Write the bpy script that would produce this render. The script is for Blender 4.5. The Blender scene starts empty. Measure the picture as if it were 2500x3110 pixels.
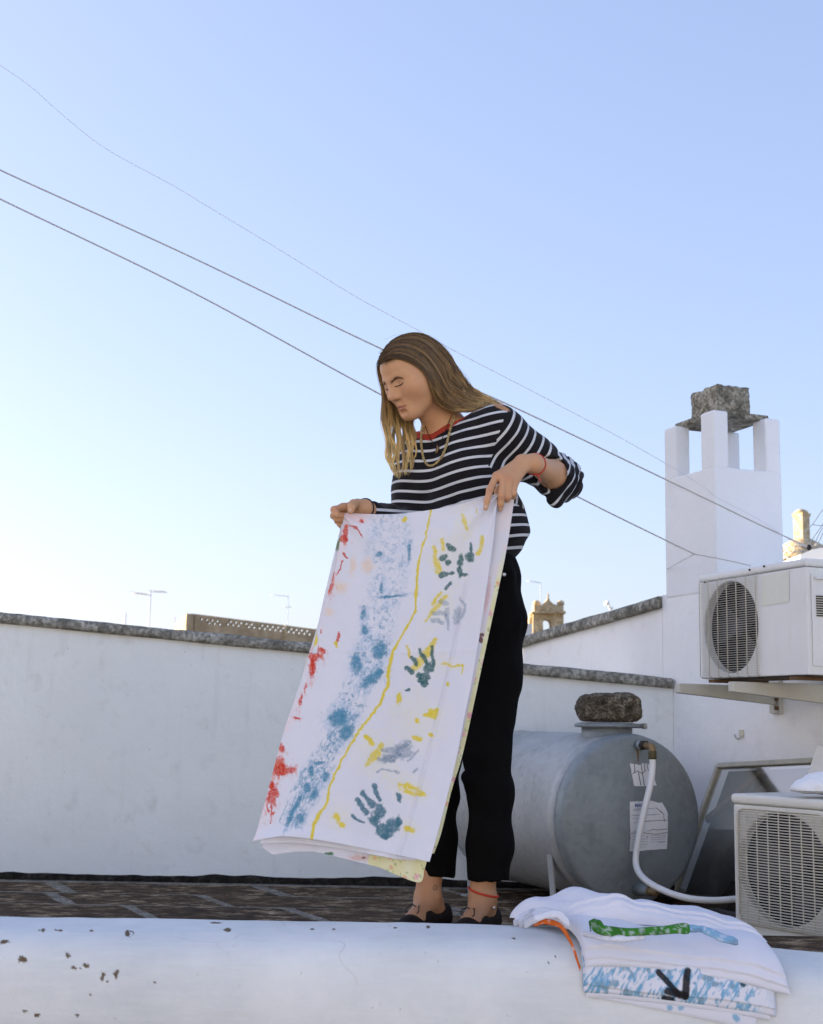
import bpy, bmesh, math, random
import numpy as np
from mathutils import Vector, Matrix, noise as mnoise
random.seed(7); RNG = np.random.default_rng(7)
SC = bpy.context.scene
COL = SC.collection
R = math.radians

# ---------------------------------------------------------------- camera
CAM_Z = 0.59; FPX = 4000.0; W0, H0 = 2500.0, 3110.0
PITCH = math.atan(630.0 / FPX); ROLL = R(1.0)
cam_data = bpy.data.cameras.new('camera'); cam = bpy.data.objects.new('camera', cam_data); COL.objects.link(cam)
cam_data.sensor_fit = 'HORIZONTAL'; cam_data.sensor_width = 36.0; cam_data.lens = 36.0 * FPX / W0
cam_data.clip_start = 0.05; cam_data.clip_end = 5000
CAM_R = (Matrix.Rotation(R(90) + PITCH, 4, 'X') @ Matrix.Rotation(ROLL, 4, 'Z'))
cam.matrix_world = Matrix.Translation((0, 0, CAM_Z)) @ CAM_R
cam_data.dof.use_dof = True; cam_data.dof.focus_distance = 3.9; cam_data.dof.aperture_fstop = 9.0
SC.camera = cam
CAM_M = np.array(CAM_R.to_3x3())

# ---------------------------------------------------------------- sky, sun, exposure
SUN_EL, SUN_AZ = R(10.0), R(-68.0)          # azimuth measured from +Y towards +X: the sun stands low on the left
world = bpy.data.worlds.new('World'); SC.world = world; world.use_nodes = True
wn = world.node_tree; wn.nodes.clear()
sky = wn.nodes.new('ShaderNodeTexSky'); sky.sky_type = 'NISHITA'; sky.sun_disc = False
sky.sun_elevation = SUN_EL; sky.sun_rotation = SUN_AZ
sky.altitude = 50; sky.air_density = 1.0; sky.dust_density = 1.9; sky.ozone_density = 1.0
bg = wn.nodes.new('ShaderNodeBackground'); bg.inputs['Strength'].default_value = 0.15
wo = wn.nodes.new('ShaderNodeOutputWorld')
gm = wn.nodes.new('ShaderNodeGamma'); gm.inputs[1].default_value = 0.54       # film-like shoulder of the sky
tn = wn.nodes.new('ShaderNodeMix'); tn.data_type = 'RGBA'; tn.blend_type = 'MULTIPLY'; tn.inputs[0].default_value = 1.0
tn.inputs[7].default_value = (0.70, 0.752, 1.0, 1.0)
wn.links.new(sky.outputs[0], gm.inputs[0]); wn.links.new(gm.outputs[0], tn.inputs[6]); wn.links.new(tn.outputs[2], bg.inputs[0]); wn.links.new(bg.outputs[0], wo.inputs[0])
sun_d = bpy.data.lights.new('sun', 'SUN'); sun_d.energy = 5.0; sun_d.angle = R(0.55); sun_d.color = (1.0, 0.83, 0.62)
sun = bpy.data.objects.new('sun', sun_d); COL.objects.link(sun)
sdir = Vector((math.sin(SUN_AZ) * math.cos(SUN_EL), math.cos(SUN_AZ) * math.cos(SUN_EL), math.sin(SUN_EL)))
sun.rotation_euler = sdir.to_track_quat('Z', 'Y').to_euler()
SC.view_settings.view_transform = 'Standard'; SC.view_settings.look = 'None'
SC.view_settings.exposure = 2.10; SC.view_settings.gamma = 1.0; SC.view_settings.use_curve_mapping = False
SC.render.engine = 'CYCLES'
SC.cycles.use_denoising = True; SC.cycles.max_bounces = 8; SC.cycles.diffuse_bounces = 4
SC.cycles.caustics_reflective = False; SC.cycles.caustics_refractive = False

# ---------------------------------------------------------------- helpers: places
def ray(px, py):
    d = CAM_M @ np.array([(px - W0 / 2) / FPX, -(py - H0 / 2) / FPX, -1.0])
    return d
def P(px, py, Y):
    d = ray(px, py); t = Y / d[1]
    return np.array([d[0] * t, Y, CAM_Z + d[2] * t])
def PZ(px, py, z):
    d = ray(px, py); t = (z - CAM_Z) / d[2]
    return np.array([d[0] * t, d[1] * t, z])
def PX(pts):
    """world points -> photograph pixels"""
    p = (np.asarray(pts, float) - np.array([0, 0, CAM_Z])) @ CAM_M
    return np.stack([W0 / 2 - FPX * p[..., 0] / p[..., 2], H0 / 2 + FPX * p[..., 1] / p[..., 2]], -1)
def PA(px, py, Y):
    """array version of P"""
    px, py, Y = np.broadcast_arrays(np.asarray(px, float), np.asarray(py, float), np.asarray(Y, float))
    d = np.stack([(px - W0 / 2) / FPX, -(py - H0 / 2) / FPX, -np.ones_like(px)], -1) @ CAM_M.T
    t = Y / d[..., 1]
    q = d * t[..., None]; q[..., 2] += CAM_Z
    return q
def nrm(v):
    v = np.asarray(v, float); return v / np.linalg.norm(v)

# ---------------------------------------------------------------- helpers: objects
def tag(o, label=None, cat=None, group=None, kind=None):
    if label: o['label'] = label
    if cat: o['category'] = cat
    if group: o['group'] = group
    if kind: o['kind'] = kind
    return o
def empty(name, loc, label=None, cat=None, group=None, kind=None):
    o = bpy.data.objects.new(name, None); o.location = Vector(loc); o.empty_display_size = 0.1
    COL.objects.link(o); return tag(o, label, cat, group, kind)
def link(me, name, mat=None, parent=None, smooth=False):
    o = bpy.data.objects.new(name, me); COL.objects.link(o)
    if mat is not None: me.materials.append(mat)
    if parent is not None:
        o.parent = parent
        m = Matrix.Translation(parent.location) if parent.type == 'EMPTY' else Matrix.Identity(4)
        o.matrix_parent_inverse = m.inverted()
    if smooth:
        me.polygons.foreach_set('use_smooth', np.ones(len(me.polygons), bool))
    return o
def mesh(name, verts, faces, mat=None, parent=None, smooth=False, attrs=None):
    me = bpy.data.meshes.new(name)
    verts = np.asarray(verts, float)
    me.from_pydata(verts.tolist() if len(verts) < 3000 else verts, [], faces if isinstance(faces, list) else np.asarray(faces).tolist())
    if attrs:
        for k, a in attrs.items():
            a = np.asarray(a, np.float32)
            if a.ndim == 1:
                at = me.attributes.new(k, 'FLOAT', 'POINT'); at.data.foreach_set('value', a)
            else:
                if a.shape[1] == 3: a = np.concatenate([a, np.ones((len(a), 1), np.float32)], 1)
                at = me.attributes.new(k, 'FLOAT_COLOR', 'POINT'); at.data.foreach_set('color', a.ravel())
    me.update()
    return link(me, name, mat, parent, smooth)
def from_bm(name, bm, mat=None, parent=None, smooth=False):
    bmesh.ops.recalc_face_normals(bm, faces=bm.faces)
    me = bpy.data.meshes.new(name); bm.to_mesh(me); bm.free()
    return link(me, name, mat, parent, smooth)
def bevel(o, w, seg=2, angle=40):
    m = o.modifiers.new('bevel', 'BEVEL'); m.width = w; m.segments = seg; m.limit_method = 'ANGLE'; m.angle_limit = R(angle)
    return o
def solid(o, t, offset=-1):
    m = o.modifiers.new('solid', 'SOLIDIFY'); m.thickness = t; m.offset = offset
    return o
def bm_frame(bm, o, ex, ey, ez, lx, ly, lz):
    """box with corner o and edges along ex, ey, ez"""
    o = np.asarray(o, float); ex, ey, ez = nrm(ex) * lx, nrm(ey) * ly, nrm(ez) * lz
    v = [bm.verts.new(o + a * ex + b * ey + c * ez) for c in (0, 1) for b in (0, 1) for a in (0, 1)]
    for f in ((0, 2, 3, 1), (4, 5, 7, 6), (0, 1, 5, 4), (1, 3, 7, 5), (3, 2, 6, 7), (2, 0, 4, 6)):
        bm.faces.new([v[i] for i in f])
def bm_box(bm, x0, x1, y0, y1, z0, z1):
    bm_frame(bm, (x0, y0, z0), (1, 0, 0), (0, 1, 0), (0, 0, 1), x1 - x0, y1 - y0, z1 - z0)
def bm_prism(bm, low, high):
    """closed prism between two loops of the same length"""
    a = [bm.verts.new(p) for p in low]; b = [bm.verts.new(p) for p in high]; n = len(a)
    bm.faces.new(a[::-1]); bm.faces.new(b)
    for i in range(n):
        bm.faces.new([a[i], a[(i + 1) % n], b[(i + 1) % n], b[i]])
def tube_mesh(pts, rad, n=8, closed=False):
    """verts, faces of a tube along pts; rad scalar or per-point"""
    pts = np.asarray(pts, float); m = len(pts); rad = np.broadcast_to(np.asarray(rad, float), (m,))
    tan = np.gradient(pts, axis=0)
    if closed: tan = np.roll(pts, -1, 0) - np.roll(pts, 1, 0)
    tan /= np.linalg.norm(tan, axis=1)[:, None] + 1e-12
    u = np.zeros_like(pts); ref = np.array([0, 0, 1.0]) if abs(tan[0][2]) < 0.9 else np.array([1.0, 0, 0])
    c = np.cross(ref, tan[0]); u[0] = c / np.linalg.norm(c)
    for i in range(1, m):
        c = u[i - 1] - tan[i] * np.dot(u[i - 1], tan[i]); u[i] = c / (np.linalg.norm(c) + 1e-12)
    w = np.cross(tan, u)
    th = np.arange(n) * 2 * math.pi / n
    V = pts[:, None, :] + rad[:, None, None] * (np.cos(th)[None, :, None] * u[:, None, :] + np.sin(th)[None, :, None] * w[:, None, :])
    F = []
    for i in range(m if closed else m - 1):
        j = (i + 1) % m
        for k in range(n):
            k2 = (k + 1) % n
            F.append((i * n + k, i * n + k2, j * n + k2, j * n + k))
    if not closed:
        F.append(tuple(range(n - 1, -1, -1))); F.append(tuple((m - 1) * n + k for k in range(n)))
    return V.reshape(-1, 3), F
def tube(name, pts, rad, mat, parent=None, n=8, closed=False):
    v, f = tube_mesh(pts, rad, n, closed); return mesh(name, v, f, mat, parent, True)
def spline(pts, k=8):
    """Catmull-Rom through pts"""
    p = np.asarray(pts, float); p = np.vstack([2 * p[0] - p[1], p, 2 * p[-1] - p[-2]]); out = []
    for i in range(1, len(p) - 2):
        for t in np.arange(k) / k:
            a, b, c, d = p[i - 1], p[i], p[i + 1], p[i + 2]
            out.append(0.5 * (2 * b + (c - a) * t + (2 * a - 5 * b + 4 * c - d) * t * t + (3 * b - a - 3 * c + d) * t ** 3))
    out.append(p[-2]); return np.array(out)
def grid_faces(nu, nv):
    i = np.arange(nu - 1)[:, None] * nv + np.arange(nv - 1)[None, :]
    return np.stack([i, i + nv, i + nv + 1, i + 1], -1).reshape(-1, 4)
def lathe(name, prof, origin, axis, mat, parent=None, n=32, ref=None):
    """prof: list of (along axis, radius)"""
    ax = nrm(axis); ref = nrm(np.cross(ax, (0, 0, 1) if abs(ax[2]) < .9 else (1, 0, 0))); up = np.cross(ax, ref)
    V = []; th = np.arange(n) * 2 * math.pi / n
    for a, r in prof:
        V.append(np.asarray(origin) + ax * a + r * (np.cos(th)[:, None] * ref + np.sin(th)[:, None] * up))
    V = np.concatenate(V); F = []
    for i in range(len(prof) - 1):
        for k in range(n):
            F.append((i * n + k, i * n + (k + 1) % n, (i + 1) * n + (k + 1) % n, (i + 1) * n + k))
    F.append(tuple(range(n - 1, -1, -1))); F.append(tuple((len(prof) - 1) * n + k for k in range(n)))
    return mesh(name, V, F, mat, parent, True)
def sm01(a, b, x):
    t = np.clip((x - a) / (b - a), 0, 1); return t * t * (3 - 2 * t)

def strap(name, pts, w, t, mat, parent, wdir):
    pts = np.asarray(pts, float); wd = nrm(wdir); V = []; F = []
    tan = np.gradient(pts, axis=0)
    for p, q in zip(pts, tan):
        nn_ = nrm(np.cross(nrm(q), wd))
        for a, b in ((-1, -1), (1, -1), (1, 1), (-1, 1)): V.append(p + wd * w * a / 2 + nn_ * t * b / 2)
    m = len(pts)
    for i in range(m - 1):
        for k in range(4): F.append((4 * i + k, 4 * i + (k + 1) % 4, 4 * i + 4 + (k + 1) % 4, 4 * i + 4 + k))
    F += [(3, 2, 1, 0), tuple(4 * (m - 1) + k for k in range(4))]
    return mesh(name, V, F, mat, parent)
def merge_tubes(name, paths, mat, parent, n=5):
    V = []; F = []; b = 0
    for pts, r in paths:
        v, f_ = tube_mesh(pts, r, n); V.append(v); F += [tuple(i + b for i in q) for q in f_]; b += len(v)
    return mesh(name, np.concatenate(V), F, mat, parent, True)
def fast_mesh(name, V, Q, mat, parent, attrs=None):
    me = bpy.data.meshes.new(name); n, m = len(V), len(Q)
    me.vertices.add(n); me.vertices.foreach_set('co', np.asarray(V, np.float32).ravel())
    me.loops.add(m * 4); me.loops.foreach_set('vertex_index', np.asarray(Q, np.int32).ravel())
    me.polygons.add(m); me.polygons.foreach_set('loop_start', np.arange(m, dtype=np.int32) * 4)
    try: me.polygons.foreach_set('loop_total', np.full(m, 4, np.int32))
    except Exception: pass
    for k, a in (attrs or {}).items():
        a = np.asarray(a, np.float32)
        if a.ndim == 1: me.attributes.new(k, 'FLOAT', 'POINT').data.foreach_set('value', a)
        else: me.attributes.new(k, 'FLOAT_COLOR', 'POINT').data.foreach_set('color', np.c_[a, np.ones(len(a))].astype(np.float32).ravel())
    me.update(calc_edges=True); me.validate()
    return link(me, name, mat, parent, True)

# vectorised value noise (numpy) for relief and painted cloth
_perm = RNG.permutation(4096)
def _h(i, j, k):
    return (_perm[(_perm[(_perm[i & 4095] + j) & 4095] + k) & 4095] / 2047.5) - 1.0
def vnoise(p):
    p = np.asarray(p, float); i = np.floor(p).astype(np.int64); f = p - i; f = f * f * (3 - 2 * f)
    r = 0
    for a in (0, 1):
        for b in (0, 1):
            for c in (0, 1):
                w = (f[..., 0] if a else 1 - f[..., 0]) * (f[..., 1] if b else 1 - f[..., 1]) * (f[..., 2] if c else 1 - f[..., 2])
                r = r + w * _h(i[..., 0] + a, i[..., 1] + b, i[..., 2] + c)
    return r
def fbm(p, oct=4):
    p = np.asarray(p, float); r = 0; a = 0.5
    for o in range(oct):
        r = r + a * vnoise(p * 2 ** o + 17.3 * o); a *= 0.5
    return r

# ---------------------------------------------------------------- helpers: materials
class NT:
    """small wrapper that makes node graphs short to write"""
    def __init__(s, name):
        s.m = bpy.data.materials.new(name); s.m.use_nodes = True; s.t = s.m.node_tree; s.t.nodes.clear()
        s.out = s.t.nodes.new('ShaderNodeOutputMaterial')
    def n(s, typ, **kw):
        nd = s.t.nodes.new('ShaderNode' + typ)
        for k, v in kw.items(): setattr(nd, k, v)
        return nd
    def l(s, a, b): s.t.links.new(a, b)
    def set(s, sock, v):
        if isinstance(v, bpy.types.NodeSocket): s.l(v, sock)
        elif isinstance(v, (tuple, list)) and len(v) == 3 and sock.type == 'RGBA': sock.default_value = (*v, 1)
        else: sock.default_value = v
    def coord(s, which='Object'):
        return s.n('TexCoord').outputs[which]
    def mapping(s, v, scale=(1, 1, 1), rot=(0, 0, 0)):
        m = s.n('Mapping'); s.l(v, m.inputs[0]); m.inputs['Scale'].default_value = scale; m.inputs['Rotation'].default_value = rot
        return m.outputs[0]
    def noise(s, v, scale, detail=5, rough=0.55, dist=0.0):
        n = s.n('TexNoise'); s.l(v, n.inputs['Vector']); n.inputs['Scale'].default_value = scale
        n.inputs['Detail'].default_value = detail; n.inputs['Roughness'].default_value = rough; n.inputs['Distortion'].default_value = dist
        return n.outputs['Fac']
    def voro(s, v, scale, feature='F1', out='Distance'):
        n = s.n('TexVoronoi', feature=feature); s.l(v, n.inputs['Vector']); n.inputs['Scale'].default_value = scale
        return n.outputs[out]
    def ramp(s, f, stops):
        r = s.n('ValToRGB'); e = r.color_ramp.elements
        while len(e) < len(stops): e.new(0.5)
        for i, (p, c) in enumerate(stops):
            e[i].position = p; e[i].color = (c, c, c, 1) if isinstance(c, (int, float)) else (*c, 1)
        s.l(f, r.inputs[0]); return r.outputs[0]
    def mix(s, f, a, b, mode='MIX'):
        m = s.n('Mix', data_type='RGBA', blend_type=mode)
        s.set(m.inputs[0], f); s.set(m.inputs[6], a); s.set(m.inputs[7], b); return m.outputs[2]
    def math(s, op, a, b=0.0, c=None):
        m = s.n('Math', operation=op); s.set(m.inputs[0], a); s.set(m.inputs[1], b)
        if c is not None: s.set(m.inputs[2], c)
        return m.outputs[0]
    def bump(s, h, strength=0.3, dist=0.005, normal=None):
        b = s.n('Bump'); b.inputs['Strength'].default_value = strength; b.inputs['Distance'].default_value = dist
        s.l(h, b.inputs['Height'])
        if normal is not None: s.l(normal, b.inputs['Normal'])
        return b.outputs[0]
    def attr(s, name, out='Color'):
        a = s.n('Attribute'); a.attribute_name = name; return a.outputs[out]
    def bsdf(s, color, rough=0.7, metal=0.0, spec=0.5, normal=None, **kw):
        b = s.n('BsdfPrincipled'); s.set(b.inputs['Base Color'], color); s.set(b.inputs['Roughness'], rough)
        s.set(b.inputs['Metallic'], metal); s.set(b.inputs['Specular IOR Level'], spec)
        if normal is not None: s.l(normal, b.inputs['Normal'])
        for k, v in kw.items(): s.set(b.inputs[k], v)
        s.l(b.outputs[0], s.out.inputs[0]); return s.m
def plain(name, color, rough=0.6, metal=0.0, spec=0.5, var=0.12, scale=30, bump=0.15, bscale=120, bdist=0.002):
    g = NT(name); c = g.coord(); n = g.noise(c, scale)
    lo = tuple(x * (1 - var) for x in color); hi = tuple(min(1, x * (1 + var)) for x in color)
    col = g.mix(n, lo, hi)
    nb = g.bump(g.noise(c, bscale, 3), bump, bdist) if bump > 0 else None
    return g.bsdf(col, rough, metal, spec, nb)
# ================================================================= materials of the setting
def whitewash(name, base, dirt=(0.42, 0.40, 0.34), dirt_amt=0.35, warm=None, streak=True):
    g = NT(name); c = g.coord()
    big = g.noise(c, 1.6, 5, 0.6); mid = g.noise(c, 9, 6, 0.6)
    col = g.mix(g.ramp(big, [(0.3, 0.0), (0.72, 1.0)]), tuple(x * 0.93 for x in base), base)
    col = g.mix(g.math('MULTIPLY', g.ramp(mid, [(0.56, 0.0), (0.80, 1.0)]), dirt_amt), col, dirt)
    if streak:
        st = g.noise(g.mapping(c, (9, 9, 0.7)), 2.2, 5, 0.65)
        col = g.mix(g.math('MULTIPLY', g.ramp(st, [(0.58, 0.0), (0.85, 1.0)]), dirt_amt * 0.7), col, dirt)
    sp = g.noise(c, 70, 2, 0.5)
    col = g.mix(g.ramp(sp, [(0.745, 0.0), (0.79, 0.5)]), col, tuple(x * 0.8 for x in dirt))
    h = g.math('ADD', g.math('ADD', g.math('MULTIPLY', g.noise(c, 3.2, 3, 0.5), 3.0), g.noise(c, 14, 5, 0.6)), g.math('MULTIPLY', g.noise(c, 110, 3), 0.25))
    pt = g.noise(g.mapping(c, (1.0, 1.0, 1.7)), 1.1, 3, 0.5, 1.5); col = g.mix(g.ramp(pt, [(0.50, 0.0), (0.515, 0.5)]), col, g.mix(0.5, col, tuple(min(1, x * 0.93) for x in base)))
    return g.bsdf(col, 0.85, 0, 0.25, g.bump(h, 0.5, 0.008))
M = {}
M['wall'] = whitewash('whitewash wall', (0.86, 0.885, 0.865), dirt_amt=0.34)
M['house'] = whitewash('house wall', (0.93, 0.92, 0.90), dirt_amt=0.24)
M['chimney'] = whitewash('chimney wall', (0.86, 0.86, 0.86), dirt_amt=0.06, streak=False)
def stone(name, dark, mid, light, s=1.0, bump=0.9, bd=0.012):
    g = NT(name); c = g.coord()
    a = g.noise(c, 11 * s, 8, 0.68); b = g.noise(c, 45 * s, 6, 0.65); d = g.voro(c, 60 * s)
    col = g.ramp(a, [(0.34, dark), (0.50, mid), (0.66, light)])
    col = g.mix(g.ramp(b, [(0.42, 0.75), (0.56, 0.0)]), col, dark)
    col = g.mix(g.ramp(b, [(0.60, 0.0), (0.72, 0.7)]), col, light)
    h = g.math('ADD', a, g.math('ADD', g.math('MULTIPLY', b, 0.6), g.math('MULTIPLY', d, 0.3)))
    return g.bsdf(col, 0.92, 0, 0.2, g.bump(h, bump, bd))
M['coping'] = stone('lichen coping', (0.115, 0.110, 0.090), (0.35, 0.335, 0.285), (0.60, 0.58, 0.52))
M['capstone'] = stone('weathered tufa', (0.09, 0.082, 0.062), (0.36, 0.33, 0.26), (0.58, 0.54, 0.45), 1.3)
M['rock'] = stone('pitted rock', (0.035, 0.028, 0.019), (0.15, 0.122, 0.085), (0.36, 0.31, 0.24), 2.6, 1.0, 0.012)
def slabmat():
    g = NT('roof slab'); c = g.coord(); rnd = g.n('ObjectInfo').outputs['Random']
    cc = g.n('VectorMath', operation='ADD'); g.l(c, cc.inputs[0])
    cx = g.n('CombineXYZ'); g.l(g.math('MULTIPLY', rnd, 20.0), cx.inputs[0]); g.l(cx.outputs[0], cc.inputs[1]); c = cc.outputs[0]
    a = g.noise(c, 4.5, 8, 0.7); b = g.noise(g.mapping(c, (0.6, 1.0, 1.0)), 19, 8, 0.78); d = g.noise(c, 3, 3)
    col = g.ramp(b, [(0.40, (0.014, 0.008, 0.004)), (0.49, (0.060, 0.034, 0.017)), (0.55, (0.20, 0.135, 0.075)), (0.62, (0.50, 0.39, 0.26))])
    col = g.mix(g.ramp(a, [(0.38, 0.85), (0.56, 0.0)]), col, (0.045, 0.025, 0.012))
    col = g.mix(g.math('MULTIPLY', rnd, 0.35), col, (0.085, 0.050, 0.026))
    return g.bsdf(col, 0.9, 0, 0.25, g.bump(g.math('ADD', a, b), 0.6, 0.006))
M['slab'] = slabmat()
M['mortar'] = stone('mortar', (0.11, 0.095, 0.075), (0.24, 0.215, 0.175), (0.38, 0.345, 0.295), 2.0, 0.5, 0.004)
M['tar'] = stone('tar flashing', (0.006, 0.005, 0.004), (0.022, 0.018, 0.014), (0.06, 0.05, 0.04), 2.0, 0.7, 0.006)
M['earth'] = plain('street ground', (0.16, 0.145, 0.12), 0.95, var=0.3, scale=0.2)

# ================================================================= ground far below and the roof terrace
FZ = -0.15                                    # terrace floor level; the ledge behind the low wall is at 0
o = mesh('ground', [(-3000, -3000, -4.6), (3000, -3000, -4.6), (3000, 3000, -4.6), (-3000, 3000, -4.6)], [(0, 1, 2, 3)], M['earth'])
tag(o, kind='structure')
YB = 6.12                                     # back parapet
HA = np.array([P(2048, 2300, YB)[0], YB]); HD = nrm(np.array([0.36, -0.933])); HN = np.array([HD[1], -HD[0]])   # house wall line, direction towards us, outward normal (to the left)
def HW(t, z, off=0.0):
    p = HA + HD * t + HN * off; return np.array([p[0], p[1], z])
bm = bmesh.new(); bm_box(bm, -3.3, 3.2, 3.2, YB + 0.02, -0.40, FZ - 0.0015)
floor = tag(from_bm('terrace_floor', bm, M['mortar']), kind='structure')
# stone slabs laid in slanted courses: each its own piece, the floor is mortar between them
def slab_mesh(w, skew, d, k):
    n = 6; e = []
    rr = random.Random(k)
    for a, b in (((0, 0), (w, 0)), ((w, 0), (w + skew, d)), ((w + skew, d), (skew, d)), ((skew, d), (0, 0))):
        for i in range(n // 2):
            t = i / (n // 2); j = 0.006 if i else 0.004
            e.append((a[0] + (b[0] - a[0]) * t + rr.uniform(-j, j), a[1] + (b[1] - a[1]) * t + rr.uniform(-j, j)))
    bm = bmesh.new(); lo = [(x, y, 0) for x, y in e]; hi = [(x, y, 0.018) for x, y in e]
    bm_prism(bm, lo, hi)
    bmesh.ops.recalc_face_normals(bm, faces=bm.faces)
    me = bpy.data.meshes.new('slab'); bm.to_mesh(me); bm.free(); me.materials.append(M['slab']); return me
SLABS = [slab_mesh(0.58 + 0.09 * (k % 4), -0.33 * 0.50, 0.302, k) for k in range(8)]
rowd = 0.34; rs = random.Random(3)
for r_ in range(9):
    y0 = YB - 0.06 - (r_ + 1) * rowd
    if y0 < 3.7: continue
    x = -3.2 + rs.uniform(0, 0.5)
    while x < 3.0:
        k = rs.randrange(8); w = 0.58 + 0.09 * (k % 4)
        if x + w > HA[0] + (YB - y0) * 0.386 + 0.02: break
        s = bpy.data.objects.new('floor_slab', SLABS[k]); COL.objects.link(s)
        s.location = (x, y0, FZ - 0.0185 + rs.uniform(0, 0.0012)); s.rotation_euler = (rs.uniform(-.001, .001), rs.uniform(-.001, .001), R(-0.6) + rs.uniform(-.006, .006))
        s.parent = floor
        x += w + rs.uniform(0.035, 0.065)
# raised ledge behind the low wall, where the person stands
bm = bmesh.new(); bm_box(bm, -3.2, 2.2, 3.45, 3.90, FZ + 0.006, 0.0)
ledge = tag(bevel(from_bm('ledge', bm, M['slab']), 0.012), kind='structure')

# ================================================================= the back parapet with its lichened coping
def wall_quad(name, a, b, za0, zb0, za1, zb1, thick, mat, parent=None, kind=None, nx=40):
    """wall between plan points a and b (front face), tops za1..zb1"""
    a, b = np.asarray(a, float), np.asarray(b, float); d = nrm(b - a); n = np.array([-d[1], d[0]]) * thick
    bm = bmesh.new()
    A0 = (*a, za0); B0 = (*b, zb0); A1 = (*a, za1); B1 = (*b, zb1)
    C0 = (*(a + n), za0); D0 = (*(b + n), zb0); C1 = (*(a + n), za1); D1 = (*(b + n), zb1)
    bm_prism(bm, [A0, B0, D0, C0], [A1, B1, D1, C1])
    return from_bm(name, bm, mat, parent)
def coping(name, a, b, za, zb, depth, h, over, mat, parent, seed, nseg=90):
    """rough stone coping course from plan a to b with bottom za..zb"""
    a, b = np.asarray(a, float), np.asarray(b, float); d = nrm(b - a); n = np.array([-d[1], d[0]])
    L = np.linalg.norm(b - a)
    prof = [(-over, 0.0), (-over - 0.006, h * 0.3), (-over - 0.004, h * 0.8), (-over + 0.012, h), (depth * 0.5, h * 1.08), (depth + over - 0.012, h), (depth + over, h * 0.7), (depth + over, 0.0)]
    V = []; m = len(prof)
    for i in range(nseg + 1):
        t = i / nseg; p = a + (b - a) * t; z = za + (zb - za) * t
        for (u, v) in prof:
            j = 0.0035 * mnoise.noise((t * L * 13, u * 20 + seed, v * 20)) + 0.005 * mnoise.noise((t * L * 3.1, u * 9 + seed * 2, v * 14))
            q = p + n * (u + j * 0.6)
            V.append((q[0], q[1], z + v + (j if v > 0 else j * 0.5)))
    F = []
    for i in range(nseg):
        for k in range(m):
            k2 = (k + 1) % m
            F.append((i * m + k, (i + 1) * m + k, (i + 1) * m + k2, i * m + k2))
    F.append(tuple(range(m))); F.append(tuple(nseg * m + k for k in range(m - 1, -1, -1)))
    o = mesh(name, V, F, mat, parent, True)
    return o
root = empty('back_parapet', (0, YB, FZ), 'long white plastered wall behind the standing person with a lichened grey coping', 'wall')
xl, xr = -2.6, HA[0] - 0.002
zl = P(0, 1893, YB)[2]; xl_ = P(0, 1893, YB)[0]; zr = P(2040, 2092, YB)[2]
sl = (zr - zl) / (P(2040, 2092, YB)[0] - xl_); zA = zl + sl * (xl - xl_); zB = zl + sl * (xr - xl_)
wall_quad('wall', (xl, YB), (xr, YB), FZ - 0.1, FZ - 0.1, zA, zB, 0.22, M['wall'], root)
coping('coping', (xl, YB), (xr - 0.004, YB), zA, zB, 0.22, 0.050, 0.022, M['coping'], root, 4, 160)
# tar skirting along its foot
pts = []
V = []; F = []; nn = 150
for i in range(nn + 1):
    x = xl + (xr - 0.02 - xl) * i / nn; h = 0.030 + 0.016 * mnoise.noise((x * 2.3, 1.7, 0)) + 0.007 * mnoise.noise((x * 11, 5, 0))
    V += [(x, YB - 0.016, FZ), (x, YB - 0.014, FZ + h * 0.8), (x, YB - 0.002, FZ + h)]
for i in range(nn):
    for k in (0, 1): F.append((3 * i + k, 3 * i + 3 + k, 3 * i + 4 + k, 3 * i + 1 + k))
mesh('tar_skirting', V, F, M['tar'], root, True)

# ================================================================= the house on the right with its long side wall
house = empty('white_house', (HA[0], HA[1], FZ), 'white plastered house wall on the right that carries the upper air conditioner', 'house')
HZ = 1.19                                     # roof line of the house
def hbox(name, t0, t1, z0, z1, depth, mat, parent, off=0.0):
    """block behind the house wall line from t0 to t1"""
    bm = bmesh.new()
    lo = [HW(t0, z0, off), HW(t1, z0, off), HW(t1, z0, off - depth), HW(t0, z0, off - depth)]
    hi = [HW(t0, z1, off), HW(t1, z1, off), HW(t1, z1, off - depth), HW(t0, z1, off - depth)]
    bm_prism(bm, lo, hi); return from_bm(name, bm, mat, parent)
hbox('wall', -0.085, 3.2, -4.5, HZ, 3.0, M['house'], house)
# side wall running on behind the back parapet, with its own coping
sw = empty('sloping_side_wall', tuple(HW(-0.5, FZ)), 'low white wall with sloping grey coping below the church gable', 'wall')
qa = P(2022, 1848, 6.22); qb_px = P(1560, 1980, 7.6)
a2 = HW(-0.088, 0)[:2]; b2 = HW(-1.95, 0)[:2]
za2 = P(2018, 1847, a2[1])[2]
b2px = PX(np.array([[b2[0], b2[1], 0.6]]))[0]
zb2 = P(b2px[0], 1966 + (1590 - b2px[0]) * 0.27, b2[1])[2]
wall_quad('wall', b2, a2, -4.5, -4.5, zb2, za2, 0.2, M['house'], sw)
coping('coping', b2, a2 + HD * 0.0, zb2, za2, 0.2, 0.056, 0.03, M['coping'], sw, 9, 90)

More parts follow.
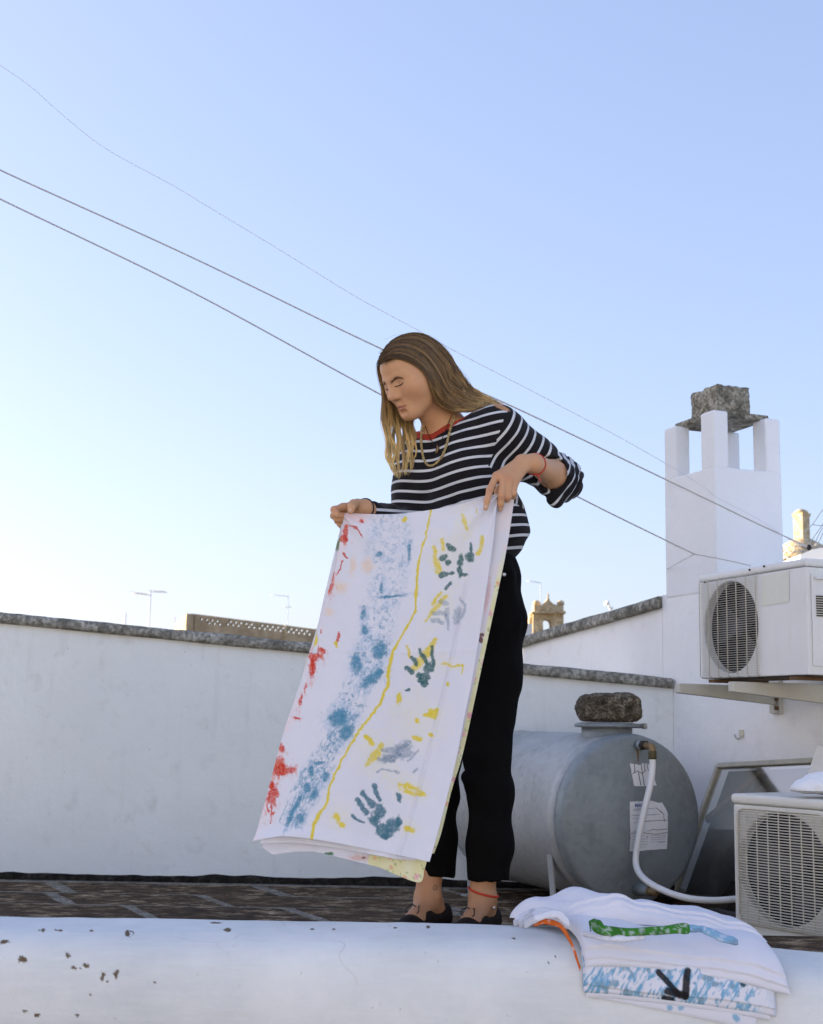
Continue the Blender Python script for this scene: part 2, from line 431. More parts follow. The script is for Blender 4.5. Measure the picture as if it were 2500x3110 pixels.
# ---------------------------------------------------------------- chimney pot standing on the house corner
def tparam(px, off=0.0):
    k = (px - W0 / 2) / FPX                      # approx. X/Y on the horizon plane, good enough for plan
    lo, hi = -3.0, 3.0
    for _ in range(50):
        m = (lo + hi) / 2
        if PX(HW(m, 1.2, off)[None])[0][0] < px: lo = m
        else: hi = m
    return (lo + hi) / 2
ch = empty('roof_chimney', tuple(HW(0.1, HZ)), 'square white chimney with four corner posts under a stone cap', 'chimney')
c0, c1 = tparam(2024, 0.0), tparam(2178, 0.0); CD = 0.365; OFF = 0.004
zt = [P(2178, 1243, HW(c1, 0)[1])[2]]; ZT = zt[0]
ZO = P(2178, 1415, HW(c1, 0)[1])[2]             # sill of the openings
bevel(hbox('chimney_shaft', c0, c1, HZ - 0.02, ZO, CD, M['chimney'], ch, OFF), 0.010, 3)
pw = (c1 - c0) * 0.255
def post(tc0, tc1, o0, o1, z1, taper):
    bm = bmesh.new()
    lo = [HW(tc0, ZO - 0.01, o0), HW(tc1, ZO - 0.01, o0), HW(tc1, ZO - 0.01, o1), HW(tc0, ZO - 0.01, o1)]
    hi = [HW(tc0, z1, o0), HW(tc1, z1, o0), HW(tc1, z1, o1), HW(tc0, z1, o1)]
    bm_prism(bm, lo, hi); return bevel(from_bm('corner_post', bm, M['chimney'], ch), 0.012, 3)
pd = CD * 0.225
for (ta, tb) in ((c0, c0 + pw * 0.95), (c1 - pw, c1)):
    for (oa, ob) in ((OFF - 0.0005, OFF - pd), (OFF - CD + pd, OFF - CD + 0.0005)):
        post(ta, tb, oa, ob, ZT - (0.0 if (tb == c1 and oa > ob and oa > OFF - 0.01) else 0.010), 0)
# slab cap and stone block
bm = bmesh.new(); e = -0.018
lo = [HW(c0 - e, ZT - 0.060, OFF + e), HW(c1 + e, ZT - 0.060, OFF + e), HW(c1 + e, ZT - 0.060, OFF - CD - e), HW(c0 - e, ZT - 0.060, OFF - CD - e)]
cap_plan = [HW(c0 + 0.035, 0, OFF - 0.040), HW(c1 - 0.045, 0, OFF - 0.040), HW(c1 - 0.045, 0, OFF - CD + 0.030), HW(c0 + 0.035, 0, OFF - CD + 0.030)]
bm = bmesh.new(); bm_prism(bm, [(*p[:2], ZT - 0.0125) for p in cap_plan], [(*p[:2], ZT + 0.014) for p in cap_plan])
bevel(from_bm('stone_cap', bm, M['capstone'], ch), 0.006)
def rough_block(name, corners_lo, z0, z1, mat, parent, seed, amp=0.012, cuts=14, rnd=0.0):
    bm = bmesh.new(); bm_prism(bm, [(*p[:2], z0) for p in corners_lo], [(*p[:2], z1) for p in corners_lo])
    bmesh.ops.subdivide_edges(bm, edges=bm.edges[:], cuts=cuts, use_grid_fill=True)
    cen = sum((v.co for v in bm.verts), Vector()) / len(bm.verts)
    for v in bm.verts:
        d = (v.co - cen)
        if rnd > 0:
            v.co = cen + d * (1 - rnd * max(0, d.length / max(1e-6, max((w.co - cen).length for w in list(bm.verts)[:8])) - 0.72))
        p = v.co * 14 + Vector((seed, seed * 2, 0))
        v.co += d.normalized() * amp * (mnoise.noise(p) + 0.6 * mnoise.noise(p * 2.7) + 0.35 * mnoise.noise(p * 6.1))
    return from_bm(name, bm, mat, parent, True)
tm, om = (c0 + c1) / 2, OFF - CD / 2
bl = 0.108
bp = [HW(tm - bl, 0, om + bl * 0.82), HW(tm + bl, 0, om + bl * 0.82), HW(tm + bl, 0, om - bl * 0.82), HW(tm - bl, 0, om - bl * 0.82)]
tag(rough_block('cap_block', bp, ZT + 0.010, ZT + 0.150, M['capstone'], None, 3, 0.010), 'squared lichened stone block weighing down the chimney cap', 'stone')

# ================================================================= the low white wall in front
def wall_dz(X): return 0.036 - 0.026 * sm01(0.35, 1.0, X)
def low_wall():
    nx, npf = 900, 250
    xs = np.r_[-2.6, np.linspace(-1.32, 1.32, nx - 2), 2.6]
    yb = 3.60 - 0.055 * (xs + 1.15) - 0.018 * np.clip(xs - 0.5, 0, 9) * 2       # back edge
    wdt = 0.30
    prof = []
    for s in np.linspace(0, 1, npf):
        prof.append(s)
    # profile in (u: towards us, v: up): back foot, up, rounded shoulder, top, big round nose, front face
    path = spline(np.array([(0.0, -0.14), (0.0, -0.02), (0.006, 0.022), (0.030, 0.034), (0.12, 0.034), (0.21, 0.024), (0.268, -0.008), (0.294, -0.075), (0.300, -0.20), (0.304, -0.45), (0.308, -0.95)]), 16)
    seg = np.r_[0, np.cumsum(np.linalg.norm(np.diff(path, axis=0), axis=1))]
    q = np.r_[np.linspace(0, 0.80, npf - 6), np.linspace(0.9, seg[-1], 6)]
    pu = np.interp(q, seg, path[:, 0]); pv = np.interp(q, seg, path[:, 1])
    X = np.repeat(xs[:, None], npf, 1); Y = yb[:, None] - pu[None, :]; Z = np.repeat(pv[None, :], nx, 0)
    p = np.stack([X, Y, Z], -1)
    d = 0.006 * fbm(p * 3.0, 3) + 0.0022 * fbm(p * 14.0, 3)
    Z = Z + d; Y = Y - d * 0.8
    Z = Z + 0.006 * np.sin(X * 2.1 + 0.6)
    Z = Z - 0.014 * sm01(0.62, 1.1, X) + wall_dz(X) * sm01(-0.30, 0.0, np.repeat(pv[None, :], nx, 0))
    p = np.stack([X, Y, Z], -1).reshape(-1, 3)
    px = PX(p)
    # flaked paint spots where the photograph shows them
    m = np.zeros(len(p)); wob = 7 * fbm(np.c_[px / 11.0, np.zeros(len(px))], 3)
    for cx, cy, r1, r2 in ((125, 2826, 11, 3.5), (178, 2826, 7, 3), (280, 2827, 4, 1.5), (12, 2861, 10, 6), (70, 2917, 8, 7), (207, 2906, 6, 6), (225, 2940, 6, 3), (243, 2940, 2.5, 2.5), (262, 2932, 5, 4),
                            (312, 2965, 5, 8), (354, 2955, 5, 8), (325, 2981, 3, 3), (390, 2836, 9, 7), (397, 2829, 4, 3), (470, 2983, 3, 3), (275, 3020, 3, 3), (660, 2803, 12, 2.5), (692, 2824, 7, 3),
                            (950, 2822, 4, 2), (1014, 2822, 3, 1.5), (1200, 2818, 4, 1.5), (75, 3070, 7, 3), (110, 3085, 6, 3), (235, 3085, 4, 3), (1300, 2815, 3, 2), (1560, 2850, 3, 2), (1667, 2925, 3, 3), (1686, 2905, 2, 2), (2330, 2903, 3, 3)):
        dd = np.sqrt(((px[:, 0] - cx) / r1 / 1.35) ** 2 + ((px[:, 1] - cy) / r2 / 1.35) ** 2) + 0.22 * wob
        m = np.maximum(m, sm01(1.25, 0.8, dd))
    hair = 99 + np.abs(px[:, 0] - (1135 + 8 * np.sin((px[:, 1] - 2830) / 30.0) + 0.10 * (px[:, 1] - 2850))) 
    crack = sm01(2.2, 0.8, hair) * (px[:, 1] > 2840) * (px[:, 1] < 2950) * 0.35
    g = NT('low wall limewash'); c = g.coord()
    col = g.mix(g.ramp(g.noise(c, 2.2, 6, 0.65), [(0.32, 0), (0.68, 1)]), (0.60, 0.62, 0.625), (0.76, 0.765, 0.76))
    br = g.noise(g.mapping(c, (2.0, 14, 14)), 5.0, 5, 0.7); col = g.mix(g.math('MULTIPLY', g.ramp(br, [(0.45, 0), (0.65, 1)]), 0.22), col, (0.80, 0.80, 0.79))
    wv = g.n('VectorMath', operation='MULTIPLY_ADD'); g.l(g.n('TexNoise').outputs['Color'], wv.inputs[0]); wv.inputs[1].default_value = (0.35, 0.35, 0.35); g.l(c, wv.inputs[2])
    ck = g.voro(wv.outputs[0], 2.1, 'DISTANCE_TO_EDGE'); ckm = g.math('MULTIPLY', g.ramp(ck, [(0.0, 1.0), (0.006, 0.0)]), g.ramp(g.noise(c, 1.9, 2), [(0.50, 0.0), (0.62, 0.45)])); col = g.mix(ckm, col, (0.33, 0.31, 0.27))
    st = g.noise(g.mapping(c, (1.2, 1.2, 6)), 3.0, 6, 0.7)
    col = g.mix(g.math('MULTIPLY', g.ramp(st, [(0.55, 0), (0.80, 1)]), 0.30), col, (0.55, 0.52, 0.45))
    col = g.mix(g.ramp(g.noise(c, 60, 2), [(0.72, 0.0), (0.78, 0.5)]), col, (0.42, 0.38, 0.30))
    col = g.mix(g.attr('chip', 'Fac'), col, (0.13, 0.095, 0.055))
    h = g.math('SUBTRACT', g.math('ADD', g.noise(c, 18, 5, 0.6), g.math('MULTIPLY', g.noise(c, 130, 3), 0.3)), g.math('MULTIPLY', g.attr('chip', 'Fac'), 0.8))
    mat = g.bsdf(col, 0.82, 0, 0.3, g.bump(h, 0.35, 0.005))
    o = fast_mesh('front_low_wall', p, grid_faces(nx, npf), mat, None, {'chip': np.maximum(m, crack)})
    return tag(o, 'low rounded white wall with flaked paint running along the bottom of the picture', 'wall')
low_wall()
# block out of view on the left, added so that its shade covers the terrace
nb = empty('added_shade_block', (-16, 11, -4.6), 'unseen tall white block added to shade the terrace', 'house')
bm = bmesh.new(); bm_box(bm, -20, -16, 8.3, 14.4, -4.6, 6.0); from_bm('wall', bm, M['house'], nb)
bm = bmesh.new(); bm_box(bm, -20.1, -15.9, 8.2, 14.5, 6.004, 6.1); from_bm('coping', bm, M['coping'], nb)
# unseen house behind the camera, added so its sunlit wall bounces warm light
oh = empty('added_bounce_house', (0, -7, -4.6), 'unseen sunlit white house added behind the camera to bounce light', 'house')
bm = bmesh.new(); bm_box(bm, -9.0, 9.0, -14.0, -8.5, -4.6, 3.7); from_bm('wall', bm, M['house'], oh)
bm = bmesh.new(); bm_box(bm, -9.1, 9.1, -14.1, -8.4, 3.704, 3.82); from_bm('coping', bm, M['coping'], oh)
# unseen lower terrace around the camera, added to bounce light upwards
bm = bmesh.new(); bm_box(bm, -9.0, 9.0, -14.0, 3.28, -1.15, -0.95); tag(from_bm('added_bounce_terrace', bm, stone('terrace screed', (0.30, 0.29, 0.27), (0.42, 0.41, 0.39), (0.52, 0.51, 0.49), 0.4, 0.3)), kind='structure')
# ================================================================= galvanised water tank
def galvanised(name, base, rust=0.25):
    g = NT(name); c = g.coord()
    sp = g.voro(c, 46, 'F1', 'Color'); bw = g.n('RGBToBW'); g.l(sp, bw.inputs[0])
    n = g.noise(c, 4.5, 6, 0.65); n2 = g.noise(c, 26, 5, 0.6)
    col = g.mix(bw.outputs[0], tuple(x * 0.88 for x in base), tuple(min(1, x * 1.10) for x in base))
    col = g.mix(g.ramp(n, [(0.42, 0.0), (0.70, 0.8)]), col, tuple(x * 1.28 for x in base))
    col = g.mix(g.ramp(n2, [(0.60, 0.0), (0.78, 0.55)]), col, tuple(x * 0.62 for x in base))
    col = g.mix(g.math('MULTIPLY', g.ramp(g.noise(c, 9, 6, 0.7, 1.0), [(0.62, 0), (0.75, 1)]), rust), col, (0.16, 0.11, 0.07))
    ro = g.ramp(n2, [(0.3, 0.48), (0.7, 0.66)])
    return g.bsdf(col, ro, 0.35, 0.4, g.bump(g.math('ADD', n2, g.math('MULTIPLY', bw.outputs[0], 0.3)), 0.12, 0.003))
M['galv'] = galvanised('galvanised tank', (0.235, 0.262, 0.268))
M['galv2'] = galvanised('galvanised lit chalky side', (0.38, 0.385, 0.375), 0.4)  # lighter than the front end: grazing light and chalk put into the colour
M['dark_iron'] = plain('dark iron', (0.030, 0.022, 0.016), 0.7, 0.2, var=0.4)
M['brass'] = plain('dull brass', (0.26, 0.175, 0.085), 0.5, 0.5, var=0.3, scale=60)
M['olive'] = plain('olive fitting', (0.105, 0.085, 0.035), 0.6, 0.2, var=0.3)
M['hose'] = plain('white hose', (0.74, 0.74, 0.74), 0.42, var=0.05, bump=0.05)
M['paper'] = plain('torn paper', (0.74, 0.75, 0.76), 0.85, var=0.08, scale=60, bump=0.5, bscale=40)
M['ink'] = plain('grey print', (0.36, 0.39, 0.45), 0.9, bump=0)
M['blue_ink'] = plain('blue print', (0.035, 0.09, 0.30), 0.8, bump=0)
M['gap'] = plain('paper crack', (0.10, 0.09, 0.07), 0.9, bump=0)
YT = 5.2; RT = 0.324; LT = 0.93
tc = P(1921, 2489, YT); ta = np.array([-math.sin(R(25.8)), math.cos(R(25.8)), 0.0]); tu = np.array([0, 0, 1.0]); tr = nrm(np.cross(ta, tu))     # tr: to the right on the front disc
tank = empty('water_tank', (tc[0], tc[1], FZ), 'horizontal grey galvanised water tank on short legs behind the black trousers', 'water tank')
prof = [(-0.034 * (1 - (q / RT) ** 2), q) for q in np.linspace(0.002, RT * 0.93, 10)]
prof += [(-0.002, RT * 0.965), (0.006, RT * 0.988), (0.018, RT), (0.030, RT * 1.006), (0.036, RT * 1.010), (0.041, RT * 1.004), (0.052, RT * 0.997)]
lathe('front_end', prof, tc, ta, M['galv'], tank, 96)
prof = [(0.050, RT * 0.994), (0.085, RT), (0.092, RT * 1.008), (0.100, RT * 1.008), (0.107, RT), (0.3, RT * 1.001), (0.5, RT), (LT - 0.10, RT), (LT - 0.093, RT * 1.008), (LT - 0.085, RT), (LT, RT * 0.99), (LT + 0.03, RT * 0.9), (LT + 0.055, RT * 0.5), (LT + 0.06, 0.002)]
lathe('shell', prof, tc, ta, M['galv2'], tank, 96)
ns = 0.17; nb_ = tc + ta * ns + tu * (RT - 0.066)
lathe('manhole_neck', [(0, 0.106), (0.045, 0.103), (0.05, 0.101), (0.093, 0.101), (0.095, 0.098)], nb_, tu, M['galv'], tank, 48)
lid = lathe('lid', [(0.0935, 0.112), (0.097, 0.118), (0.104, 0.118), (0.109, 0.110), (0.111, 0.003)], nb_, tu, M['galv2'], tank, 48)
th = np.linspace(0, 2 * math.pi, 49)[:-1]
tube('clamp_ring', nb_ + np.stack([0.121 * np.cos(th), 0.121 * np.sin(th), np.full(48, 0.098)], -1), 0.0085, M['galv'], lid, 8, True)
b0 = nb_ + np.array([0.120, -0.03, 0.098]); tube('clamp_bolt', [b0 - np.array([0.05, 0.012, 0]), b0 + np.array([0.02, 0.004, 0])], 0.009, M['galv'], lid, 8)
tube('bolt_head', [b0 + np.array([0.02, 0.004, 0]), b0 + np.array([0.034, 0.007, 0])], 0.013, M['galv2'], lid, 6)
# legs: bent angle irons
for s, al in ((-1, 0.13), (1, 0.13), (-1, LT - 0.13), (1, LT - 0.13)):
    a0 = tc + ta * al
    p1 = a0 + tr * s * RT * 0.80 - tu * RT * 0.60 + tr * s * 0.008; p1b = a0 + tr * s * RT * 0.84 - tu * RT * 0.42 + tr * s * 0.02
    p2 = a0 + tr * s * RT * 0.84; p2[2] = FZ + 0.005
    lm = M['galv2'] if s < 0 else M['dark_iron']
    o = strap('leg', [p1b, p1 * 0.7 + p2 * 0.3 + tr * s * 0.012, p2], 0.034, 0.006, lm, tank, ta)
    strap('foot', [p2 - tr * s * 0.03, p2 + tr * s * 0.035], 0.05, 0.006, lm, o, ta)
    strap('brace', [p1 * 0.6 + p2 * 0.4, a0 + tr * s * 0.10 - tu * (RT + 0.004)], 0.024, 0.005, M['dark_iron'], o, ta)
# paper notices stuck on the front disc
def disc(u, v, lift=0.0):
    r2 = (u * u + v * v) / RT ** 2
    return tc + tr * u + tu * v - ta * (0.034 * max(0, 1 - r2) + lift)
def disc_px(px, py):
    """photograph pixel -> (u, v) on the disc plane"""
    d = ray(px, py); o = np.array([0, 0, CAM_Z]); nrm_ = -ta; q = tc - ta * 0.02
    t = np.dot(q - o, nrm_) / np.dot(d, nrm_); p = o + d * t - tc; return np.dot(p, tr), np.dot(p, tu)
def disc_poly(name, pxs, lift, mat, parent, sub=7):
    uv = np.array([disc_px(*q) for q in pxs]); n = len(uv)
    dense = []
    for i in range(n):
        for t in np.arange(sub) / sub: dense.append(uv[i] * (1 - t) + uv[(i + 1) % n] * t + (RNG.uniform(-1, 1, 2) * 0.0011 if t > 0 and sub > 3 else 0))
    V = [disc(u, v, lift) for u, v in dense]; m = len(V); c = np.mean(dense, 0); V.append(disc(*c, lift))
    return mesh(name, V, [(i, (i + 1) % m, m) for i in range(m)], mat, parent)
n1 = disc_poly('paper_notice', [(1912, 2319), (1932, 2320), (1940, 2324), (1950, 2318), (1966, 2319), (1972, 2323), (1983, 2318), (1983, 2345), (1988, 2352), (1985, 2366), (1991, 2386), (1955, 2387), (1921, 2387), (1917, 2362)], 0.003, M['paper'], tank)
for l in (((1925, 2320), (1926, 2336), (1924, 2345)), ((1946, 2320), (1948, 2345), (1952, 2386)), ((1956, 2319), (1957, 2343)), ((1964, 2320), (1967, 2341)), ((1918, 2350), (1934, 2341), (1946, 2349), (1960, 2340)), ((1936, 2345), (1941, 2384))):
    tube('crack', [disc(*disc_px(*q), 0.0036) for q in l], 0.0013, M['gap'], n1, 4)
n2_ = disc_poly('paper_notice', [(1906, 2434), (1940, 2433), (1958, 2431), (1975, 2432), (1995, 2438), (2006, 2436), (2013, 2449), (2023, 2466), (2024, 2520), (2023, 2578), (1965, 2581), (1906, 2585), (1908, 2540), (1906, 2500)], 0.003, M['paper'], tank)
disc_poly('print_block', [(1921, 2441), (1957, 2440), (1957, 2449), (1921, 2450)], 0.0045, M['blue_ink'], n2_, 2)
for (x0, x1, y, h) in ((1918, 1982, 2455.5, 2), (1914, 1946, 2460, 1.6), (1912, 1985, 2474, 2.2), (1960, 1996, 2473, 1.6), (1912, 1958, 2484, 1.2), (1916, 1940, 2497, 1.2), (1914, 1940, 2523, 1.8), (1958, 1972, 2522, 2.4), (1912, 1948, 2538, 1.4), (1968, 2020, 2537, 1.6), (1968, 2018, 2543, 1.6), (1970, 2016, 2549, 1.3), (1912, 1962, 2548, 1.2), (1912, 1960, 2556, 1.2), (1968, 2012, 2556, 1.2), (1912, 1962, 2564, 1.2), (1996, 2018, 2556, 2.4), (1912, 1955, 2572, 1.2)):
    disc_poly('print_line', [(x0, y), (x1, y - 1.5), (x1, y - 1.5 + h), (x0, y + h)], 0.0042, M['ink'], n2_, 1)
for l in (((1945, 2494), (1980, 2492), (2022, 2490)), ((1972, 2518), (1990, 2520), (2022, 2517)), ((1946, 2528), (1985, 2533), (2022, 2528)), ((1908, 2530), (1930, 2528)), ((2000, 2465), (2010, 2470), (2012, 2495)), ((1985, 2452), (2005, 2466)), ((1955, 2543), (1962, 2538))):
    tube('crack', [disc(*disc_px(*q), 0.0040) for q in l], 0.0010, M['gap'], n2_, 4)
fc = bpy.data.curves.new('lettering', 'FONT'); fc.body = 'CORDI'; fc.size = 0.0118; fc.extrude = 0.0002
fo = bpy.data.objects.new('lettering_tmp', fc); COL.objects.link(fo); dg = bpy.context.evaluated_depsgraph_get(); me = bpy.data.meshes.new_from_object(fo.evaluated_get(dg)); bpy.data.objects.remove(fo)
lm_ = Matrix((( *tr, 0), (*tu, 0), (*(-ta), 0), (0, 0, 0, 1))).transposed(); lm_.translation = Vector(disc(*disc_px(1923.5, 2448.6), 0.0056))
me.transform(lm_); me.materials.append(M['paper']) if not me.materials else None
link(me, 'lettering', None, n2_)
# inlet elbow, hose, drain valve
f0 = disc(*disc_px(1943, 2263), 0); out = -ta
inl = tube('inlet_boss', [f0, f0 + out * 0.03], 0.020, M['galv'], tank, 14)
tube('rusty_nut', [f0 + out * 0.028, f0 + out * 0.052], 0.019, M['dark_iron'], inl, 6)
e1 = f0 + out * 0.05; e2 = P(1980, 2268, e1[1] - 0.05); e3 = P(1982, 2280, e2[1] - 0.002); e4 = P(1982, 2306, e3[1])
tube('brass_elbow', spline([e1, e1 * 0.4 + e2 * 0.6, e2, e3, e3 * 0.7 + e4 * 0.3], 4), 0.0125, M['brass'], inl, 12)
tube('hose_nut', [e3, e4], 0.0155, M['olive'], inl, 8)
for q in (0.3, 0.75): tube('nut_rim', [e3 * (1 - q) + e4 * q - np.array([0, 0, 0.002]), e3 * (1 - q) + e4 * q + np.array([0, 0, 0.002])], 0.0172, M['olive'], inl, 12)
yh = e4[1]
hp = [e4 + np.array([0, 0, 0.004]), P(1982, 2330, yh), P(1976, 2380, yh - 0.005), P(1962, 2440, yh - 0.008), P(1948, 2500, yh - 0.006), P(1937, 2560, yh), P(1931, 2610, yh + 0.002), P(1938, 2645, yh - 0.02), P(1962, 2674, yh - 0.07), P(2000, 2697, yh - 0.13), P(2045, 2716, yh - 0.17), P(2100, 2730, yh - 0.20), P(2170, 2735, yh - 0.21), P(2240, 2730, yh - 0.20), P(2300, 2722, yh - 0.10)]
tag(tube('white_hose', spline(hp, 10), 0.0122, M['hose'], None, 14), 'white hose curving from the tank elbow down to the lower air conditioner', 'hose')
# rust run under the inlet
disc_poly('rust_stain', [(1936, 2276), (1944, 2277), (1942, 2296), (1941, 2314), (1938, 2314), (1938, 2295)], 0.0015, plain('rust run', (0.20, 0.125, 0.055), 0.9, var=0.4), tank, 3)
v0 = disc(*disc_px(1938, 2700), 0)
vlv = tube('drain_valve', [v0, v0 + out * 0.04, v0 + out * 0.075], [0.024, 0.022, 0.015], M['galv'], tank, 14)
tube('valve_body', [v0 + out * 0.06, v0 + out * 0.11 + tr * 0.01], 0.017, M['brass'], vlv, 10)
tube('valve_pipe', [v0 + out * 0.09, v0 + out * 0.09 + tr * 0.10 - tu * 0.02], 0.016, M['dark_iron'], vlv, 10)
tube('valve_handle', [v0 + out * 0.085 + tu * 0.012, v0 + out * 0.085 + tu * 0.03 + tr * 0.035], 0.006, M['brass'], vlv, 6)
# the rock on the lid
def rock():
    bm = bmesh.new(); bmesh.ops.create_icosphere(bm, subdivisions=6, radius=1)
    c = nb_ + np.array([0.006, -0.01, 0.168]); hx, hy, hz = 0.130, 0.095, 0.0585
    co = np.array([v.co for v in bm.verts])
    def sgnpow(a, p): return np.sign(a) * np.abs(a) ** p
    k = (np.abs(co[:, 0]) ** 5 + np.abs(co[:, 1]) ** 5 + np.abs(co[:, 2]) ** 5) ** (-1 / 5)
    p = co * k[:, None]
    p[:, 0] *= 1 - 0.10 * (p[:, 2] > 0) * p[:, 2] - 0.07 * np.clip(-p[:, 2], 0, 1); p[:, 2] += 0.06 * p[:, 0] * (p[:, 2] > 0)
    q = p * np.array([hx, hy, hz])
    n = 0.013 * fbm(q * 11 + 3, 3) + 0.007 * fbm(q * 34, 3) + 0.004 * fbm(q * 95, 3); n -= 0.008 * np.clip(fbm(q * 60 + 9, 2) - 0.16, 0, 1) * 3
    q = q + co * n[:, None]; q[:, 2] = np.maximum(q[:, 2], -hz + 0.002 + 0.002 * fbm(q * 30, 2))
    for v, w in zip(bm.verts, q): v.co = Vector(w + c)
    return tag(from_bm('rock', bm, M['rock'], None, True), 'brown pitted rock lying on the lid of the water tank', 'rock')
rock()

# ================================================================= air conditioners
def acpaint(name, base, rust):
    g = NT(name); c = g.coord(); n = g.noise(c, 5, 5, 0.6); d = g.noise(g.mapping(c, (6, 6, 1.2)), 3, 5, 0.65)
    col = g.mix(g.ramp(n, [(0.35, 0.0), (0.7, 1.0)]), tuple(x * 0.94 for x in base), base)
    col = g.mix(g.math('MULTIPLY', g.ramp(d, [(0.55, 0), (0.8, 1)]), 0.28), col, (0.52, 0.50, 0.40))
    col = g.mix(g.math('MULTIPLY', g.ramp(g.noise(c, 24, 5, 0.7), [(0.68, 0), (0.76, 1)]), rust), col, (0.22, 0.13, 0.055))
    return g.bsdf(col, 0.5, 0, 0.4, g.bump(g.noise(c, 90, 3), 0.06, 0.002))
M['ac'] = acpaint('ac enamel', (0.72, 0.725, 0.71), 0.25); M['ac2'] = acpaint('yellowed enamel', (0.70, 0.695, 0.65), 0.2)
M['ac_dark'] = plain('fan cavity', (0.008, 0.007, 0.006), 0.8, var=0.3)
M['blade'] = plain('fan blade', (0.030, 0.030, 0.032), 0.55, var=0.1)
M['wire_rust'] = acpaint('grille wire rusting', (0.50, 0.47, 0.38), 0.9); M['wire_cream'] = plain('grille wire', (0.60, 0.575, 0.50), 0.5, var=0.1)
M['rust'] = plain('rusted steel', (0.115, 0.062, 0.026), 0.85, var=0.5, scale=60, bump=0.4)
M['grey_paint'] = plain('bracket paint', (0.52, 0.51, 0.44), 0.55, var=0.15, scale=18)
class Face:
    """local frame on a vertical face: u along, v up, w outward"""
    def __init__(s, o, u, w): s.o = np.asarray(o, float); s.u = nrm(u); s.w = nrm(w); s.v = np.array([0, 0, 1.0])
    def at(s, u, v, w=0.0): return s.o + s.u * u + s.v * v + s.w * w
    def uv(s, px, py, w=0.0):
        d = ray(px, py); c = np.array([0, 0, CAM_Z]); q = s.o + s.w * w
        t = np.dot(q - c, s.w) / np.dot(d, s.w); p = c + d * t - s.o; return np.dot(p, s.u), np.dot(p, s.v)
def casing(f, Wd, Ht, Dp, hole_c, hole_r, hole_n, mat, parent, rnd=0.014):
    """front sheet with a round opening, plus the other five sides"""
    n = 64; th_ = np.arange(n) * 2 * math.pi / n; V = []; F = []
    ring = [(hole_c[0] + hole_r * math.cos(t), hole_c[1] + hole_r * math.sin(t)) for t in th_]
    outer = []
    for t in th_:
        c_, s_ = math.cos(t), math.sin(t)
        kx = ((Wd - hole_c[0]) if c_ > 0 else -hole_c[0]) / c_ if abs(c_) > 1e-6 else 1e9
        ky = ((Ht - hole_c[1]) if s_ > 0 else -hole_c[1]) / s_ if abs(s_) > 1e-6 else 1e9
        k = min(kx, ky); outer.append([hole_c[0] + c_ * k, hole_c[1] + s_ * k])
    for cx, cy in ((0, 0), (Wd, 0), (Wd, Ht), (0, Ht)):      # snap nearest ring ray to every corner
        i = min(range(n), key=lambda j: (outer[j][0] - cx) ** 2 + (outer[j][1] - cy) ** 2); outer[i] = [cx, cy]
    for (a, b) in ring: V.append(f.at(a, b, 0))
    for (a, b) in outer: V.append(f.at(a, b, 0))
    for (a, b) in ring: V.append(f.at(a, b, -0.035))
    for (a, b) in outer: V.append(f.at(a, b, -Dp))
    for i in range(n):
        j = (i + 1) % n
        F.append((i, n + i, n + j, j)); F.append((2 * n + i, i, j, 2 * n + j)); F.append((n + i, 3 * n + i, 3 * n + j, n + j))
    F.append(tuple(3 * n + i for i in range(n - 1, -1, -1)))
    o = mesh('casing', V, F, mat, parent)
    return bevel(o, rnd, 3, 60)
def fan(f, c, r, parent):
    th_ = np.arange(48) * 2 * math.pi / 48
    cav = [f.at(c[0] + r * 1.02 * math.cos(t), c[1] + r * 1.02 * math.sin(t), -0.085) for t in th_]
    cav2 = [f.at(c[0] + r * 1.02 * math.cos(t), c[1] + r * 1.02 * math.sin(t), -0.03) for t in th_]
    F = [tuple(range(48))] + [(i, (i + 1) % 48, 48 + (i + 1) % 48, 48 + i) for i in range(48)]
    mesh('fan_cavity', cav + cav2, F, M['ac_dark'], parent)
    hub = lathe('fan', [(-0.075, r * 0.22), (-0.045, r * 0.22), (-0.040, r * 0.19), (-0.038, 0.002)], f.at(c[0], c[1], 0), f.w, M['blade'], parent, 24)
    for k in range(3):
        V = []; a0 = k * 2.094 + 0.4
        for i in range(9):
            for j in range(5):
                rr = r * (0.2 + 0.75 * j / 4); a = a0 + (i / 8) * (1.25 - 0.25 * j / 4)
                V.append(f.at(c[0] + rr * math.cos(a), c[1] + rr * math.sin(a), -0.075 + 0.030 * i / 8))
        mesh('fan_blade', V, grid_faces(9, 5), M['blade'], hub, True)
# ---- lower unit standing on the terrace
A = P(2233, 2836, 4.55); A[2] = FZ + 0.05
fl = Face(A, (0.575, -0.818, 0), (-0.818, -0.575, 0))
ac = empty('floor_air_conditioner', (A[0], A[1], FZ), 'cream air conditioner unit standing on the floor in front of the leaning glass panel', 'air conditioner')
Ht = fl.uv(2233, 2410)[1]; Wd = 0.76; Dp = 0.27
g0 = fl.uv(2256, 2446); g1 = fl.uv(2484, 2850)
u0, u1 = fl.uv(2256, 2640)[0], fl.uv(2484, 2640)[0]; vt, vb = Ht - 0.045, 0.045
cxx = (u0 + u1) / 2; cyy = (vt + vb) / 2; rf = min((vt - vb), 0.42) / 2 * 0.96
casing(fl, Wd, Ht - 0.034, Dp, (max(cxx, rf + 0.025), cyy), rf, 64, M['ac2'], ac)
bm = bmesh.new(); bm_frame(bm, fl.at(-0.006, Ht - 0.0325, 0.006), fl.u, -fl.w, fl.v, Wd + 0.012, Dp + 0.012, 0.0325)
bevel(from_bm('top_cover', bm, M['ac2'], ac), 0.012, 3)
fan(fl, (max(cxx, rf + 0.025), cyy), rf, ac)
gu0, gu1 = 0.024, 2 * max(cxx, rf + 0.025) - 0.024
paths = []
nh = 41
